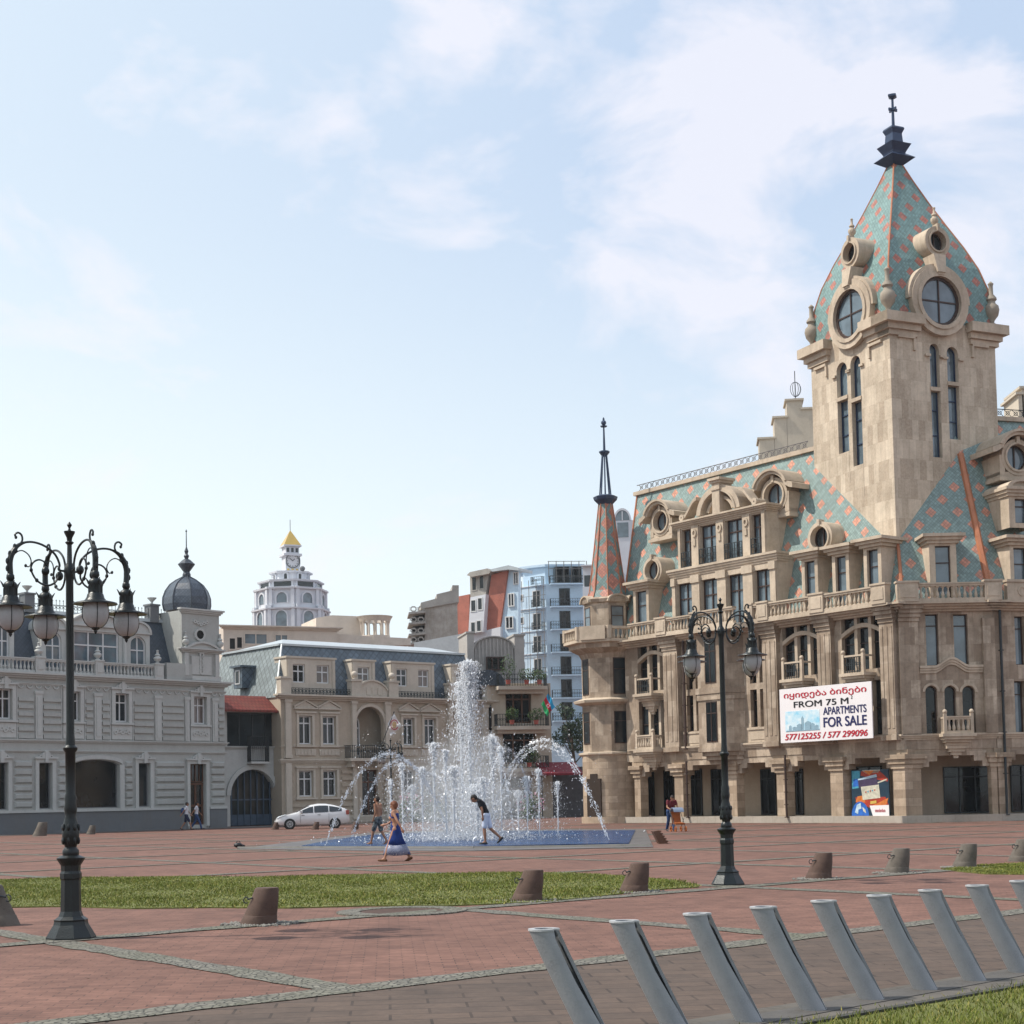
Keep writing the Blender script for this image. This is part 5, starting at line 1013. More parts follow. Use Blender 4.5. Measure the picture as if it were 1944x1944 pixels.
for r_, y0, y1, ar, hw in ((70, 1193, 1158, 1, 10.5), (66, 1142, 1123, 1, 10), (58, 1110, 1101, 0, 17), (36, 1095, 1083, 1, 3)):
    for k in range(8):
        t = o8+math.pi/8+k*math.pi/4; n_ = Vector((math.cos(t), math.sin(t)))
        if n_.y > .4: continue
        e_ = Vector((-n_.y, n_.x)); ap = r_*px2m*math.cos(math.pi/8); H = hw*px2m; X = lambda a, bb, c, n_=n_, e_=e_, ap=ap: XK(n_.x*(ap+bb)+e_.x*a, n_.y*(ap+bb)+e_.y*a, c)
        q = MB(X); z0, z1 = zz(y0), zz(y1)
        q.box(-H-.25, -H, -.05, .25, z0-.1, z1-(H if ar else 0)); q.box(H, H+.25, -.05, .25, z0-.1, z1-(H if ar else 0))
        if ar: q.arc(0, z1-H, H, H+.25, 0, math.pi, -.05, .25, 12)
        else: q.box(-H-.25, H+.25, -.05, .25, z1, z1+.2)
        if r_ > 60: 
            for s_ in (-1, 1): q.box(s_*(ap*math.tan(math.pi/8)-.35)-.28, s_*(ap*math.tan(math.pi/8)-.35)+.28, -.05, .35, z0-.5, zz(y1)+1.0)
        o = q.build('arched_window', WHITE, KT); g = MB(X); pl = archpoly(-H, H, z0, z1, H if ar else 0); g.add([(a, .06, c) for a, c in pl], [tuple(range(len(pl)))]); g.build('pane', GLB if r_ > 60 else GLG, o, recalc=False)
ks = 17*px2m; rz = R(24); X = lambda a, bb, c: XK(a*math.cos(rz)-bb*math.sin(rz)-.0, a*math.sin(rz)+bb*math.cos(rz), c)
b = MB(X); zc = [zz(y) for y in (1080, 1046, 1043, 1028, 1025)]; s2 = ks*.8
b.box(-s2, s2, -s2, s2, zc[0]-1, zc[1]); b.box(-s2-.35, s2+.35, -s2-.35, s2+.35, zc[1], zc[2]+.1); b.box(-s2+.05, s2-.05, -s2+.05, s2-.05, zc[2], zc[3]); b.box(-s2-.3, s2+.3, -s2-.3, s2+.3, zc[3], zc[4]); b.build('clock_turret', WHITE, KT)
zg = zz(1052+8); zck = (zz(1078)+zz(1046))/2+.5
for rot in (0, 1):
    X2 = (lambda a, bb, c: X(a, -bb, c)) if rot == 0 else (lambda a, bb, c: X(bb, a, c))
    q = MB(X2); q.arc(0, zck, 1.05, 1.2, 0, 6.283, s2, s2+.15, 20); q.build('clock_ring', PLINTH, KT); q = MB(X2); q.disk(0, zck, 1.1, s2+.06, 20); fo = q.build('clock_face', plain('clock_dial', (.6, .6, .62), .6, .05), KT, recalc=False)
    q = MB(X2)
    for k in range(12): t = k*math.pi/6; q.arc(.88*math.cos(t), zck+.88*math.sin(t), 0.01, .08, 0, 6.283, s2+.07, s2+.1, 6)
    q.tube([(0, s2+.1, zck), (.35, s2+.1, zck+.35)], .06, 4); q.tube([(0, s2+.12, zck), (-.6, s2+.12, zck+.5)], .045, 4); q.build('clock_hands', IRON, fo)
    for k in (-1, 0, 1): 
        for za, zb_ in ((zc[2]+.35, zc[3]-.25), (zz(1078), zz(1071))):
            q = MB(X2); q.box(k*.75-.2, k*.75+.2, s2-.1, s2+.03, za, zb_); q.build('turret_window', GLG if za > zc[1] else GOLD, KT)
b = MB(X); b.lathe([((s2+.25)*1.414, zc[4]), (.05, zz(995))], 4, ph=math.pi/4); b.build('golden_roof', GOLD, KT); b = MB(X); b.tube([(0, 0, zz(996)), (0, 0, zz(974))], .05, 5); b.build('spire_rod', IRON, KT)
b = kb(); b.ball((35*px2m*.75, -2.5, zz(1074)), .45, 8, 6); b.build('roof_tank', PLINTH, KT)
# white building with glazed vault behind the turret
FWh = Fr(P(1100, 1100, 190).xy, (.99, -.12)); WB_, a0, a1, z = facade_block('white_vaulted_building', 'white building with a glazed round vault just behind the slender turret roof', FWh, (1106, 1235), 1112, 12, WHITE)
h = FWh.r(1169, 985, 1197, 1110, 0); b = FWh.mb(); b.box(h[0], h[1]+1, -6, 0, z, h[3]-.2); b.build('upper_wall', WHITE, WB_); c = (h[0]+h[1])/2; b = FWh.mb(); b.arc(c, h[3]-.2, .05, (h[1]-h[0])/2, 0, math.pi, -6, 0, 16, 1, 1.4); b.build('glass_vault', GLB, WB_)
b = FWh.mb(); b.arc(c, h[3]-.2, (h[1]-h[0])/2, (h[1]-h[0])/2+.18, 0, math.pi, -6, .1, 16, 1, 1.4); b.tube([(c, .1, h[3]-.2), (c, .1, h[3]+.9)], .08, 4); b.build('vault_rib', WHITE, WB_); b = FWh.mb()
h2 = FWh.r(1172, 992, 1193, 1020, 0); b.box(*h2[:2], -.1, .05, *h2[2:]); b.build('window', GLB, WB_)
h = FWh.r(1106, 1060, 1124, 1112, 0); b = FWh.mb(); b.box(h[0], h[1]+3, -6, -.3, z, h[3]-.8); b.box(h[0]-.2, h[1]+3, -.4, .3, h[3]-.95, h[3]-.8)
b.build('penthouse', WHITE, WB_); h3 = FWh.r(1109, 1098, 1121, 1113, 0); b = FWh.mb(); b.box(h3[0], h3[1], -.35, -.2, h3[2], h3[3]+.4); b.build('window', GLG, WB_)
# ================================================================ ground of the square
E1, N1 = Vector((.749, .663)), Vector((-.663, .749)); E2, N2 = Vector((.60, -.80)), Vector((.80, .60))
def pt(t, n): return E1*t+N1*n
def brick_ground(name, c1, c2, mort, bw, bh, rot, stain, mortar=.006, bumpk=.5):
    m, nt, b = mk(name); v = coords(nt, 'Object', (1, 1, 1), rot); ob = coords(nt, 'Object')
    br = nd(nt, 'TexBrick', i_Scale=1.0); br.inputs['Brick Width'].default_value = bw; br.inputs['Row Height'].default_value = bh; br.inputs['Mortar Size'].default_value = mortar
    br.inputs['Color1'].default_value = c1+(1,); br.inputs['Color2'].default_value = c2+(1,); br.inputs['Mortar'].default_value = mort+(1,); nt.links.new(v, br.inputs[0])
    f = noise(nt, ob, .35, 8, .65, .38, .68); f2 = noise(nt, ob, 2.2, 6, .65, .4, .65); f3 = noise(nt, ob, 14, 4, .6, .4, .7)
    mu = nd(nt, 'Math', operation='MULTIPLY'); mu.inputs[1].default_value = stain; nt.links.new(f, mu.inputs[0]); c = mixrgb(nt, mu.outputs[0], br.outputs[0], sc(c2, .62))
    mu = nd(nt, 'Math', operation='MULTIPLY'); mu.inputs[1].default_value = .4; nt.links.new(f2, mu.inputs[0]); c = mixrgb(nt, mu.outputs[0], c, sc(c1, 1.3))
    mu = nd(nt, 'Math', operation='MULTIPLY'); mu.inputs[1].default_value = .35; nt.links.new(f3, mu.inputs[0]); c = mixrgb(nt, mu.outputs[0], c, sc(c2, .6))
    nt.links.new(c, b.inputs['Base Color']); b.inputs['Roughness'].default_value = .85; b.inputs['Specular IOR Level'].default_value = .25
    bump(nt, b, br.outputs[1], -bumpk, .012); return m
def cobble(name, col, scl=9):
    m, nt, b = mk(name); ob = coords(nt, 'Object'); vo = nd(nt, 'TexVoronoi', feature='DISTANCE_TO_EDGE', i_Scale=scl); nt.links.new(ob, vo.inputs[0]); vc = nd(nt, 'TexVoronoi', i_Scale=scl); nt.links.new(ob, vc.inputs[0])
    hs = nd(nt, 'RGBToBW'); nt.links.new(vc.outputs['Color'], hs.inputs[0]); c = mixrgb(nt, hs.outputs[0], sc(col, .7), sc(col, 1.35))
    r = nd(nt, 'MapRange', i_1=.0, i_2=.12); nt.links.new(vo.outputs[0], r.inputs[0]); c = mixrgb(nt, r.outputs[0], sc(col, .3), c)
    f = noise(nt, ob, .8, 6, .6, .4, .7); mu = nd(nt, 'Math', operation='MULTIPLY'); mu.inputs[1].default_value = .5; nt.links.new(f, mu.inputs[0]); c = mixrgb(nt, mu.outputs[0], c, (.10, .11, .06))
    nt.links.new(c, b.inputs['Base Color']); b.inputs['Roughness'].default_value = .85; bump(nt, b, r.outputs[0], .8, .02); return m
A1 = math.atan2(.663, .749)
REDP = brick_ground('red_brick_paving', (.215, .112, .084), (.13, .068, .053), (.05, .034, .029), .26, .12, -.08, .75, .006)
PATHM = brick_ground('brown_path_paving', (.115, .082, .064), (.085, .064, .053), (.035, .028, .024), .6, .3, -.08, .5, .012, .8)
COB = cobble('grey_cobbles', (.165, .155, .13), 14); CONCB = plain('dock_concrete', (.10, .09, .078), .9, .4, 1.5)
b = MB(); b.quad((-900, -300, 0), (900, -300, 0), (900, 3000, 0), (-900, 3000, 0)); tag(b.build('ground', REDP, None, recalc=False), kind='structure')
def sheet(name, poly, z, mat, kind='structure'):
    b = MB(); b.add([(p[0], p[1], z) for p in poly], [tuple(range(len(poly)))]); o = b.build(name, mat, None, recalc=False); return tag(o, kind=kind)
def wavy(p0, p1, w, seg=60, amp=.035):
    d = (p1-p0); L_ = d.length; d.normalize(); n = Vector((-d.y, d.x)); A, B = [], []
    for k in range(seg+1):
        q = p0+d*(L_*k/seg); A.append(q+n*(w/2+random.uniform(-amp, amp))); B.append(q-n*(w/2+random.uniform(-amp, amp)))
    return A+B[::-1]
sheet('path', [pt(-40, 7.7), pt(60, 7.7), pt(60, 11.0), pt(-40, 11.0)], .004, PATHM)
sheet('kerb_strip', [pt(-40, 6.85), pt(60, 6.85), pt(60, 7.7), pt(-40, 7.7)], .008, CONCB)
for k, n_ in enumerate([11.14]+[18.0+6.9*i for i in range(0, 9)]):
    sheet('cobbled_strip', wavy(pt(-70, n_), pt(90, n_), .42 if k < 2 else .38, 400 if k < 2 else 160), .012, COB)
for i in range(-12, 12):
    off = 7.0+6.3*i; q0 = N2*off; 
    # from the path edge (n=11.2) outward
    t0 = (q0.dot(N1)-11.3)/(-E2.dot(N1)); s0 = q0+E2*t0; s1 = s0-E2*75
    sheet('cobbled_strip', wavy(s0, s1, .40, 300), .008, COB)
# kerb with a dark groove and the near lawn
b = MB(); q = [pt(-40, 6.93), pt(60, 6.93), pt(60, 6.86), pt(-40, 6.86)]; b.prismz([tuple(p) for p in q], 0, .035); tag(b.build('kerb', plain('kerb_dark', (.05, .05, .045), .9), None), kind='structure')
GRASS = plain('grass_blades', (.125, .15, .028), .8, .5, 1.2, 0, .2, 0); SOIL = plain('lawn_soil', (.11, .12, .03), .95, .4, 2.5)
GR = [GRASS, plain('grass_dry', (.27, .24, .07), .8, .4, 2, 0, .2, 0)]
def inside(p, poly):
    c = False; n = len(poly)
    for i in range(n):
        a, b_ = poly[i], poly[(i+1) % n]
        if (a[1] > p[1]) != (b_[1] > p[1]) and p[0] < (b_[0]-a[0])*(p[1]-a[1])/(b_[1]-a[1])+a[0]: c = not c
    return c
def lawn(poly, nb, h0, h1, wid, seed, z=0.02):
    random.seed(seed); pl = [(p[0], p[1]) for p in poly]; xs = [p[0] for p in pl]; ys = [p[1] for p in pl]
    b = MB(); b.prismz(pl, 0.0, z); tag(b.build('lawn_ground', SOIL, None), kind='structure')
    V, F = [], []; cnt = 0; 
    while cnt < nb:
        x, y = random.uniform(min(xs), max(xs)), random.uniform(min(ys), max(ys))
        if not inside((x+random.gauss(0, .07), y+random.gauss(0, .16)), pl): continue
        cnt += 1; h = random.uniform(h0, h1)*(1+.5*math.sin(x*1.7+seed)*math.cos(y*1.3)); a = random.uniform(0, 6.283); lx, ly = random.gauss(0, h*.45), random.gauss(0, h*.45); k = len(V)
        V += [(x-wid*math.cos(a), y-wid*math.sin(a), z), (x+wid*math.cos(a), y+wid*math.sin(a), z), (x+lx, y+ly, z+h)]; F.append((k, k+1, k+2))
    me = bpy.data.meshes.new('grass'); me.from_pydata(V, [], F); me.materials.append(GR[0]); me.materials.append(GR[1])
    me.polygons.foreach_set('material_index', [1 if random.random() < .2 else 0 for _ in F]); o = bpy.data.objects.new('grass', me); COL.objects.link(o); tag(o, kind='stuff'); return o
top = [(-260, 1676), (0, 1671), (160, 1667), (350, 1665), (500, 1666), (700, 1661), (900, 1659), (1000, 1657), (1080, 1658), (1200, 1665), (1280, 1673), (1326, 1681)]
bot = [(1326, 1685), (1260, 1689), (1170, 1699), (1040, 1713), (950, 1717), (850, 1721), (700, 1721), (550, 1725), (400, 1724), (250, 1726), (120, 1722), (0, 1724), (-260, 1727)]
o = lawn([G(*p).xy for p in top+bot], 80000, .012, .038, .010, 3); tag(o, 'strip of sunlit mown lawn crossing the square behind the bollards', 'grass')
o = lawn([G(*p).xy for p in ((1788, 1652), (1840, 1645), (1944, 1639), (2100, 1630), (2100, 1664), (1944, 1661), (1870, 1660))], 14000, .012, .035, .012, 5); tag(o, 'small lawn tongue at the right edge beyond the bike docks', 'grass')
o = lawn([pt(2, 6.84), pt(22, 6.84), pt(22, 2.2), pt(2, 2.2)], 120000, .02, .065, .005, 9); tag(o, 'long near grass at the lower right corner behind the dark kerb', 'grass')
# manhole ring and road in front of the left mansion
c = G(763, 1731); b = MB(lambda x, y, z: Vector((c.x+x, c.y+y, z))); b.lathe([(.62, .0), (.62, .02), (.95, .02), (.95, 0)], 32, cap=False); b.build('manhole_ring', COB, None); mr_ = bpy.context.scene.objects['manhole_ring']; tag(mr_, 'worn circular cobble ring set into the paving in front of the lawn', 'paving ring')
b = MB(lambda x, y, z: Vector((c.x+x, c.y+y, z))); b.lathe([(.01, .0), (.60, .014)], 24, cap=False)
tag(b.build('manhole_cover', plain('rusty_cover', (.06, .03, .02), .8, .5), None), 'dark rusty round cover inside the cobble ring before the lawn', 'manhole')
sheet('road', [FL.xf(aS-10, 4.5, 0).xy, FL.xf(aS-10, .1, 0).xy, FL.xf(aE, .1, 0).xy, FM.xf(aM, .1, 0).xy, FM.xf(aM, 3.5, 0).xy, FM.xf(0, 5, 0).xy, FL.xf(aE, 4.5, 0).xy], .016, plain('asphalt_grey', (.10, .095, .09), .9, .3, 1))
# ================================================================ bollards
def bollard(loc, label, mat, k=1.0, mirror=1, ring=True, name='bollard'):
    t = thing(name, (loc[0], loc[1], 0), label, 'bollard', 'slanted stone bollards around the square'); b = MB(lambda x, y, z: Vector((loc[0]+x*mirror*k, loc[1]+y*k, z*k)))
    n = 24; pr = [(0, .25, 0), (.015, .238, .06), (.03, .226, .12), (.03, .219, .125), (.036, .219, .14), (.085, .19, .3), (.12, .16, .47), (.125, .148, .487)]
    v = []; f = []
    for ox, r, z in pr:
        for q in range(n): a = 2*math.pi*q/n; v.append((ox+r*math.cos(a), r*math.sin(a), z+.02*ox*0+random.uniform(-.002, .002)))
    for i in range(len(pr)-1):
        for q in range(n): f.append((i*n+q, i*n+(q+1) % n, (i+1)*n+(q+1) % n, (i+1)*n+q))
    f.append(tuple((len(pr)-1)*n+q for q in range(n))); b.add(v, f); b.build('stone_body', mat, t, smooth=True)
    if ring:
        b = MB(lambda x, y, z: Vector((loc[0]+x*mirror*k, loc[1]+y*k, z*k)))
        b.tube([(-.12+.035*math.cos(a)-.02, -.075-.02, .33+.04*math.sin(a)) for a in [R(40+i*30) for i in range(10)]], .008, 5); b.tube([(-.05, -.12, .36), (-.12, -.1, .34)], .012, 5); b.build('iron_ring', IRON, t)
    return t
def gpos(px, py): q = G(px, py); return (q.x, q.y)
BL = [((490, 1755), 'slanted brown stone bollard standing alone in front of the lawn at left', M_STONE2, 1, 1), ((999, 1711), 'slanted brown bollard with iron ring at the middle of the lawn edge', M_STONE2, 1, 1),
      ((1202, 1694), 'slanted brown bollard near the right tip of the long lawn', M_STONE2, 1, 1), ((1553, 1669), 'reddish slanted bollard just right of the second street lamp', M_STONE2, 1, 1),
      ((1701, 1658), 'grey brown bollard with broken orange top, second right of the street lamp', M_STONE3, 1, 1), ((1830, 1647), 'grey slanted bollard at the tip of the small right lawn', M_STONE3, 1, 1),
      ((1935, 1635), 'rightmost grey bollard cut by the right edge of the photo', M_STONE3, 1, 1), ((-2, 1757), 'dark bollard cut off by the left edge behind the big lamp', M_STONE3, 1.15, -1)]
for (p, lb_, mt, k, mi) in BL: bollard(gpos(*p), lb_, mt, k, mi)
for p, lb_, k in (((75, 1587), 'far grey bollard before the pale mansion plinth, left of the big lamp post', 1.65), ((172, 1584), 'far small bollard right of the big lamp post before the mansion', 1.1), ((522, 1575), 'far bollard in front of the white car nose', .95),
              ((598, 1575), 'far bollard between the wheels of the white car', .95), ((673, 1575), 'far bollard behind the tail of the white car', .95)):
    bollard(gpos(*p), lb_, M_STONE3 if p[0] < 500 else M_STONE2, k, 1, False)
random.seed(11); b = MB()
for p, *_ in BL[:6]:
    q = gpos(*p[0:2]) if not isinstance(p[0], tuple) else gpos(*p[0])
    for _k in range(260):
        a, r = random.uniform(0, 6.283), random.uniform(.22, .5)*1.0; s_ = random.uniform(.012, .03); b.ball((q[0]+.02+r*math.cos(a), q[1]+r*math.sin(a), .006), s_, 5, 3)
tag(b.build('gravel', plain('pale_gravel', (.2, .19, .17), .9, .5, 20), None), 'loose pale gravel scattered round the feet of the bollards', 'gravel', kind='stuff')
# ================================================================ bicycle docks
def dock(loc, label):
    t = thing('bike_dock', (loc[0], loc[1], 0), label, 'bike dock', 'slanted grey bicycle docking posts'); LX, H, r, ri = -.335, .76, .097, .074; n = 26
    b = MB(lambda x, y, z: Vector((loc[0]+x, loc[1]+y, z))); v = []; f = []; rows = 14; sl = []
    for i in range(rows+1):
        s_ = i/rows; z = H*s_; half = R(5) if s_ < .12 else R(10+22*min(1, max(0, (s_-.12)/.45))); cx_ = LX*s_+.02*(1-s_)**2
        if s_ > .93: half = R(22)
        a0 = R(-28)+half; a1 = R(-28)-half+2*math.pi; sl.append((cx_, z, half))
        for k in range(n+1): a = a0+(a1-a0)*k/n; v.append((cx_+r*math.cos(a), r*math.sin(a), z))
        for k in range(n+1): a = a0+(a1-a0)*k/n; v.append((cx_+ri*math.cos(a), ri*math.sin(a), z))
    W = 2*(n+1)
    for i in range(rows):
        for k in range(n): f.append((i*W+k, i*W+k+1, (i+1)*W+k+1, (i+1)*W+k)); f.append((i*W+n+1+k, i*W+n+2+k, (i+1)*W+n+2+k, (i+1)*W+n+1+k))
        f.append((i*W, i*W+n+1, (i+1)*W+n+1, (i+1)*W)); f.append((i*W+n, i*W+2*n+1, (i+1)*W+2*n+1, (i+1)*W+n))
    b.add(v, f); b.build('post', DOCK, t, smooth=True)
    b = MB(lambda x, y, z: Vector((loc[0]+x, loc[1]+y, z))); v = []; f = []
    a0, a1 = R(-5), R(309)
    for z_, rr in ((H, r+.004), (H+.012, r+.004), (H+.012, ri-.012), (H, ri-.012)):
        for k in range(n+1): a = a0+(a1-a0)*k/n; v.append((LX+rr*math.cos(a), rr*math.sin(a), z_))
    for j in range(4):
        for k in range(n): f.append((j*(n+1)+k, j*(n+1)+k+1, ((j+1) % 4)*(n+1)+k+1, ((j+1) % 4)*(n+1)+k))
    b.add(v, f+[(0, n+1, 2*n+2, 3*n+3), (n, 2*n+1, 3*n+2, 4*n+3)]); b.build('cap', DOCKT, t)
    b = MB(lambda x, y, z: Vector((loc[0]+x, loc[1]+y, z))); b.add([(cx_+ri*.55+dx, dy, z) for cx_, z, h_ in (sl[1], sl[-1]) for dx, dy in ((0, -.045), (0, .045))], [(0, 1, 3, 2)]); 
    b.box(LX*.62+.09, LX*.62+.105, -.05, .05, H*.5, H*.515); b.build('slot_shade', VOID, t)  # near-black plate paints the shade inside the hollow slot
    return t
D3 = Vector((1.61, 11.2)); stp = Vector((.55, .525)); D8 = Vector((4.36, 13.85)); stp = (D8-D3)/5
for i, nm in enumerate(('nearest', 'second nearest', 'third nearest', 'fourth from the near end', 'fifth, the middle', 'sixth from the near end', 'seventh from the near end', 'eighth from the near end', 'farthest')):
    q = D3+stp*(i-2); dock(q, nm+' leaning grey docking post of the row beside the brown path')
b = MB(); q = [D3+stp*-3.2-N1*.16, D3+stp*8-N1*.16, D3+stp*8+N1*.16, D3+stp*-3.2+N1*.16]; b.prismz([tuple(p) for p in q], 0, .014); tag(b.build('dock_base_plate', plain('plate_grey', (.085, .08, .075), .8, .3), None), 'flat grey metal plate under the row of docking posts', 'base plate')
# ================================================================ ornate street lamps
def curve_pts(pts, n=6):   # Catmull-Rom
    out = []
    for i in range(len(pts)-1):
        p = [Vector(pts[max(i-1, 0)]), Vector(pts[i]), Vector(pts[i+1]), Vector(pts[min(i+2, len(pts)-1)])]
        for k in range(n):
            t = k/n; out.append(.5*((2*p[1])+(-p[0]+p[2])*t+(2*p[0]-5*p[1]+4*p[2]-p[3])*t*t+(-p[0]+3*p[1]-3*p[2]+p[3])*t**3))
    return out+[Vector(pts[-1])]
def make_lamp(loc, ang, label, group):
    t = thing('street_lamp', (loc[0], loc[1], 0), label, 'street lamp', group); LX = lambda x, y, z: Vector((loc[0]+x, loc[1]+y, z))
    b = MB(LX); b.lathe([(.30, 0), (.30, .03), (.235, .14), (.21, .18), (.2, .22), (.205, .24), (.15, .28), (.125, .34), (.118, .72), (.13, .74), (.13, .8), (.115, .83), (.12, .9)], 8, ph=R(22.5)); b.lathe([(.12, .9), (.165, .97), (.17, .99), (.11, 1.02)], 20)
    b.build('lamp_base', LAMPG, t)
    b = MB(LX); b.lathe([(.09, 1.0), (.1, 1.04), (.1, 1.08), (.07, 1.12), (.075, 1.14), (.1, 1.22), (.105, 1.3), (.085, 1.42), (.065, 1.5), (.075, 1.56), (.08, 1.6), (.07, 1.66), (.075, 1.72), (.06, 1.78), (.062, 2.28), (.085, 2.31), (.088, 2.34), (.06, 2.37), (.05, 2.5), (.046, 4.4), (.06, 4.46), (.075, 4.52), (.06, 4.58), (.032, 4.63), (.028, 4.85), (.055, 4.88), (.03, 4.9), (.035, 4.94), (.065, 5.0), (.068, 5.02), (.02, 5.03), (.012, 5.06), (.032, 5.1), (.005, 5.14)], 16)
    for k in range(8):
        a = k*math.pi/4
        for z0 in (1.2, 1.36): b.ball((.095*math.cos(a), .095*math.sin(a), z0), .022, 6, 4, 2.2)
    b.build('pole', LAMPG, t, smooth=True)
    spiral = [(.05, 4.52), (.14, 4.53), (.13, 4.60), (.19, 4.72), (.32, 4.81), (.47, 4.845), (.60, 4.82), (.70, 4.74), (.755, 4.6), (.75, 4.42)]
    inner = [(.14, 4.50), (.145, 4.44), (.2, 4.36), (.3, 4.325), (.42, 4.38), (.49, 4.5), (.47, 4.59), (.39, 4.635), (.31, 4.6), (.28, 4.52), (.32, 4.47)]
    tend = [(.73, 4.62), (.68, 4.7), (.6, 4.73), (.52, 4.68), (.49, 4.6), (.52, 4.54), (.56, 4.55)]
    hook = [(.63, 4.80), (.60, 4.86), (.61, 4.92), (.65, 4.945), (.69, 4.92), (.68, 4.885)]
    for q in range(4):
        a = ang+q*math.pi/2; ca, sa = math.cos(a), math.sin(a); to3 = lambda p: (p[0]*ca, p[0]*sa, p[1]); b = MB(LX)
        s1 = curve_pts(spiral); b.tube([to3(p) for p in s1], [.014+.0*i if i < len(s1)*.62 else .014+.022*min(1, (i-len(s1)*.62)/10) for i in range(len(s1))], 7)
        s2 = curve_pts(inner); b.tube([to3(p) for p in s2], [.014-.004*i/len(s2) for i in range(len(s2))], 6)
        b.tube([to3(p) for p in curve_pts(tend)], .008, 5); b.tube([to3(p) for p in curve_pts(hook)], .013, 5)
        for (r_, z, s_) in ((.31, 4.5, .05), (.56, 4.55, .018), (.68, 4.885, .018), (.42, 4.38, .022), (.49, 4.5, .022)): b.ball(to3((r_, z)), s_, 8, 6, 1.2)
        for k in range(7): z = 4.5+.045*k; rr = .765-.25*max(0, (k-3))*.12; b.ball(to3((rr+.02*(-1)**k, z)), .026, 6, 4, 1.6)
        b.build('arm', LAMPG, t, smooth=True)
        lx, ly = .75*ca, .75*sa; L2 = lambda x, y, z: Vector((loc[0]+lx+x, loc[1]+ly+y, z)); b = MB(L2)
        b.lathe([(.03, 4.44), (.045, 4.42), (.05, 4.38), (.035, 4.35), (.065, 4.33), (.08, 4.31), (.085, 4.28), (.078, 4.26), (.078, 4.17), (.095, 4.15), (.105, 4.11), (.13, 4.075), (.255, 4.045), (.262, 4.03), (.2, 4.035), (.15, 4.04)], 20)
        for k in range(4): aa = k*math.pi/2+a; b.tube([(.08*math.cos(aa), .08*math.sin(aa), 4.27), (.1*math.cos(aa), .1*math.sin(aa), 4.31), (.125*math.cos(aa), .125*math.sin(aa), 4.345)], [.014, .011, .004], 5)
        for k in range(8): aa = k*math.pi/4; b.box(.078*math.cos(aa)-.008, .078*math.cos(aa)+.008, .078*math.sin(aa)-.008, .078*math.sin(aa)+.008, 4.16, 4.26)
        gp_ = [(.135, 4.04), (.15, 3.98), (.155, 3.93), (.148, 3.87), (.125, 3.81), (.085, 3.765), (.04, 3.745)]
        for k in range(4): aa = k*math.pi/2+.4; b.tube([((r_+.004)*math.cos(aa), (r_+.004)*math.sin(aa), z) for r_, z in gp_], .005, 4)
        b.lathe([(.055, 3.76), (.05, 3.735), (.02, 3.715), (.022, 3.7), (.004, 3.67)], 10); lh = b.build('lantern', LAMPG, t, smooth=True)
        b = MB(L2); b.lathe(gp_, 20); b.build('globe', GLOBE, lh, smooth=True)
    return t
p = G(135, 1783); make_lamp((p.x, p.y), R(39), 'tall black four lantern street lamp nearest the camera at left', 'ornate four lantern street lamps')
p = G(1382, 1680); make_lamp((p.x, p.y), R(38), 'four lantern street lamp in front of the tan corner building', 'ornate four lantern street lamps')
p = P(744, 1574, 88); make_lamp((p.x, p.y), R(40), 'distant four lantern street lamp behind the fountain arcs', 'ornate four lantern street lamps')
# ================================================================ signs and posters
def text_on(F, par, body, a, z, h, w, mat, name='lettering', width=None, bold=.0, align='CENTER', d=.03, shear=0):
    cu = bpy.data.curves.new('t', 'FONT'); cu.body = body; cu.size = 1; cu.align_x = align; cu.extrude = .0; cu.shear = shear
    ob = bpy.data.objects.new('t', cu); COL.objects.link(ob); dg = bpy.context.evaluated_depsgraph_get(); me = bpy.data.meshes.new_from_object(ob.evaluated_get(dg)); bpy.data.objects.remove(ob)
    if bold:   # thicken the strokes by overlaying shifted copies
        bm = bmesh.new(); bm.from_mesh(me); g0 = list(bm.verts)+list(bm.edges)+list(bm.faces)
        for i_, (dx_, dy_) in enumerate(((bold, 0), (bold*2, 0), (0, bold), (bold*2, bold))):
            r_ = bmesh.ops.duplicate(bm, geom=g0); bmesh.ops.translate(bm, verts=[e for e in r_['geom'] if isinstance(e, bmesh.types.BMVert)], vec=(dx_, dy_, .0))
            for e in r_['geom']:
                if isinstance(e, bmesh.types.BMVert): e.co.z = .0015*(i_+1)
        bm.to_mesh(me); bm.free()
    xs = [v.co.x for v in me.vertices]; ys = [v.co.y for v in me.vertices]; y0, y1, x0, x1 = min(ys), max(ys), min(xs), max(xs); ky = h/(y1-y0); kx = (width/(x1-x0)) if width else ky; s_ = 1 if (F.e.x > 0) else -1
    bs = base(par)
    for v in me.vertices: q = F.xf(a+s_*(v.co.x-(x0+x1)/2)*kx, w+v.co.z, z+(v.co.y-y0)*ky); v.co = q-bs
    me.name = name; me.materials.clear(); me.materials.append(mat); o = bpy.data.objects.new(name, me); COL.objects.link(o); o.parent = par; return o
SGW = plain('sign_white', (.72, .69, .70), .5, .04, 1, 0, .3, 0); SRED = plain('sign_red', (.42, .012, .03), .5, .1); SNAVY = plain('sign_navy', (.012, .015, .09), .5, .1); SBLK = plain('sign_black', (.012, .012, .015), .5, .1)
ws = .95; s0, s1 = sorted((FA.a(1481, 1360, ws), FA.a(1655.5, 1348, ws))); zs0 = FA.hit(1568, 1406, ws)[1]; zs1 = FA.hit(1568, 1301, ws)[1]; W_, H_ = s1-s0, zs1-zs0
SG_ = thing('sale_banner', FA.xf((s0+s1)/2, ws, zs0), 'large white banner advertising apartments for sale on the tan facade', 'banner'); b = FA.mb(); b.box(s0, s1, ws-.06, ws, zs0, zs1); b.build('board', SGW, SG_)
A_ = lambda f: s1-W_*f   # fraction from the left as seen
Z_ = lambda f: zs0+H_*f
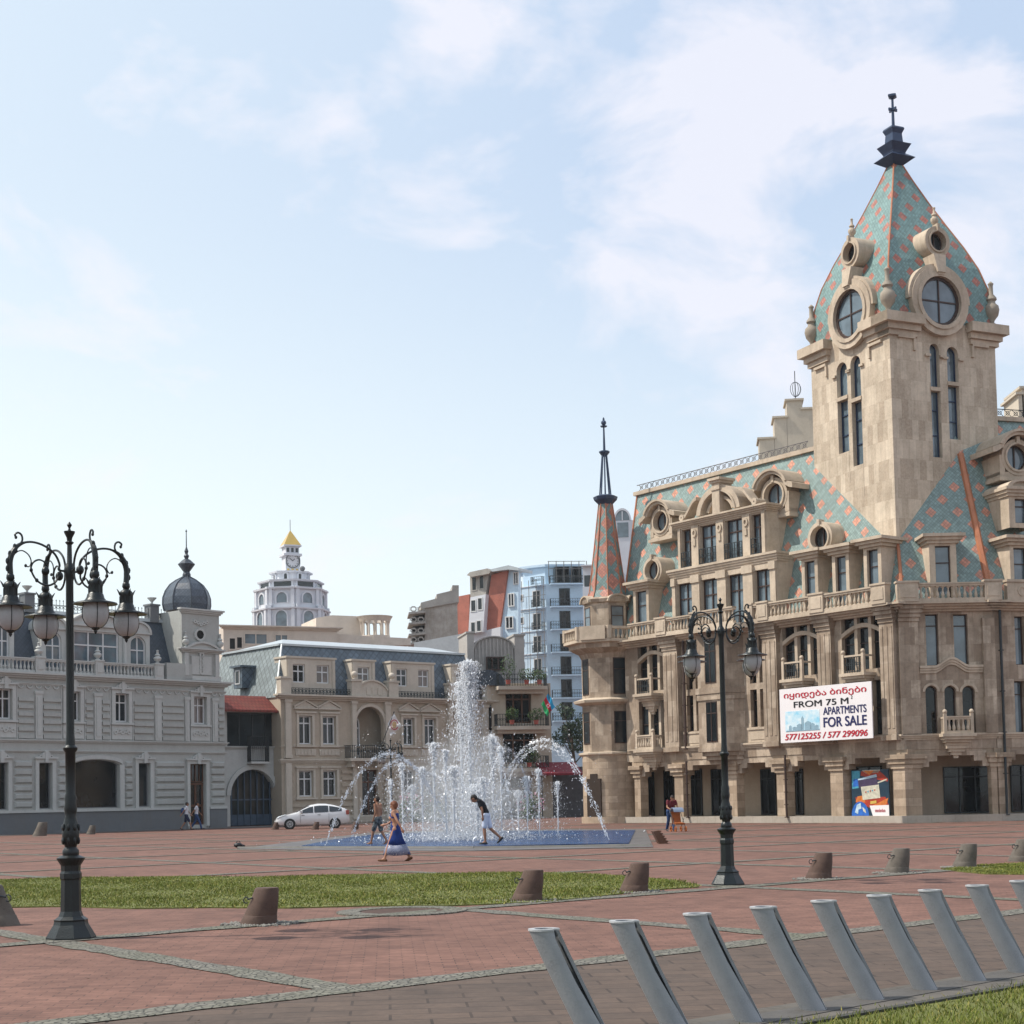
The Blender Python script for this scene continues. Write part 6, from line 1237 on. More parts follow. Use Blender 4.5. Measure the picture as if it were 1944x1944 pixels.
text_on(FA, SG_, 'იყიდება ბინები', A_(.5), Z_(.79), H_*.145, ws+.012, SRED, width=W_*.9, bold=.022)
text_on(FA, SG_, 'FROM 75 M', A_(.46), Z_(.635), H_*.115, ws+.012, SBLK, width=W_*.60, bold=.02); text_on(FA, SG_, '2', A_(.795), Z_(.72), H_*.06, ws+.012, SBLK, bold=.01)
text_on(FA, SG_, 'APARTMENTS', A_(.715), Z_(.465), H_*.14, ws+.012, SNAVY, width=W_*.46, bold=.025); text_on(FA, SG_, 'FOR SALE', A_(.715), Z_(.24), H_*.18, ws+.012, SNAVY, width=W_*.46, bold=.028)
text_on(FA, SG_, '577125255 / 577 299096', A_(.5), Z_(.045), H_*.115, ws+.012, SRED, width=W_*.9, bold=.028, shear=.2)
m, nt, bb = mk('sign_picture'); v = coords(nt, 'UV'); f_ = noise(nt, v, 1.6, 5, .6, .35, .65); nt.links.new(mixrgb(nt, f_, (.25, .55, .72), (.7, .76, .78)), bb.inputs['Base Color']); SPIC = m
b = FA.mb(); b.box(A_(.445), A_(.06), ws, ws+.01, Z_(.2), Z_(.575)); pic = b.build('printed_picture', SPIC, SG_); b = FA.mb(); LG = plain('sign_sketch_blue', (.22, .34, .42), .6, .2)
for x, w_, h in ((.10, .03, .1), (.14, .05, .07), (.19, .06, .12), (.24, .03, .26), (.28, .07, .16), (.34, .05, .12), (.39, .04, .08)): b.prism([(A_(x), Z_(.22)), (A_(x), Z_(.22+h*.8)), (A_(x+w_/2), Z_(.22+h)), (A_(x+w_), Z_(.22+h*.8)), (A_(x+w_), Z_(.22))], ws+.012, ws+.016)
b.box(A_(.44), A_(.07), ws+.012, ws+.02, Z_(.205), Z_(.222)); b.build('skyline_print', LG, pic)
# poster in the arcade
wp = -.35; h = FA.r(1617, 1461, 1688, 1551, wp); W2, H2 = h[1]-h[0], h[3]-h[2]; PO = thing('shop_poster', FA.xf((h[0]+h[1])/2, wp, h[2]), 'colourful travel poster with globe and white label between two arcade piers', 'poster')
b = FA.mb(); b.box(h[0], h[1], wp-.06, wp, h[2], h[3]); b.build('board', plain('poster_navy', (.012, .035, .06), .4, .5, 2), PO); a_ = lambda f: h[1]-W2*f; z_ = lambda f: h[2]+H2*f
def pp(pts, mat, k, nm='printed_shape'): q = FA.mb(); q.prism([(a_(x), z_(y)) for x, y in pts], wp+.002+.004*k, wp+.005+.004*k); return q.build(nm, mat, PO)
PM = lambda n_, c: plain(n_, c, .5, .5, 5)
P1, P2, P3, P4, P5, P6 = PM('poster_teal', (.06, .30, .42)), PM('poster_red', (.35, .035, .015)), PM('poster_orange', (.55, .16, .03)), PM('poster_cream', (.52, .50, .40)), PM('poster_blue', (.02, .12, .45)), PM('poster_pale', (.42, .55, .65))
pp([(.02, .98), (.24, .98), (.22, .62), (.02, .6)], P1, 0); pp([(.06, .8), (.18, .82), (.2, .66), (.04, .64)], P5, 1); pp([(.28, .97), (.75, .98), (.98, .8), (.98, .74), (.6, .8), (.26, .88)], P2, 0); pp([(.34, .98), (.62, .98), (.5, .88)], P3, 1); pp([(.3, .99), (.78, .99), (.74, .93), (.4, .92)], P4, 0)
pp([(.18, .80), (.68, .88), (.72, .68), (.2, .62)], PM('poster_violet', (.05, .035, .08)), 2); pp([(.18, .81), (.68, .9), (.7, .84), (.19, .78)], P6, 3); pp([(.7, .73), (.95, .8), (.95, .77), (.7, .7)], P4, 1)
pp([(.1, .42), (.9, .42), (.98, .25), (.6, .16), (.12, .3)], P2, 0); pp([(.16, .44), (.36, .46), (.36, .3), (.1, .32)], P3, 1); pp([(.5, .22), (.98, .4), (.9, .2), (.6, .16)], P3, 1); pp([(.5, .33), (.66, .35), (.66, .29), (.5, .27)], plain('poster_gold', (.55, .38, .08), .5), 2)
pp([(.26, .64), (.74, .68), (.77, .4), (.3, .36)], P4, 3, 'white_label')
for k in range(5): pp([(.36+.06*k, .53+.01*k), (.41+.06*k, .55+.01*k), (.40+.06*k, .50+.01*k)], P1 if k % 2 else P2, 4, 'label_mark')
q = FA.mb(); q.arc(a_(.22), z_(.02)+.02, .02, W2*.235, 0, math.pi, wp+.01, wp+.015, 20, 1, 1.25); q.build('printed_globe', P5, PO); pp([(.08, .1), (.14, .26), (.24, .3), (.26, .18), (.18, .16), (.16, .06)], P6, 5); pp([(.28, .22), (.36, .16), (.38, .08), (.31, .12)], P4, 5)
pp([(.48, .24), (.99, .25), (.99, .02), (.56, .02)], SGW, 4, 'white_panel'); text_on(FA, PO, 'თიბისი', a_(.76), z_(.10), H2*.075, wp+.032, SRED, width=W2*.27, bold=.02)
# ================================================================ foliage helpers
LEAF = plain('leaf_green', (.045, .085, .02), .6, .6, 2, 0, .3, 0); LEAFD = plain('leaf_dark', (.02, .04, .014), .6, .5, 2, 0, .3, 0); BARK = plain('bark', (.10, .07, .05), .9, .3)
def clump(b, c, rx, ry, rz, n, s_):
    for _k in range(n):
        while True:
            p = Vector((random.uniform(-1, 1), random.uniform(-1, 1), random.uniform(-1, 1)))
            if p.length < 1 and random.random() < .35+.65*p.length: break
        q = Vector(c)+Vector((p.x*rx, p.y*ry, p.z*rz)); u = Vector([random.gauss(0, 1) for _ in range(3)]).normalized(); v_ = u.orthogonal().normalized(); k = random.uniform(.5, 1.3)*s_
        b.add([q-u*k, q+v_*k*.5, q+u*k, q-v_*k*.5], [(0, 1, 2, 3)])
random.seed(21)
def plant(px, py, d, label, rx, h, n=260, pot=True, flowers=None, s_=.09):
    p = P(px, py, d); t = thing('potted_plant', p, label, 'plant'); b = MB()
    if pot: b.lathe([(.16, p.z), (.22, p.z+.35)], 12, p.x, p.y); b.build('pot', REDT, t); b = MB()
    for k in range(5): b.tube([(p.x, p.y, p.z+.2), (p.x+random.gauss(0, rx*.4), p.y+random.gauss(0, .1), p.z+h*.75)], [.02, .01], 4)
    b.build('stem', BARK, t); b = MB(); clump(b, (p.x, p.y, p.z+h*.62), rx, .35, h*.42, n, s_); b.build('foliage', LEAF, t, recalc=False); return t
plant(965, 1299, 129.5, 'tall leafy potted palm at left of the top balcony beside the barrel roof', .7, 2.4, 220)
plant(1000, 1299, 129.5, 'low bushy plant in the middle of the top balcony', .8, 1.3, 260); plant(1024, 1299, 129.5, 'bushy plant at the right end of the top balcony', .6, 1.2, 220)
plant(972, 1375, 129.5, 'round shrub on the left of the middle planted balcony', .6, 1.4, 260); plant(1018, 1375, 129.5, 'loose shrub near the blue red green flag on the middle balcony', .7, 1.3, 260)
plant(1005, 1456, 129.5, 'dark shrub on the lowest balcony over the red awning', .9, 1.5, 300)
p = P(1088, 1500, 140); t = thing('tree', (p.x, p.y, 0), 'dark leafy tree half hidden between the blue block and the round turret', 'tree'); b = MB(); b.tube([(p.x, p.y, 0), (p.x+.2, p.y, 4), (p.x, p.y, 7)], [.25, .18, .08], 8); 
for k in range(6): b.tube([(p.x+.1, p.y, 4.5+.4*k), (p.x+1.4*math.cos(k*2.1), p.y+math.sin(k*2.1), 6+.6*k)], [.07, .03], 5)
b.build('trunk', BARK, t); b = MB()
for k in range(14): clump(b, (p.x+random.gauss(0, .8), p.y+random.gauss(0, .9), 6+random.uniform(0, 3.6)), .8, .8, .55, 110, .15)
b.build('crown', LEAFD, t, recalc=False)
for i, (px, w_, h_, lb_, fl) in enumerate(((783, 1.5, 2.3, 'pink flowering oleander bush behind the left fountain jets', 1), (835, 1.3, 1.5, 'low green shrub behind the centre of the fountain', 0), (1008, 1.3, 2.1, 'flowering bush behind the right fountain jets', 1))):
    p = G(px, 1568); p = P(px, 1560, 112); t = thing('bush', (p.x, p.y, 0), lb_, 'bush'); b = MB()
    for k in range(7): b.tube([(p.x, p.y, 0), (p.x+random.gauss(0, w_*.35), p.y, h_*.7)], [.03, .012], 4)
    b.build('branches', BARK, t); b = MB()
    for k in range(9): clump(b, (p.x+random.uniform(-w_, w_)*.7, p.y+random.uniform(-.5, .5), random.uniform(.3, h_*.8)), .6, .5, .4, 100, .1)
    b.build('foliage', LEAF, t, recalc=False)
    if fl: b = MB(); clump(b, (p.x, p.y-.3, h_*.6), w_*.95, .5, h_*.4, 130, .08); b.build('blossom', plain('oleander_pink', (.55, .25, .38), .6), t, recalc=False)
# ================================================================ flags
def flag(name, label, pole, corners, cols, nrm):
    """corners TL,TR,BR,BL as world points; cols colour bands along the TL->BL edge"""
    t = thing(name, pole[0], label, 'flag'); b = MB(); b.tube(pole, .03, 6); b.ball(pole[1], .06, 6, 4); b.build('flagpole', IRON, t); nb = len(cols); fc = None
    A, Bq, C_, D_ = corners
    for i, c in enumerate(cols):
        b = MB(); n = 12; v = []; f = []
        for j in range(7):
            s_ = (i+j/6)/nb; L_ = A.lerp(D_, s_); R_ = Bq.lerp(C_, s_)
            for k in range(n+1): u = k/n; v.append(L_.lerp(R_, u)+nrm*(.09*math.sin(u*9+s_*4)*(.3+u)))
        for j in range(6):
            for k in range(n): f.append((j*(n+1)+k, j*(n+1)+k+1, (j+1)*(n+1)+k+1, (j+1)*(n+1)+k))
        b.add(v, f); o = b.build('stripe' if nb > 1 else 'cloth', c, t, smooth='all'); 
    return t
nn = Vector((.3, -.95, 0)); d = 120.0; q = lambda x, y: P(x, y, d)
wf = flag('white_flag', 'square white flag with a round gold and red emblem over the mansion balcony', [q(722, 1420), q(748, 1352)], [q(747.6, 1354), q(763, 1379), q(741.5, 1397.5), q(736, 1373)], [plain('flag_white', (.7, .7, .7), .8, .05)], nn)
c = q(748, 1376)+nn*.12; ex = (q(763, 1379)-q(747.6, 1354)).normalized(); ey = (q(747.6, 1354)-q(736, 1373)).normalized(); b = MB(lambda x, y, z: c+Vector((1, .3, 0)).normalized()*x*.85+Vector((0, 0, 1))*z+nn*y); b.arc(0, 0, .30, .36, 0, 6.283, 0, .02, 18, 1, 1.1); b.build('emblem_ring', SRED, wf); b = MB(lambda x, y, z: c+Vector((1, .3, 0)).normalized()*x*.85+Vector((0, 0, 1))*z+nn*y)
b.arc(0, 0, .02, .26, 0, 6.283, 0, .015, 14, .8, 1.0); b.box(-.12, .12, .015, .03, -.03, .03); b.build('emblem', plain('emblem_gold', (.55, .38, .2), .6), wf)
d = 126.0; fcol = [plain('flag_green', (.02, .35, .12), .8, .05), plain('flag_red', (.50, .02, .04), .8, .05), plain('flag_blue', (.02, .35, .62), .8, .05)]
af = flag('striped_flag', 'blue, red and green flag with white crescent hanging off the middle balcony corner', [q(1047, 1378), q(1040, 1300)], [q(1027.5, 1337), q(1038, 1361), q(1053.5, 1342), q(1041.5, 1315)], fcol, nn)
c = q(1040.5, 1340)+nn*.16; b = MB(lambda x, y, z: c+Vector((1, .3, 0)).normalized()*x+Vector((0, 0, 1))*z+nn*y); b.arc(-.04, 0, .10, .15, R(50), R(310), 0, .015, 12); b.lathe([(.0, 0)], 3) if 0 else b.arc(.1, 0, .005, .06, 0, 6.283, 0, .015, 8); b.build('crescent', SGW, af)
# ================================================================ parked car
def car(loc, rz, label):
    t = thing('parked_car', (0, 0, 0), label, 'car'); PAINT, nt_, b_ = mk('white_car_paint'); b_.inputs['Base Color'].default_value = (.62, .62, .63, 1); b_.inputs['Roughness'].default_value = .22; b_.inputs['Coat Weight'].default_value = .6
    CG = glassm('car_glass', (.012, .014, .016), .04, .9); RUB = plain('tyre_rubber', (.015, .015, .016), .8, .2); RIM = plain('alloy_rim', (.35, .36, .37), .35, .1, 3, .8); LAMPW = glassm('headlamp_glass', (.45, .48, .5), .1)
    st = [(2.22, .30, .42, .48, .60), (2.17, .25, .58, .62, .70), (2.0, .22, .70, .72, .80), (1.7, .20, .78, .82, .86), (1.25, .20, .84, .93, .87), (.95, .2, .89, 1.0, .875), (.55, .2, .92, 1.22, .88), (.15, .2, .93, 1.40, .88), (-.3, .2, .94, 1.48, .88), (-.8, .2, .96, 1.47, .88), (-1.3, .2, .98, 1.38, .875), (-1.75, .22, 1.0, 1.25, .86), (-2.05, .26, 1.0, 1.12, .82), (-2.15, .32, .85, .98, .78), (-2.2, .36, .60, .66, .70)]
    b = MB(); v = []; 
    for x, zb_, zbelt, zt3, hw in st:
        g = max(0, zt3-zbelt); ins = min(.26, g*.5)
        half = [(0, zb_), (hw*.8, zb_), (hw*.97, zb_+.1), (hw, (zb_+zbelt)/2), (hw*.985, zbelt-.04), (hw*.96, zbelt), (hw-ins*.6-.02, zbelt+g*.55), (hw-ins-.04, zt3-g*.1-.01), (hw*.55, zt3+.005), (0, zt3+.02)]
        ring = half+[(-y, z) for y, z in half[-2:0:-1]]; v += [(x, y, z) for y, z in ring]
    n = len(ring); f = []
    for i in range(len(st)-1):
        for k in range(n): f.append((i*n+k, i*n+(k+1) % n, (i+1)*n+(k+1) % n, (i+1)*n+k))
    f += [tuple(range(n)), tuple((len(st)-1)*n+k for k in range(n))]; b.add(v, f); body = b.build('body', PAINT, t, smooth='all')
    def side(x): # belt/top/hw at x
        for s0_, s1_ in zip(st, st[1:]):
            if s0_[0] >= x >= s1_[0]: k = (s0_[0]-x)/(s0_[0]-s1_[0]); return [s0_[i]+(s1_[i]-s0_[i])*k for i in range(5)]
    for sg in (1, -1):
        for xs in ((.72, .5, .2, -.02), (-.08, -.4, -.8, -.92), (-.98, -1.2, -1.5, -1.72)):
            b = MB(); vv = []
            for x in xs:
                _, _, zbelt, zt3, hw = side(x); g = zt3-zbelt; ins = min(.26, g*.5); lo_ = .1 if g > .3 else .35
                vv += [(x, sg*(hw*.96+.006), zbelt+.03), (x, sg*(hw-ins*.6-.02+.016), zbelt+g*.55), (x, sg*(hw-ins-.04+.03), zt3-g*.16-.01)]
            ff = []
            for i in range(len(xs)-1):
                for k in range(2): ff.append((i*3+k, i*3+k+1, i*3+k+4, i*3+k+3))
            b.add(vv, ff); b.build('side_window', CG, t, smooth='all', recalc=False)
        b = MB(); b.box(.62, .8, sg*.86, sg*1.0, .98, 1.10); b.build('wing_mirror', PAINT, t)
        b = MB(); b.add([(2.12, sg*.45, .66), (1.95, sg*.80, .72), (1.55, sg*.86, .84), (1.6, sg*.70, .86), (2.0, sg*.45, .74), (2.1, sg*.72, .62)], [(0, 5, 1, 2, 3, 4)]); b.v = [x+Vector((.03, sg*.02, .03)) for x in b.v]; b.build('headlight', LAMPW, t, recalc=False)
        b = MB(); b.box(-2.16, -1.98, sg*.62, sg*.84, .82, 1.08); b.build('tail_light', REDT, t)
        for wx in (1.38, -1.32):
            b = MB(); b.arc(wx, .31, .0, .335, 0, 6.283, sg*.70, sg*.895, 22); b.build('wheel_well_shade', VOID, t); b = MB(); b.arc(wx, .31, .19, .31, 0, 6.283, sg*.72, sg*.91, 24); wh = b.build('wheel', RUB, t, smooth=True)  # dark disc painted as shade in place of a cut wheel well
            b = MB(); b.arc(wx, .31, .15, .2, 0, 6.283, sg*.80, sg*.915, 20); b.arc(wx, .31, .0, .05, 0, 6.283, sg*.85, sg*.92, 10)
            for k in range(7): a = k*2*math.pi/7; b.prism([(wx+.04*math.cos(a-.5), .31+.04*math.sin(a-.5)), (wx+.17*math.cos(a-.12), .31+.17*math.sin(a-.12)), (wx+.17*math.cos(a+.12), .31+.17*math.sin(a+.12)), (wx+.04*math.cos(a+.5), .31+.04*math.sin(a+.5))], sg*.86, sg*.905)
            b.build('rim', RIM, wh)
        b = MB()
        for x in (.75, -.95): b.box(x-.008, x+.008, sg*.878, sg*.886, .35, .93)
        b.box(.5, .68, sg*.88, sg*.90, .80, .83); b.box(-.45, -.27, sg*.88, sg*.90, .82, .85); b.build('door_seam', PLINTH, t)
    b = MB(); b.add([(.98, -.62, 1.02), (.98, .62, 1.02), (.22, .56, 1.40), (.22, -.56, 1.40)], [(0, 1, 2, 3)]); b.v = [x+Vector((.03, 0, .04)) for x in b.v]; b.build('windscreen', CG, t, recalc=False)
    b = MB(); b.box(2.2, 2.235, -.4, .4, .30, .42); b.box(2.15, 2.19, -.35, .35, .56, .60); b.build('grille', RUB, t); b = MB(); b.box(2.225, 2.24, -.25, .25, .44, .53); b.build('number_plate', SGW, t)
    t.location = loc; t.rotation_euler = (0, 0, rz); t.scale = (1.04, 1.04, 1.04); return t
p = P(593, 1574, 99.5); car((p.x, p.y, 0), math.pi+.18, 'white hatchback parked in front of the beige town house')
# ================================================================ fountain
WAT, nt_, b_ = mk('fountain_pool_water'); ob = coords(nt_, 'Object'); f_ = noise(nt_, ob, .5, 5, .6, .35, .7); nt_.links.new(mixrgb(nt_, f_, (.002, .022, .09), (.005, .06, .18)), b_.inputs['Base Color']); b_.inputs['Roughness'].default_value = .22; b_.inputs['Specular IOR Level'].default_value = .25; bump(nt_, b_, noise(nt_, ob, 5, 4, .6), .6, .08)
fp = G(889, 1592); FT = thing('fountain', (fp.x, fp.y, 0), 'ground level fountain with a tall central jet and many smaller jets in a blue basin', 'fountain')
outl = [(572, 1608), (720, 1609), (900, 1609), (1194, 1603), (1206, 1578), (1000, 1579), (820, 1581), (700, 1587), (625, 1597)]
pl = [G(*p).xy for p in outl]; b = MB(); b.prismz([tuple(p) for p in pl], .0, .05); b.build('basin_water', WAT, FT)
ko = [(452, 1612), (700, 1616), (900, 1616), (1240, 1609), (1225, 1574), (1000, 1576), (800, 1578), (690, 1583), (600, 1594)]
b = MB(); b.prismz([tuple(G(*p).xy) for p in ko], 0, .022); b.build('basin_surround', plain('wet_stone', (.10, .09, .085), .5, .5, .7), FT)
b = MB(); edge = [G(*p) for p in ((452, 1611.5), (572, 1611), (900, 1611.5), (1236, 1607))]
for a0, a1 in zip(edge, edge[1:]): b.tube([(a0.x, a0.y, .03), (a1.x, a1.y, .03)], .06, 5)
b.build('basin_kerb', plain('pale_kerb', (.14, .135, .125), .8, .3), FT)
WJ, nt_, b_ = mk('white_water'); b_.inputs['Base Color'].default_value = (.80, .83, .87, 1); b_.inputs['Roughness'].default_value = .25; b_.inputs['Transmission Weight'].default_value = .25; b_.inputs['Specular IOR Level'].default_value = .8
b_.inputs['Subsurface Weight'].default_value = 0
def drop(b, p, v, s_):
    s_ *= math.exp(random.gauss(-.1, .5))
    d = v.normalized() if v.length > 1e-6 else Vector((0, 0, 1)); u = d.orthogonal().normalized(); w_ = d.cross(u); k = s_*random.uniform(1.0, 2.6)
    q = [p+d*k, p-d*k, p+u*s_, p-u*s_*.5+w_*s_*.87, p-u*s_*.5-w_*s_*.87]; i = len(b.v); b.v += q; b.f += [[i, i+2, i+3], [i, i+3, i+4], [i, i+4, i+2], [i+1, i+3, i+2], [i+1, i+4, i+3], [i+1, i+2, i+4]]
    b.uv += [[(0, 0)]*3]*6
random.seed(33)
def vjet(px, topy, d, n, wtop=.12, wbot=.4, size=.028, core=True, fall=.75, name='water_jet'):
    p = P(px, topy, d); x, y, H = p.x, p.y, p.z; b = MB()
    if core: b.tube([(x+random.gauss(0, .012), y, H*k/20) for k in range(20)], [.013+.02*k/20 for k in range(20)], 5)
    for _k in range(n):
        r = random.random()
        if r < .36:   # rising stream that thickens to a ragged head
            s_ = random.random()**.8; z = H*(s_**.7); rad = wtop*(.12+.75*s_**3)*abs(random.gauss(0, .55)); z -= rad*rad/wtop*.8*s_; sz = size*(.8+.6*s_)
        else:         # falling curtain
            s_ = random.random(); z = H*(1-s_**1.5*.98); rad = (wtop*.75+(wbot-wtop*.6)*(s_**.6))*abs(random.gauss(0, .6)); sz = size*random.uniform(.45, 1.0)*(1-.35*s_)
        a = random.uniform(0, 6.283); drop(b, Vector((x+rad*math.cos(a), y+rad*math.sin(a), max(.05, z))), Vector((random.gauss(0, .15), random.gauss(0, .15), 1)), sz)
    for _k in range(int(n*.06)): a = random.uniform(0, 6.283); rr = wtop*random.random(); drop(b, Vector((x+rr*math.cos(a)*.6, y+rr*math.sin(a)*.6, H-rr*rr/wtop*.5-random.random()**2*H*.07)), Vector((random.gauss(0, .5), random.gauss(0, .5), 1)), size*1.3)
    return b.build(name, WJ, FT, recalc=False)
vjet(889, 1256, 62, 34000, .25, .85, .0155, True, name='central_jet'); vjet(874, 1296, 62.5, 8000, .22, .9, .017, True, name='central_jet'); vjet(905, 1490, 61, 5000, .4, 1.2, .014)
for px, ty, d, n, wt, wb in ((823, 1410, 64, 2600, .2, .55), (845, 1424, 60, 1800, .14, .5), (763, 1449, 66, 1300, .22, .5), (801, 1457, 60, 1300, .2, .5), (741, 1480, 62, 900, .12, .3), (934, 1398, 64, 3400, .3, .8), (950, 1417, 60, 1800, .2, .6),
                             (917, 1476, 58, 1500, .25, .7), (1000, 1474, 60, 1000, .2, .4), (1022, 1460, 65, 1000, .2, .45), (1058, 1484, 66, 900, .16, .42), (860, 1455, 57, 2200, .3, .9), (782, 1490, 70, 900, .3, .8), (983, 1500, 69, 900, .3, .8)):
    vjet(px, ty, d, int(n*1.8), wt*1.1, wb*1.0, .011)
def arc_jet(x0, x1, xt, ty, d0, d1, n=1100, s_=.0105, start=.0, end=1.0):
    a = P(x0, 1596, d0); a.z = .05; c = P(x1, 1598, d1); c.z = .05; top = P(xt, ty, (d0+d1)/2); H = top.z; b = MB()
    pos = lambda t: Vector((a.x+(c.x-a.x)*t, a.y+(c.y-a.y)*t, .05+4*H*t*(1-t)))
    for _k in range(int(n*1.6)):
        t = start+(end-start)*random.random(); sp = .015+.06*abs(math.sin(t*math.pi))**1.2+.03*t; sp *= 1+.8*math.sin(t*90+x1)*math.sin(t*37); p = pos(t)+Vector((random.gauss(0, sp*.55), random.gauss(0, sp*.6), random.gauss(0, sp*.6))); v = pos(min(1, t+.01))-pos(max(0, t-.01)); (drop(b, p, v, s_*random.uniform(.5, 1.3)) if math.sin(t*140+x0)+math.sin(t*61)*1.0 > -.5-1.2*(t < .2) or random.random() < .25 else None)
    b.build('arched_jet', WJ, FT, recalc=False)
arc_jet(858, 617, 737, 1433, 61, 57, 1500); arc_jet(858, 665, 762, 1446, 62, 61, 1300); arc_jet(918, 1156, 1037, 1407, 63, 58, 1600); arc_jet(925, 1152, 1052, 1419, 66, 60, 1400); arc_jet(905, 1025, 961, 1426, 62, 66, 1000); arc_jet(898, 977, 938, 1397, 62, 57, 1100); arc_jet(880, 760, 830, 1470, 62, 66, 700)

b = MB()
for _k in range(20000):
    z = random.expovariate(.85); 
    if z > 4.5: continue
    x = fp.x+random.gauss(-.2, 1.35)*(1+.15*z); y = 62+random.gauss(0, 1.6); drop(b, Vector((x, y, .05+z)), Vector((random.gauss(0, 1), random.gauss(0, 1), 1)), random.uniform(.004, .011))
for _k in range(900): drop(b, Vector((fp.x+random.gauss(0, 2.4), 62+random.gauss(0, 2.0), .07+abs(random.gauss(0, .12)))), Vector((random.gauss(0, 1), 0, 1)), random.uniform(.008, .016))
o = b.build('spray', WJ, FT, recalc=False); tag(o, kind='stuff')
mm = bpy.data.materials.new('mist'); mm.use_nodes = True; nt_ = mm.node_tree; nt_.nodes.remove(nt_.nodes['Principled BSDF']); pv = nd(nt_, 'VolumePrincipled'); pv.inputs['Color'].default_value = (.95, .97, 1, 1); pv.inputs['Anisotropy'].default_value = .2
tcn = nd(nt_, 'TexCoord'); ln_ = nd(nt_, 'VectorMath', operation='LENGTH'); nt_.links.new(tcn.outputs['Object'], ln_.inputs[0]); mrn = nd(nt_, 'MapRange', i_1=.15, i_2=1.0, i_3=.9, i_4=0.0); nt_.links.new(ln_.outputs['Value'], mrn.inputs[0])
ns_ = noise(nt_, tcn.outputs['Object'], 2.6, 3, .6, .35, .7); mu_ = nd(nt_, 'Math', operation='MULTIPLY'); nt_.links.new(mrn.outputs[0], mu_.inputs[0]); nt_.links.new(ns_, mu_.inputs[1]); nt_.links.new(mu_.outputs[0], pv.inputs['Density']); nt_.links.new(pv.outputs[0], nt_.nodes['Material Output'].inputs['Volume'])
b = MB(); b.ball((0, 0, 0), 1.0, 20, 12); o = b.build('mist', mm, None); o.parent = FT; o.location = (-.1, .6, 1.2); o.scale = (3.2, 2.6, 3.4); tag(o, kind='stuff')
# low brown box bench and small things on the paving
a0 = G(1261, 1602); t = thing('slanted_bench', (a0.x, a0.y, 0), 'small rust brown slanted slatted box at the right end of the fountain surround', 'bench'); b = MB(lambda x, y, z: Vector((a0.x+x, a0.y+y, z)))
b.add([(-.16, 0, 0), (.14, 0, 0), (.14, .9, 0), (-.16, .9, 0), (-.36, 0, .42), (-.16, 0, .45), (-.16, .9, .45), (-.36, .9, .42)], [(0, 1, 2, 3), (4, 5, 6, 7), (0, 1, 5, 4), (1, 2, 6, 5), (2, 3, 7, 6), (3, 0, 4, 7)]); b.build('box', WOODB, t); b = MB(lambda x, y, z: Vector((a0.x+x, a0.y+y, z)))
for k in range(5): z = .06+k*.085; x = .14-.66*z; b.box(x-.01, x+.035, -.02, .92, z, z+.045)
b.build('slats', WOODB, t)
c = G(452, 1609); b = MB(lambda x, y, z: Vector((c.x+x, c.y+y, z)))
b.ball((0, 0, .09), .14, 12, 8, .7, 1.2); b.ball((.15, .03, .06), .09, 8, 6, .6, 1.3); b.tube([(-.08, 0, .16), (-.02, 0, .25), (.06, 0, .24), (.09, 0, .15)], .014, 5); tag(b.build('bag', SBLK, None, smooth='all'), 'small black bag lying on the paving left of the fountain', 'bag')

random.seed(5); b = MB()   # dry leaves and bits of litter on the paving
for _k in range(150):
    p = pt(random.uniform(-4, 22), random.uniform(7.9, 26)); s_ = random.uniform(.008, .022); a = random.uniform(0, 6.28); b.add([(p.x-s_*math.cos(a), p.y-s_*math.sin(a), .016), (p.x+s_*.6*math.sin(a), p.y-s_*.6*math.cos(a), .02), (p.x+s_*math.cos(a), p.y+s_*math.sin(a), .018), (p.x-s_*.6*math.sin(a), p.y+s_*.6*math.cos(a), .022)], [(0, 1, 2, 3)])
tag(b.build('litter', plain('dry_leaf', (.10, .08, .05), .9, .5), None, recalc=False), 'tiny dry leaves and bits scattered over the paving', 'litter', kind='stuff')
# ================================================================ people (voxel-joined continuous bodies)
def capsule(b, p0, p1, r0, r1, n=12):
    p0, p1 = Vector(p0), Vector(p1); b.tube([p0, p1], [r0, r1], n); b.ball(p0, r0, n, 8); b.ball(p1, r1, n, 8)
def chain(b, pts, rs):
    for i in range(len(pts)-1): capsule(b, pts[i], pts[i+1], rs[i], rs[i+1])
def ell(b, c, r, rx, ry, rz): b.ball(c, r, 14, 10, rz, rx, ry)
def remesh(b, name, mat, par, vs=.012, sm=4, label=None):
    me = bpy.data.meshes.new('x'); me.from_pydata([tuple(v) for v in b.v], [], b.f); bm = bmesh.new(); bm.from_mesh(me); bmesh.ops.recalc_face_normals(bm, faces=bm.faces); bm.to_mesh(me); bm.free()
    o = bpy.data.objects.new('x', me); COL.objects.link(o); md = o.modifiers.new('r', 'REMESH'); md.mode = 'VOXEL'; md.voxel_size = vs; ms = o.modifiers.new('s', 'SMOOTH'); ms.iterations = sm; ms.factor = .5
    dg = bpy.context.evaluated_depsgraph_get(); m2 = bpy.data.meshes.new_from_object(o.evaluated_get(dg)); bpy.data.objects.remove(o); m2.name = name; m2.materials.clear(); m2.materials.append(mat)
    m2.polygons.foreach_set('use_smooth', [True]*len(m2.polygons)); q = bpy.data.objects.new(name, m2); COL.objects.link(q); q.parent = par
    if label: q['label'] = label
    return q
SKIN = plain('skin_tan', (.40, .21, .135), .55, .12, 6, 0, .35, 0); SKIN2 = plain('skin_bronze', (.28, .135, .08), .55, .12, 6, 0, .35, 0)
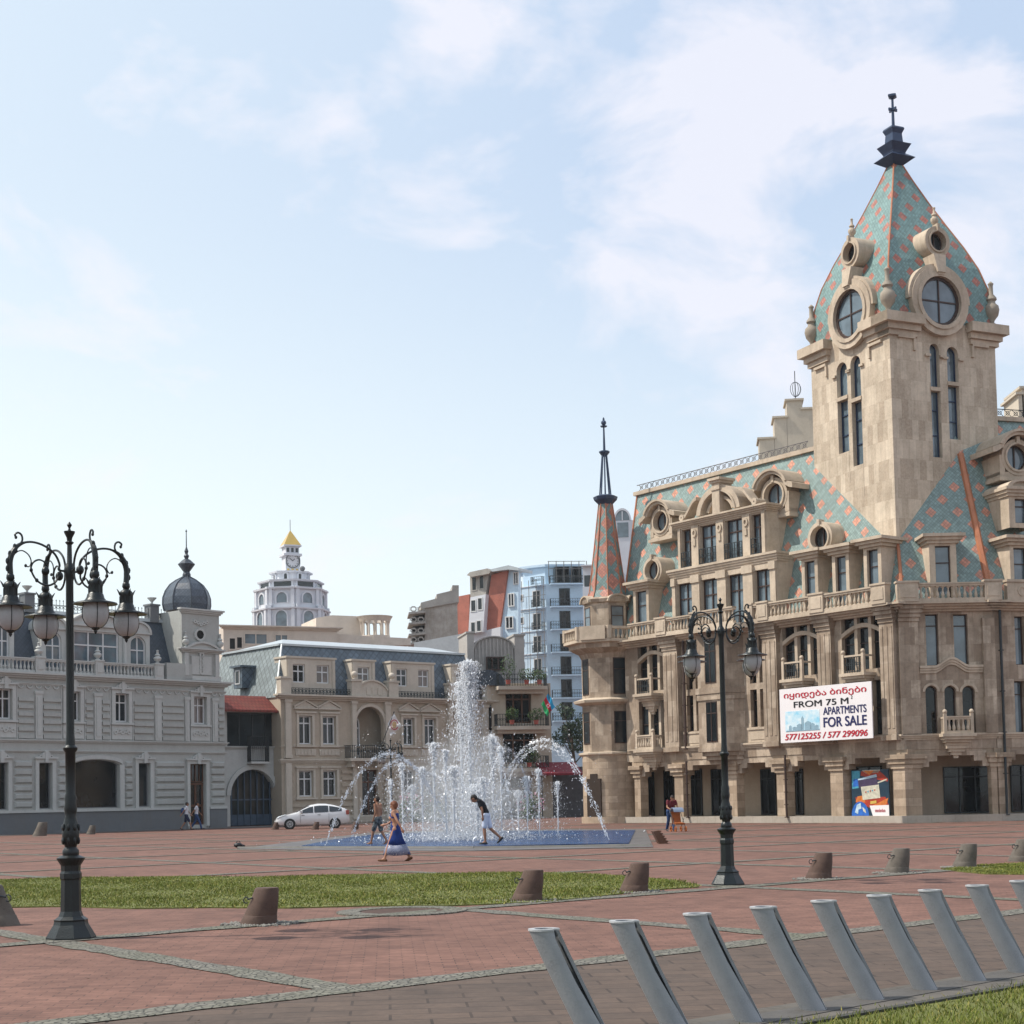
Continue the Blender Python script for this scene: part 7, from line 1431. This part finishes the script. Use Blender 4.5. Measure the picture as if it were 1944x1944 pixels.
def hand(b, wr, dirv, side, k=1.0):
    wr = Vector(wr); d = Vector(dirv).normalized(); s_ = Vector(side).normalized(); n_ = d.cross(s_).normalized(); c = wr+d*.045*k
    capsule(b, wr, c+d*.03*k, .024*k, .03*k); capsule(b, c-s_*.018*k, c-s_*.02*k+d*.035*k, .016*k, .015*k); capsule(b, c+s_*.018*k, c+s_*.02*k+d*.035*k, .016*k, .015*k)
    for i, L_ in enumerate((.062, .074, .07, .052)):
        o = c+d*.045*k+s_*(i-1.5)*.017*k; m_ = o+d*L_*.55*k+n_*.008*k; capsule(b, o, m_, .0092*k, .0085*k, 8); capsule(b, m_, m_+(d*.8+n_*.6).normalized()*L_*.5*k, .0085*k, .0072*k, 8)
    o = c-s_*.028*k; m_ = o-s_*.022*k+d*.03*k+n_*.008*k; capsule(b, o, m_, .0115*k, .0095*k, 8); capsule(b, m_, m_+d*.028*k+n_*.01*k, .0095*k, .008*k, 8)
def foot(b, ank, dirv, down=(0, 0, -1), k=1.0):
    a = Vector(ank); d = Vector(dirv).normalized(); dn = Vector(down).normalized(); heel = a+dn*.055*k-d*.03*k; ball_ = a+dn*.068*k+d*.11*k; toe = ball_+d*.065*k
    chain(b, [a, heel], [.036*k, .03*k]); chain(b, [heel, ball_, toe], [.03*k, .03*k, .018*k]); chain(b, [a, ball_], [.034*k, .026*k])
def head(b, c, fwd, k=1.0):
    c = Vector(c); f = Vector(fwd).normalized(); s_ = f.cross(Vector((0, 0, 1))).normalized(); u = s_.cross(f).normalized()
    capsule(b, c+u*.035*k-f*.012*k, c+u*.03*k+f*.01*k, .088*k, .082*k); capsule(b, c-u*.03*k+f*.02*k, c-u*.06*k+f*.04*k, .064*k, .045*k); capsule(b, c-u*.085*k+f*.055*k, c-u*.08*k+f*.05*k, .026*k, .026*k)
    capsule(b, c+u*.012*k+f*.09*k, c-u*.022*k+f*.112*k, .011*k, .017*k, 8); capsule(b, c-u*.05*k+f*.086*k-s_*.018*k, c-u*.05*k+f*.086*k+s_*.018*k, .011*k, .011*k, 8); capsule(b, c+u*.03*k+f*.082*k-s_*.03*k, c+u*.03*k+f*.082*k+s_*.03*k, .012*k, .012*k, 8)
    for q in (-1, 1): capsule(b, c+s_*q*.083*k+u*.012*k-f*.006*k, c+s_*q*.084*k-u*.018*k, .018*k, .012*k, 8)
    return f, s_, u
EYE = plain('eye_dark', (.02, .015, .012), .3, .1)
def person(loc, rz, label, J, skin, shirt=None, lower=None, hair=(.03, .02, .015), hairk=0, k=1.0, shoes=None, dress=None, female=False, sock=None):
    """J: joint positions in local metres, x forward, y left, z up"""
    t = thing('person', (0, 0, 0), label, 'person'); V = lambda n_: Vector(J[n_])
    b = MB(); fk = .92 if female else 1.0; pel, ch, nk, hd = V('pelvis'), V('chest'), V('neck'), V('head'); HL, HR, SL, SR = V('hipL'), V('hipR'), V('shL'), V('shR')
    wst = pel.lerp(ch, .45); sv = (SL-SR).normalized(); hv = (HL-HR).normalized()
    def torso(b, e=0.0, low=True, up=True):
        if low: chain(b, [HL, HR], [.098*fk+e, .098*fk+e]); chain(b, [pel+hv*.05, wst+hv*.055*fk], [.105+e, .092*fk+e]); chain(b, [pel-hv*.05, wst-hv*.055*fk], [.105+e, .092*fk+e])
        if up: chain(b, [wst+hv*.055*fk, ch+sv*.075*fk], [.092*fk+e, .105*fk+e]); chain(b, [wst-hv*.055*fk, ch-sv*.075*fk], [.092*fk+e, .105*fk+e]); chain(b, [ch+sv*.07, SL], [.1*fk+e, .058*fk+e]); chain(b, [ch-sv*.07, SR], [.1*fk+e, .058*fk+e]); chain(b, [ch, nk], [.095*fk+e, .055+e*.5])
    torso(b)
    if female:
        fd = sv.cross(Vector((0, 0, 1))); fd = -fd if fd.x < 0 else fd
        for q in (-1, 1): ell(b, ch-Vector((0, 0, .04))+sv*q*.075+fd*.085, .062, 1, 1, 1)
    chain(b, [nk, hd-Vector((0, 0, .07))], [.052*fk, .048*fk]); f, s_, u = head(b, hd, J['look'], k=1.0 if not female else .96)
    for s1 in 'LR':
        sh, el, wr = V('sh'+s1), V('el'+s1), V('wr'+s1); chain(b, [sh, sh.lerp(el, .45), el, el.lerp(wr, .35), wr], [.052*fk, .044*fk, .036*fk, .037*fk, .025*fk]); sd_ = J.get('hs'+s1, (1, 0, 0)); hand(b, wr, J.get('hd'+s1, wr-el), sd_)
        hp, kn, an = V('hip'+s1), V('kn'+s1), V('an'+s1); chain(b, [hp, hp.lerp(kn, .5), kn, kn.lerp(an, .3), an], [.09*fk, .073*fk, .053*fk, .055*fk, .034*fk]); foot(b, an, J['ft'+s1], J.get('dn'+s1, (0, 0, -1)))
    remesh(b, 'body', skin, t, .0115)
    b = MB(); c = hd; kk = 1.0
    capsule(b, c+u*.05-f*.025, c+u*.052+f*.012, .093, .078); capsule(b, c+u*.0-f*.045, c+u*.04-f*.04, .082, .09)
    if hairk: 
        for q in (-1, 0, 1): capsule(b, c+s_*q*.06+u*.03-f*.03, c+s_*q*.07-u*.05-f*.045, .055, .045)
    else: capsule(b, c-u*.03-f*.05, c-u*.05-f*.05, .055, .045)
    remesh(b, 'hair', plain('hair_%d' % int(hair[0]*1000), hair, .7, .3, 30), t, .013, 2)
    b = MB()
    for q in (-1, 1): b.ball(c+u*.012+f*.083+s_*q*.03, .011, 8, 6)
    b.build('eyes', EYE, t)
    if shirt:
        b = MB(); torso(b, .014, low=False); chain(b, [pel+hv*.05, wst+hv*.05], [.112, .107]); chain(b, [pel-hv*.05, wst-hv*.05], [.112, .107])
        for s1 in 'LR': sh, el = V('sh'+s1), V('el'+s1); chain(b, [sh, sh.lerp(el, .5)], [.066, .062])
        remesh(b, 'shirt', shirt, t, .015, 3)
    if lower:
        mat, frac = lower; b = MB(); chain(b, [HL, HR], [.113, .113]); chain(b, [pel+hv*.04, pel-hv*.04], [.118, .118])
        for s1 in 'LR':
            hp, kn, an = V('hip'+s1), V('kn'+s1), V('an'+s1)
            if frac <= 1: chain(b, [hp, hp.lerp(kn, frac)], [.105, .088])
            else: chain(b, [hp, kn, an], [.105, .074, .062])
        remesh(b, 'shorts' if frac <= 1 else 'trousers', mat, t, .015, 3)
    if shoes:
        b = MB()
        for s1 in 'LR':
            a = V('an'+s1); d = Vector(J['ft'+s1]).normalized(); dn = Vector(J.get('dn'+s1, (0, 0, -1))).normalized(); chain(b, [a+dn*.055-d*.035, a+dn*.066+d*.11, a+dn*.068+d*.175], [.042, .038, .026])
        remesh(b, 'shoes', shoes, t, .012, 2)
    if dress: dress(t, J)
    t.location = loc; t.rotation_euler = (0, 0, rz); t.scale = (k, k, k); return t
# woman in the long dress, walking left
JW = dict(pelvis=(.0, 0, .92), chest=(.02, 0, 1.22), neck=(.02, 0, 1.39), head=(.045, 0, 1.51), look=(1, .1, -.22), hipL=(.0, .085, .88), hipR=(0, -.085, .88), shL=(.03, .165, 1.34), shR=(-.01, -.165, 1.34),
          elL=(-.10, .24, 1.11), wrL=(-.22, .25, .91), hdL=(-.3, 0, -1), elR=(.13, -.20, 1.10), wrR=(.30, -.15, 1.0), hdR=(1, .1, -.1), hsR=(0, 0, 1), knL=(.16, .08, .50), anL=(.30, .08, .085), ftL=(1, 0, .12), knR=(-.10, -.08, .48), anR=(-.36, -.07, .12), ftR=(1, 0, -.45), dnR=(-.4, 0, -1))
DB = plain('dress_blue', (.012, .035, .17), .7, .35, 8, 0, .2, 0); DP, nt_, b_ = mk('dress_pattern'); ob = coords(nt_, 'Object'); wv = nd(nt_, 'TexVoronoi', i_Scale=7.0); nt_.links.new(ob, wv.inputs[0]); wn_ = nd(nt_, 'Math', operation='SINE'); mm_ = nd(nt_, 'Math', operation='MULTIPLY'); mm_.inputs[1].default_value = 48; nt_.links.new(wv.outputs[0], mm_.inputs[0]); nt_.links.new(mm_.outputs[0], wn_.inputs[0]); nt_.links.new(mixrgb(nt_, wn_.outputs[0], (.025, .05, .16), (.42, .42, .44)), b_.inputs['Base Color'])
def mk_dress(t, J):
    rows = [(1.30, .16, .115, .02), (1.22, .165, .13, .03), (1.10, .13, .115, .02), (1.02, .13, .11, .01), (.92, .16, .135, 0), (.8, .17, .15, -.01), (.62, .175, .20, -.01), (.45, .185, .28, -.02), (.30, .20, .34, -.03), (.17, .21, .38, -.04)]
    for nm, rr, mt in (('dress', rows[:8], DB), ('dress_hem', rows[7:], DP)):
        v = []; f = []; n = 32
        for i, (z, wy, wx, cx_) in enumerate(rr):
            for q in range(n):
                a = 2*math.pi*q/n; fl = 1+.07*math.sin(a*7+z*3)*max(0, (.8-z)/.6); v.append((cx_+wx*fl*math.cos(a), wy*fl*math.sin(a), z+.015*math.sin(a*3)))
        for i in range(len(rr)-1):
            for q in range(n): f.append((i*n+q, i*n+(q+1) % n, (i+1)*n+(q+1) % n, (i+1)*n+q))
        b = MB(); b.add(v, f); o = b.build(nm, mt, None, smooth='all'); o.parent = t; sol = o.modifiers.new('s', 'SOLIDIFY'); sol.thickness = .006
p = G(752, 1635); person((p.x, p.y, 0), math.pi-.15, 'woman in a long strapless blue dress with patterned hem striding left before the fountain', JW, SKIN, hair=(.14, .045, .02), hairk=1, k=.98, dress=mk_dress, female=True, shoes=plain('sandal_brown', (.12, .05, .02), .7))
# bare-chested man in dark shorts
JM = dict(pelvis=(0, 0, .96), chest=(.02, 0, 1.31), neck=(.03, 0, 1.50), head=(.06, 0, 1.63), look=(1, 0, -.1), hipL=(0, .09, .92), hipR=(0, -.09, .92), shL=(.04, .19, 1.44), shR=(-.01, -.19, 1.44), elL=(.0, .24, 1.15), wrL=(.10, .2, .93), elR=(-.03, -.23, 1.15), wrR=(.04, -.22, .91),
          knL=(.16, .09, .52), anL=(.26, .09, .09), ftL=(1, 0, 0), knR=(-.06, -.09, .50), anR=(-.28, -.09, .12), ftR=(1, 0, -.35), dnR=(-.35, 0, -1))
SHO, nt_, b_ = mk('dark_patterned_shorts'); ob = coords(nt_, 'Object'); nt_.links.new(mixrgb(nt_, noise(nt_, ob, 14, 3, .6, .45, .6), (.02, .025, .03), (.13, .15, .16)), b_.inputs['Base Color'])
p = G(719, 1605); person((p.x, p.y, .05), math.pi-.35, 'bare chested man in dark patterned shorts wading at the left of the fountain', JM, SKIN2, lower=(SHO, .95), k=1.0)
# man looking down, black t-shirt and white shorts
JB = dict(pelvis=(-.05, 0, .93), chest=(.10, 0, 1.25), neck=(.22, 0, 1.40), head=(.345, 0, 1.44), look=(.75, 0, -.75), hipL=(-.04, .09, .90), hipR=(-.04, -.09, .90), shL=(.16, .18, 1.36), shR=(.16, -.18, 1.36), elL=(.06, .23, 1.08), wrL=(.06, .19, .87), elR=(.05, -.23, 1.08), wrR=(.07, -.2, .86),
          knL=(.02, .09, .48), anL=(-.0, .09, .085), ftL=(1, 0, 0), knR=(-.16, -.09, .48), anR=(-.46, -.09, .20), ftR=(.75, 0, -.65), dnR=(-.65, 0, -.75))
p = G(922, 1605); person((p.x, p.y, .05), math.pi-.1, 'man in black t-shirt and white shorts looking down in front of the central jet', JB, SKIN2, shirt=plain('black_cotton', (.008, .008, .012), .9, .2), lower=(plain('white_shorts', (.5, .55, .68), .8, .1), .8), hair=(.012, .01, .01), k=1.1, shoes=SBLK)
# couple walking right by the pale mansion
JC = dict(pelvis=(0, 0, .95), chest=(.02, 0, 1.30), neck=(.03, 0, 1.49), head=(.06, 0, 1.62), look=(1, 0, -.1), hipL=(0, .09, .91), hipR=(0, -.09, .91), shL=(.02, .19, 1.43), shR=(.02, -.19, 1.43), elL=(.10, .24, 1.16), wrL=(.26, .22, .98), elR=(-.14, -.24, 1.18), wrR=(-.28, -.24, .98), knL=(-.08, .09, .5), anL=(-.34, .09, .13), ftL=(1, 0, -.4), dnL=(-.4, 0, -1), knR=(.2, -.09, .52), anR=(.33, -.09, .09), ftR=(1, 0, .1))
WSH = plain('white_shirt', (.62, .62, .66), .85, .08); DEN = plain('denim', (.02, .05, .14), .85, .3, 10); DSH = plain('navy_shorts', (.012, .018, .05), .85, .2)
p = P(354, 1574, 105); person((p.x, p.y, 0), .1, 'walker in white top and dark shorts with a blue bag, left one of the couple', JC, SKIN2, shirt=WSH, lower=(DSH, .9), hair=(.015, .012, .01), k=1.04, shoes=SBLK)
bx = MB(lambda x, y, z: Vector((p.x-.2+x, p.y-.2+y, 1.25+z))); bx.ball((0, 0, 0), .17, 10, 8, 1.25, .8, .6); bx.tube([(0, -.1, .15), (.12, -.12, .32), (.2, -.05, .3)], .015, 5); tag(bx.build('shoulder_bag', DEN, None, smooth='all'), 'blue bag carried at the shoulder by the left walker near the mansion', 'bag')
p = P(373, 1574, 106); person((p.x, p.y, 0), .1, 'walker in white shirt and blue jeans, right one of the couple by the mansion door', JC, SKIN2, shirt=WSH, lower=(DEN, 2), hair=(.012, .01, .01), k=1.04, shoes=SBLK)
# person with pushchair
JS = dict(pelvis=(-.12, 0, .95), chest=(.03, 0, 1.24), neck=(.12, 0, 1.40), head=(.2, 0, 1.49), look=(1, 0, -.4), hipL=(-.1, .09, .91), hipR=(-.1, -.09, .91), shL=(.07, .18, 1.36), shR=(.07, -.18, 1.36), elL=(.16, .25, 1.10), wrL=(.40, .2, 1.0), hdL=(1, 0, 0), hsL=(0, 1, 0), elR=(.16, -.25, 1.1), wrR=(.40, -.2, 1.0), hdR=(1, 0, 0), hsR=(0, 1, 0), knL=(.0, .09, .5), anL=(.1, .09, .09), ftL=(1, 0, .1), knR=(-.12, -.09, .5), anR=(-.35, -.09, .12), ftR=(1, 0, -.3), dnR=(-.3, 0, -1))
p = P(1275, 1578, 71.6); person((p.x, p.y, 0), R(-75), 'person in a dark red top bending over a pushchair before the arcade', JS, SKIN2, shirt=plain('maroon_top', (.12, .012, .02), .85, .2), lower=(DEN, 2), hair=(.02, .012, .01), k=1.0, shoes=SBLK)
fwd = Vector((math.cos(R(-75)), math.sin(R(-75)))); q0 = Vector((p.x, p.y))+fwd*.85; sx = Vector((-fwd.y, fwd.x)); X = lambda x, y, z: Vector((q0.x+fwd.x*x+sx.x*y, q0.y+fwd.y*x+sx.y*y, z))
t = thing('pushchair', (q0.x, q0.y, 0), 'orange and grey pushchair with rounded hood pushed across the square', 'pushchair'); ORG = plain('pushchair_orange', (.30, .08, .015), .7, .2)
b = MB(X); b.tube([(-.42, -.2, 1.0), (-.42, .2, 1.0)], .016, 6)
for s_ in (-.24, .24): b.tube([(-.42, s_, 1.0), (-.1, s_, .62), (.32, s_, .12)], .014, 6); b.tube([(.12, s_, .62), (-.3, s_, .12)], .014, 6)
b.build('frame', IRON, t); b = MB(X); b.add([(-.2, -.22, .42), (.28, -.22, .38), (.28, .22, .38), (-.2, .22, .42), (-.32, -.22, .9), (-.32, .22, .9), (-.15, -.22, .35), (.25, -.22, .32), (.25, .22, .32), (-.15, .22, .35)], [(0, 1, 2, 3), (0, 3, 5, 4), (6, 7, 8, 9), (1, 7, 8, 2), (0, 6, 7, 1), (3, 9, 8, 2)]); b.build('seat', ORG, t)
b = MB(X); b.arc(-.12, .78, .27, .3, R(20), R(170), -.24, .24, 10); b.build('hood', plain('hood_grey_blue', (.16, .2, .28), .8, .1), t)
for wx in (.3, -.28):
    for s_ in (-.26, .22): b = MB(X); b.arc(wx, .12, .07, .12, 0, 6.283, s_, s_+.04, 14); w_ = b.build('wheel', ORG, t)
# ================================================================ thin summer haze over the square
b = MB(); b.box(-420, 420, -30, 420, -1, 60); hm = bpy.data.materials.new('haze'); hm.use_nodes = True; n_ = hm.node_tree; n_.nodes.remove(n_.nodes['Principled BSDF']); pv = nd(n_, 'VolumePrincipled'); pv.inputs['Color'].default_value = (.9, .95, 1, 1); pv.inputs['Density'].default_value = .00016; pv.inputs['Anisotropy'].default_value = .3
n_.links.new(pv.outputs[0], n_.nodes['Material Output'].inputs['Volume']); tag(b.build('haze', hm, None), kind='stuff')
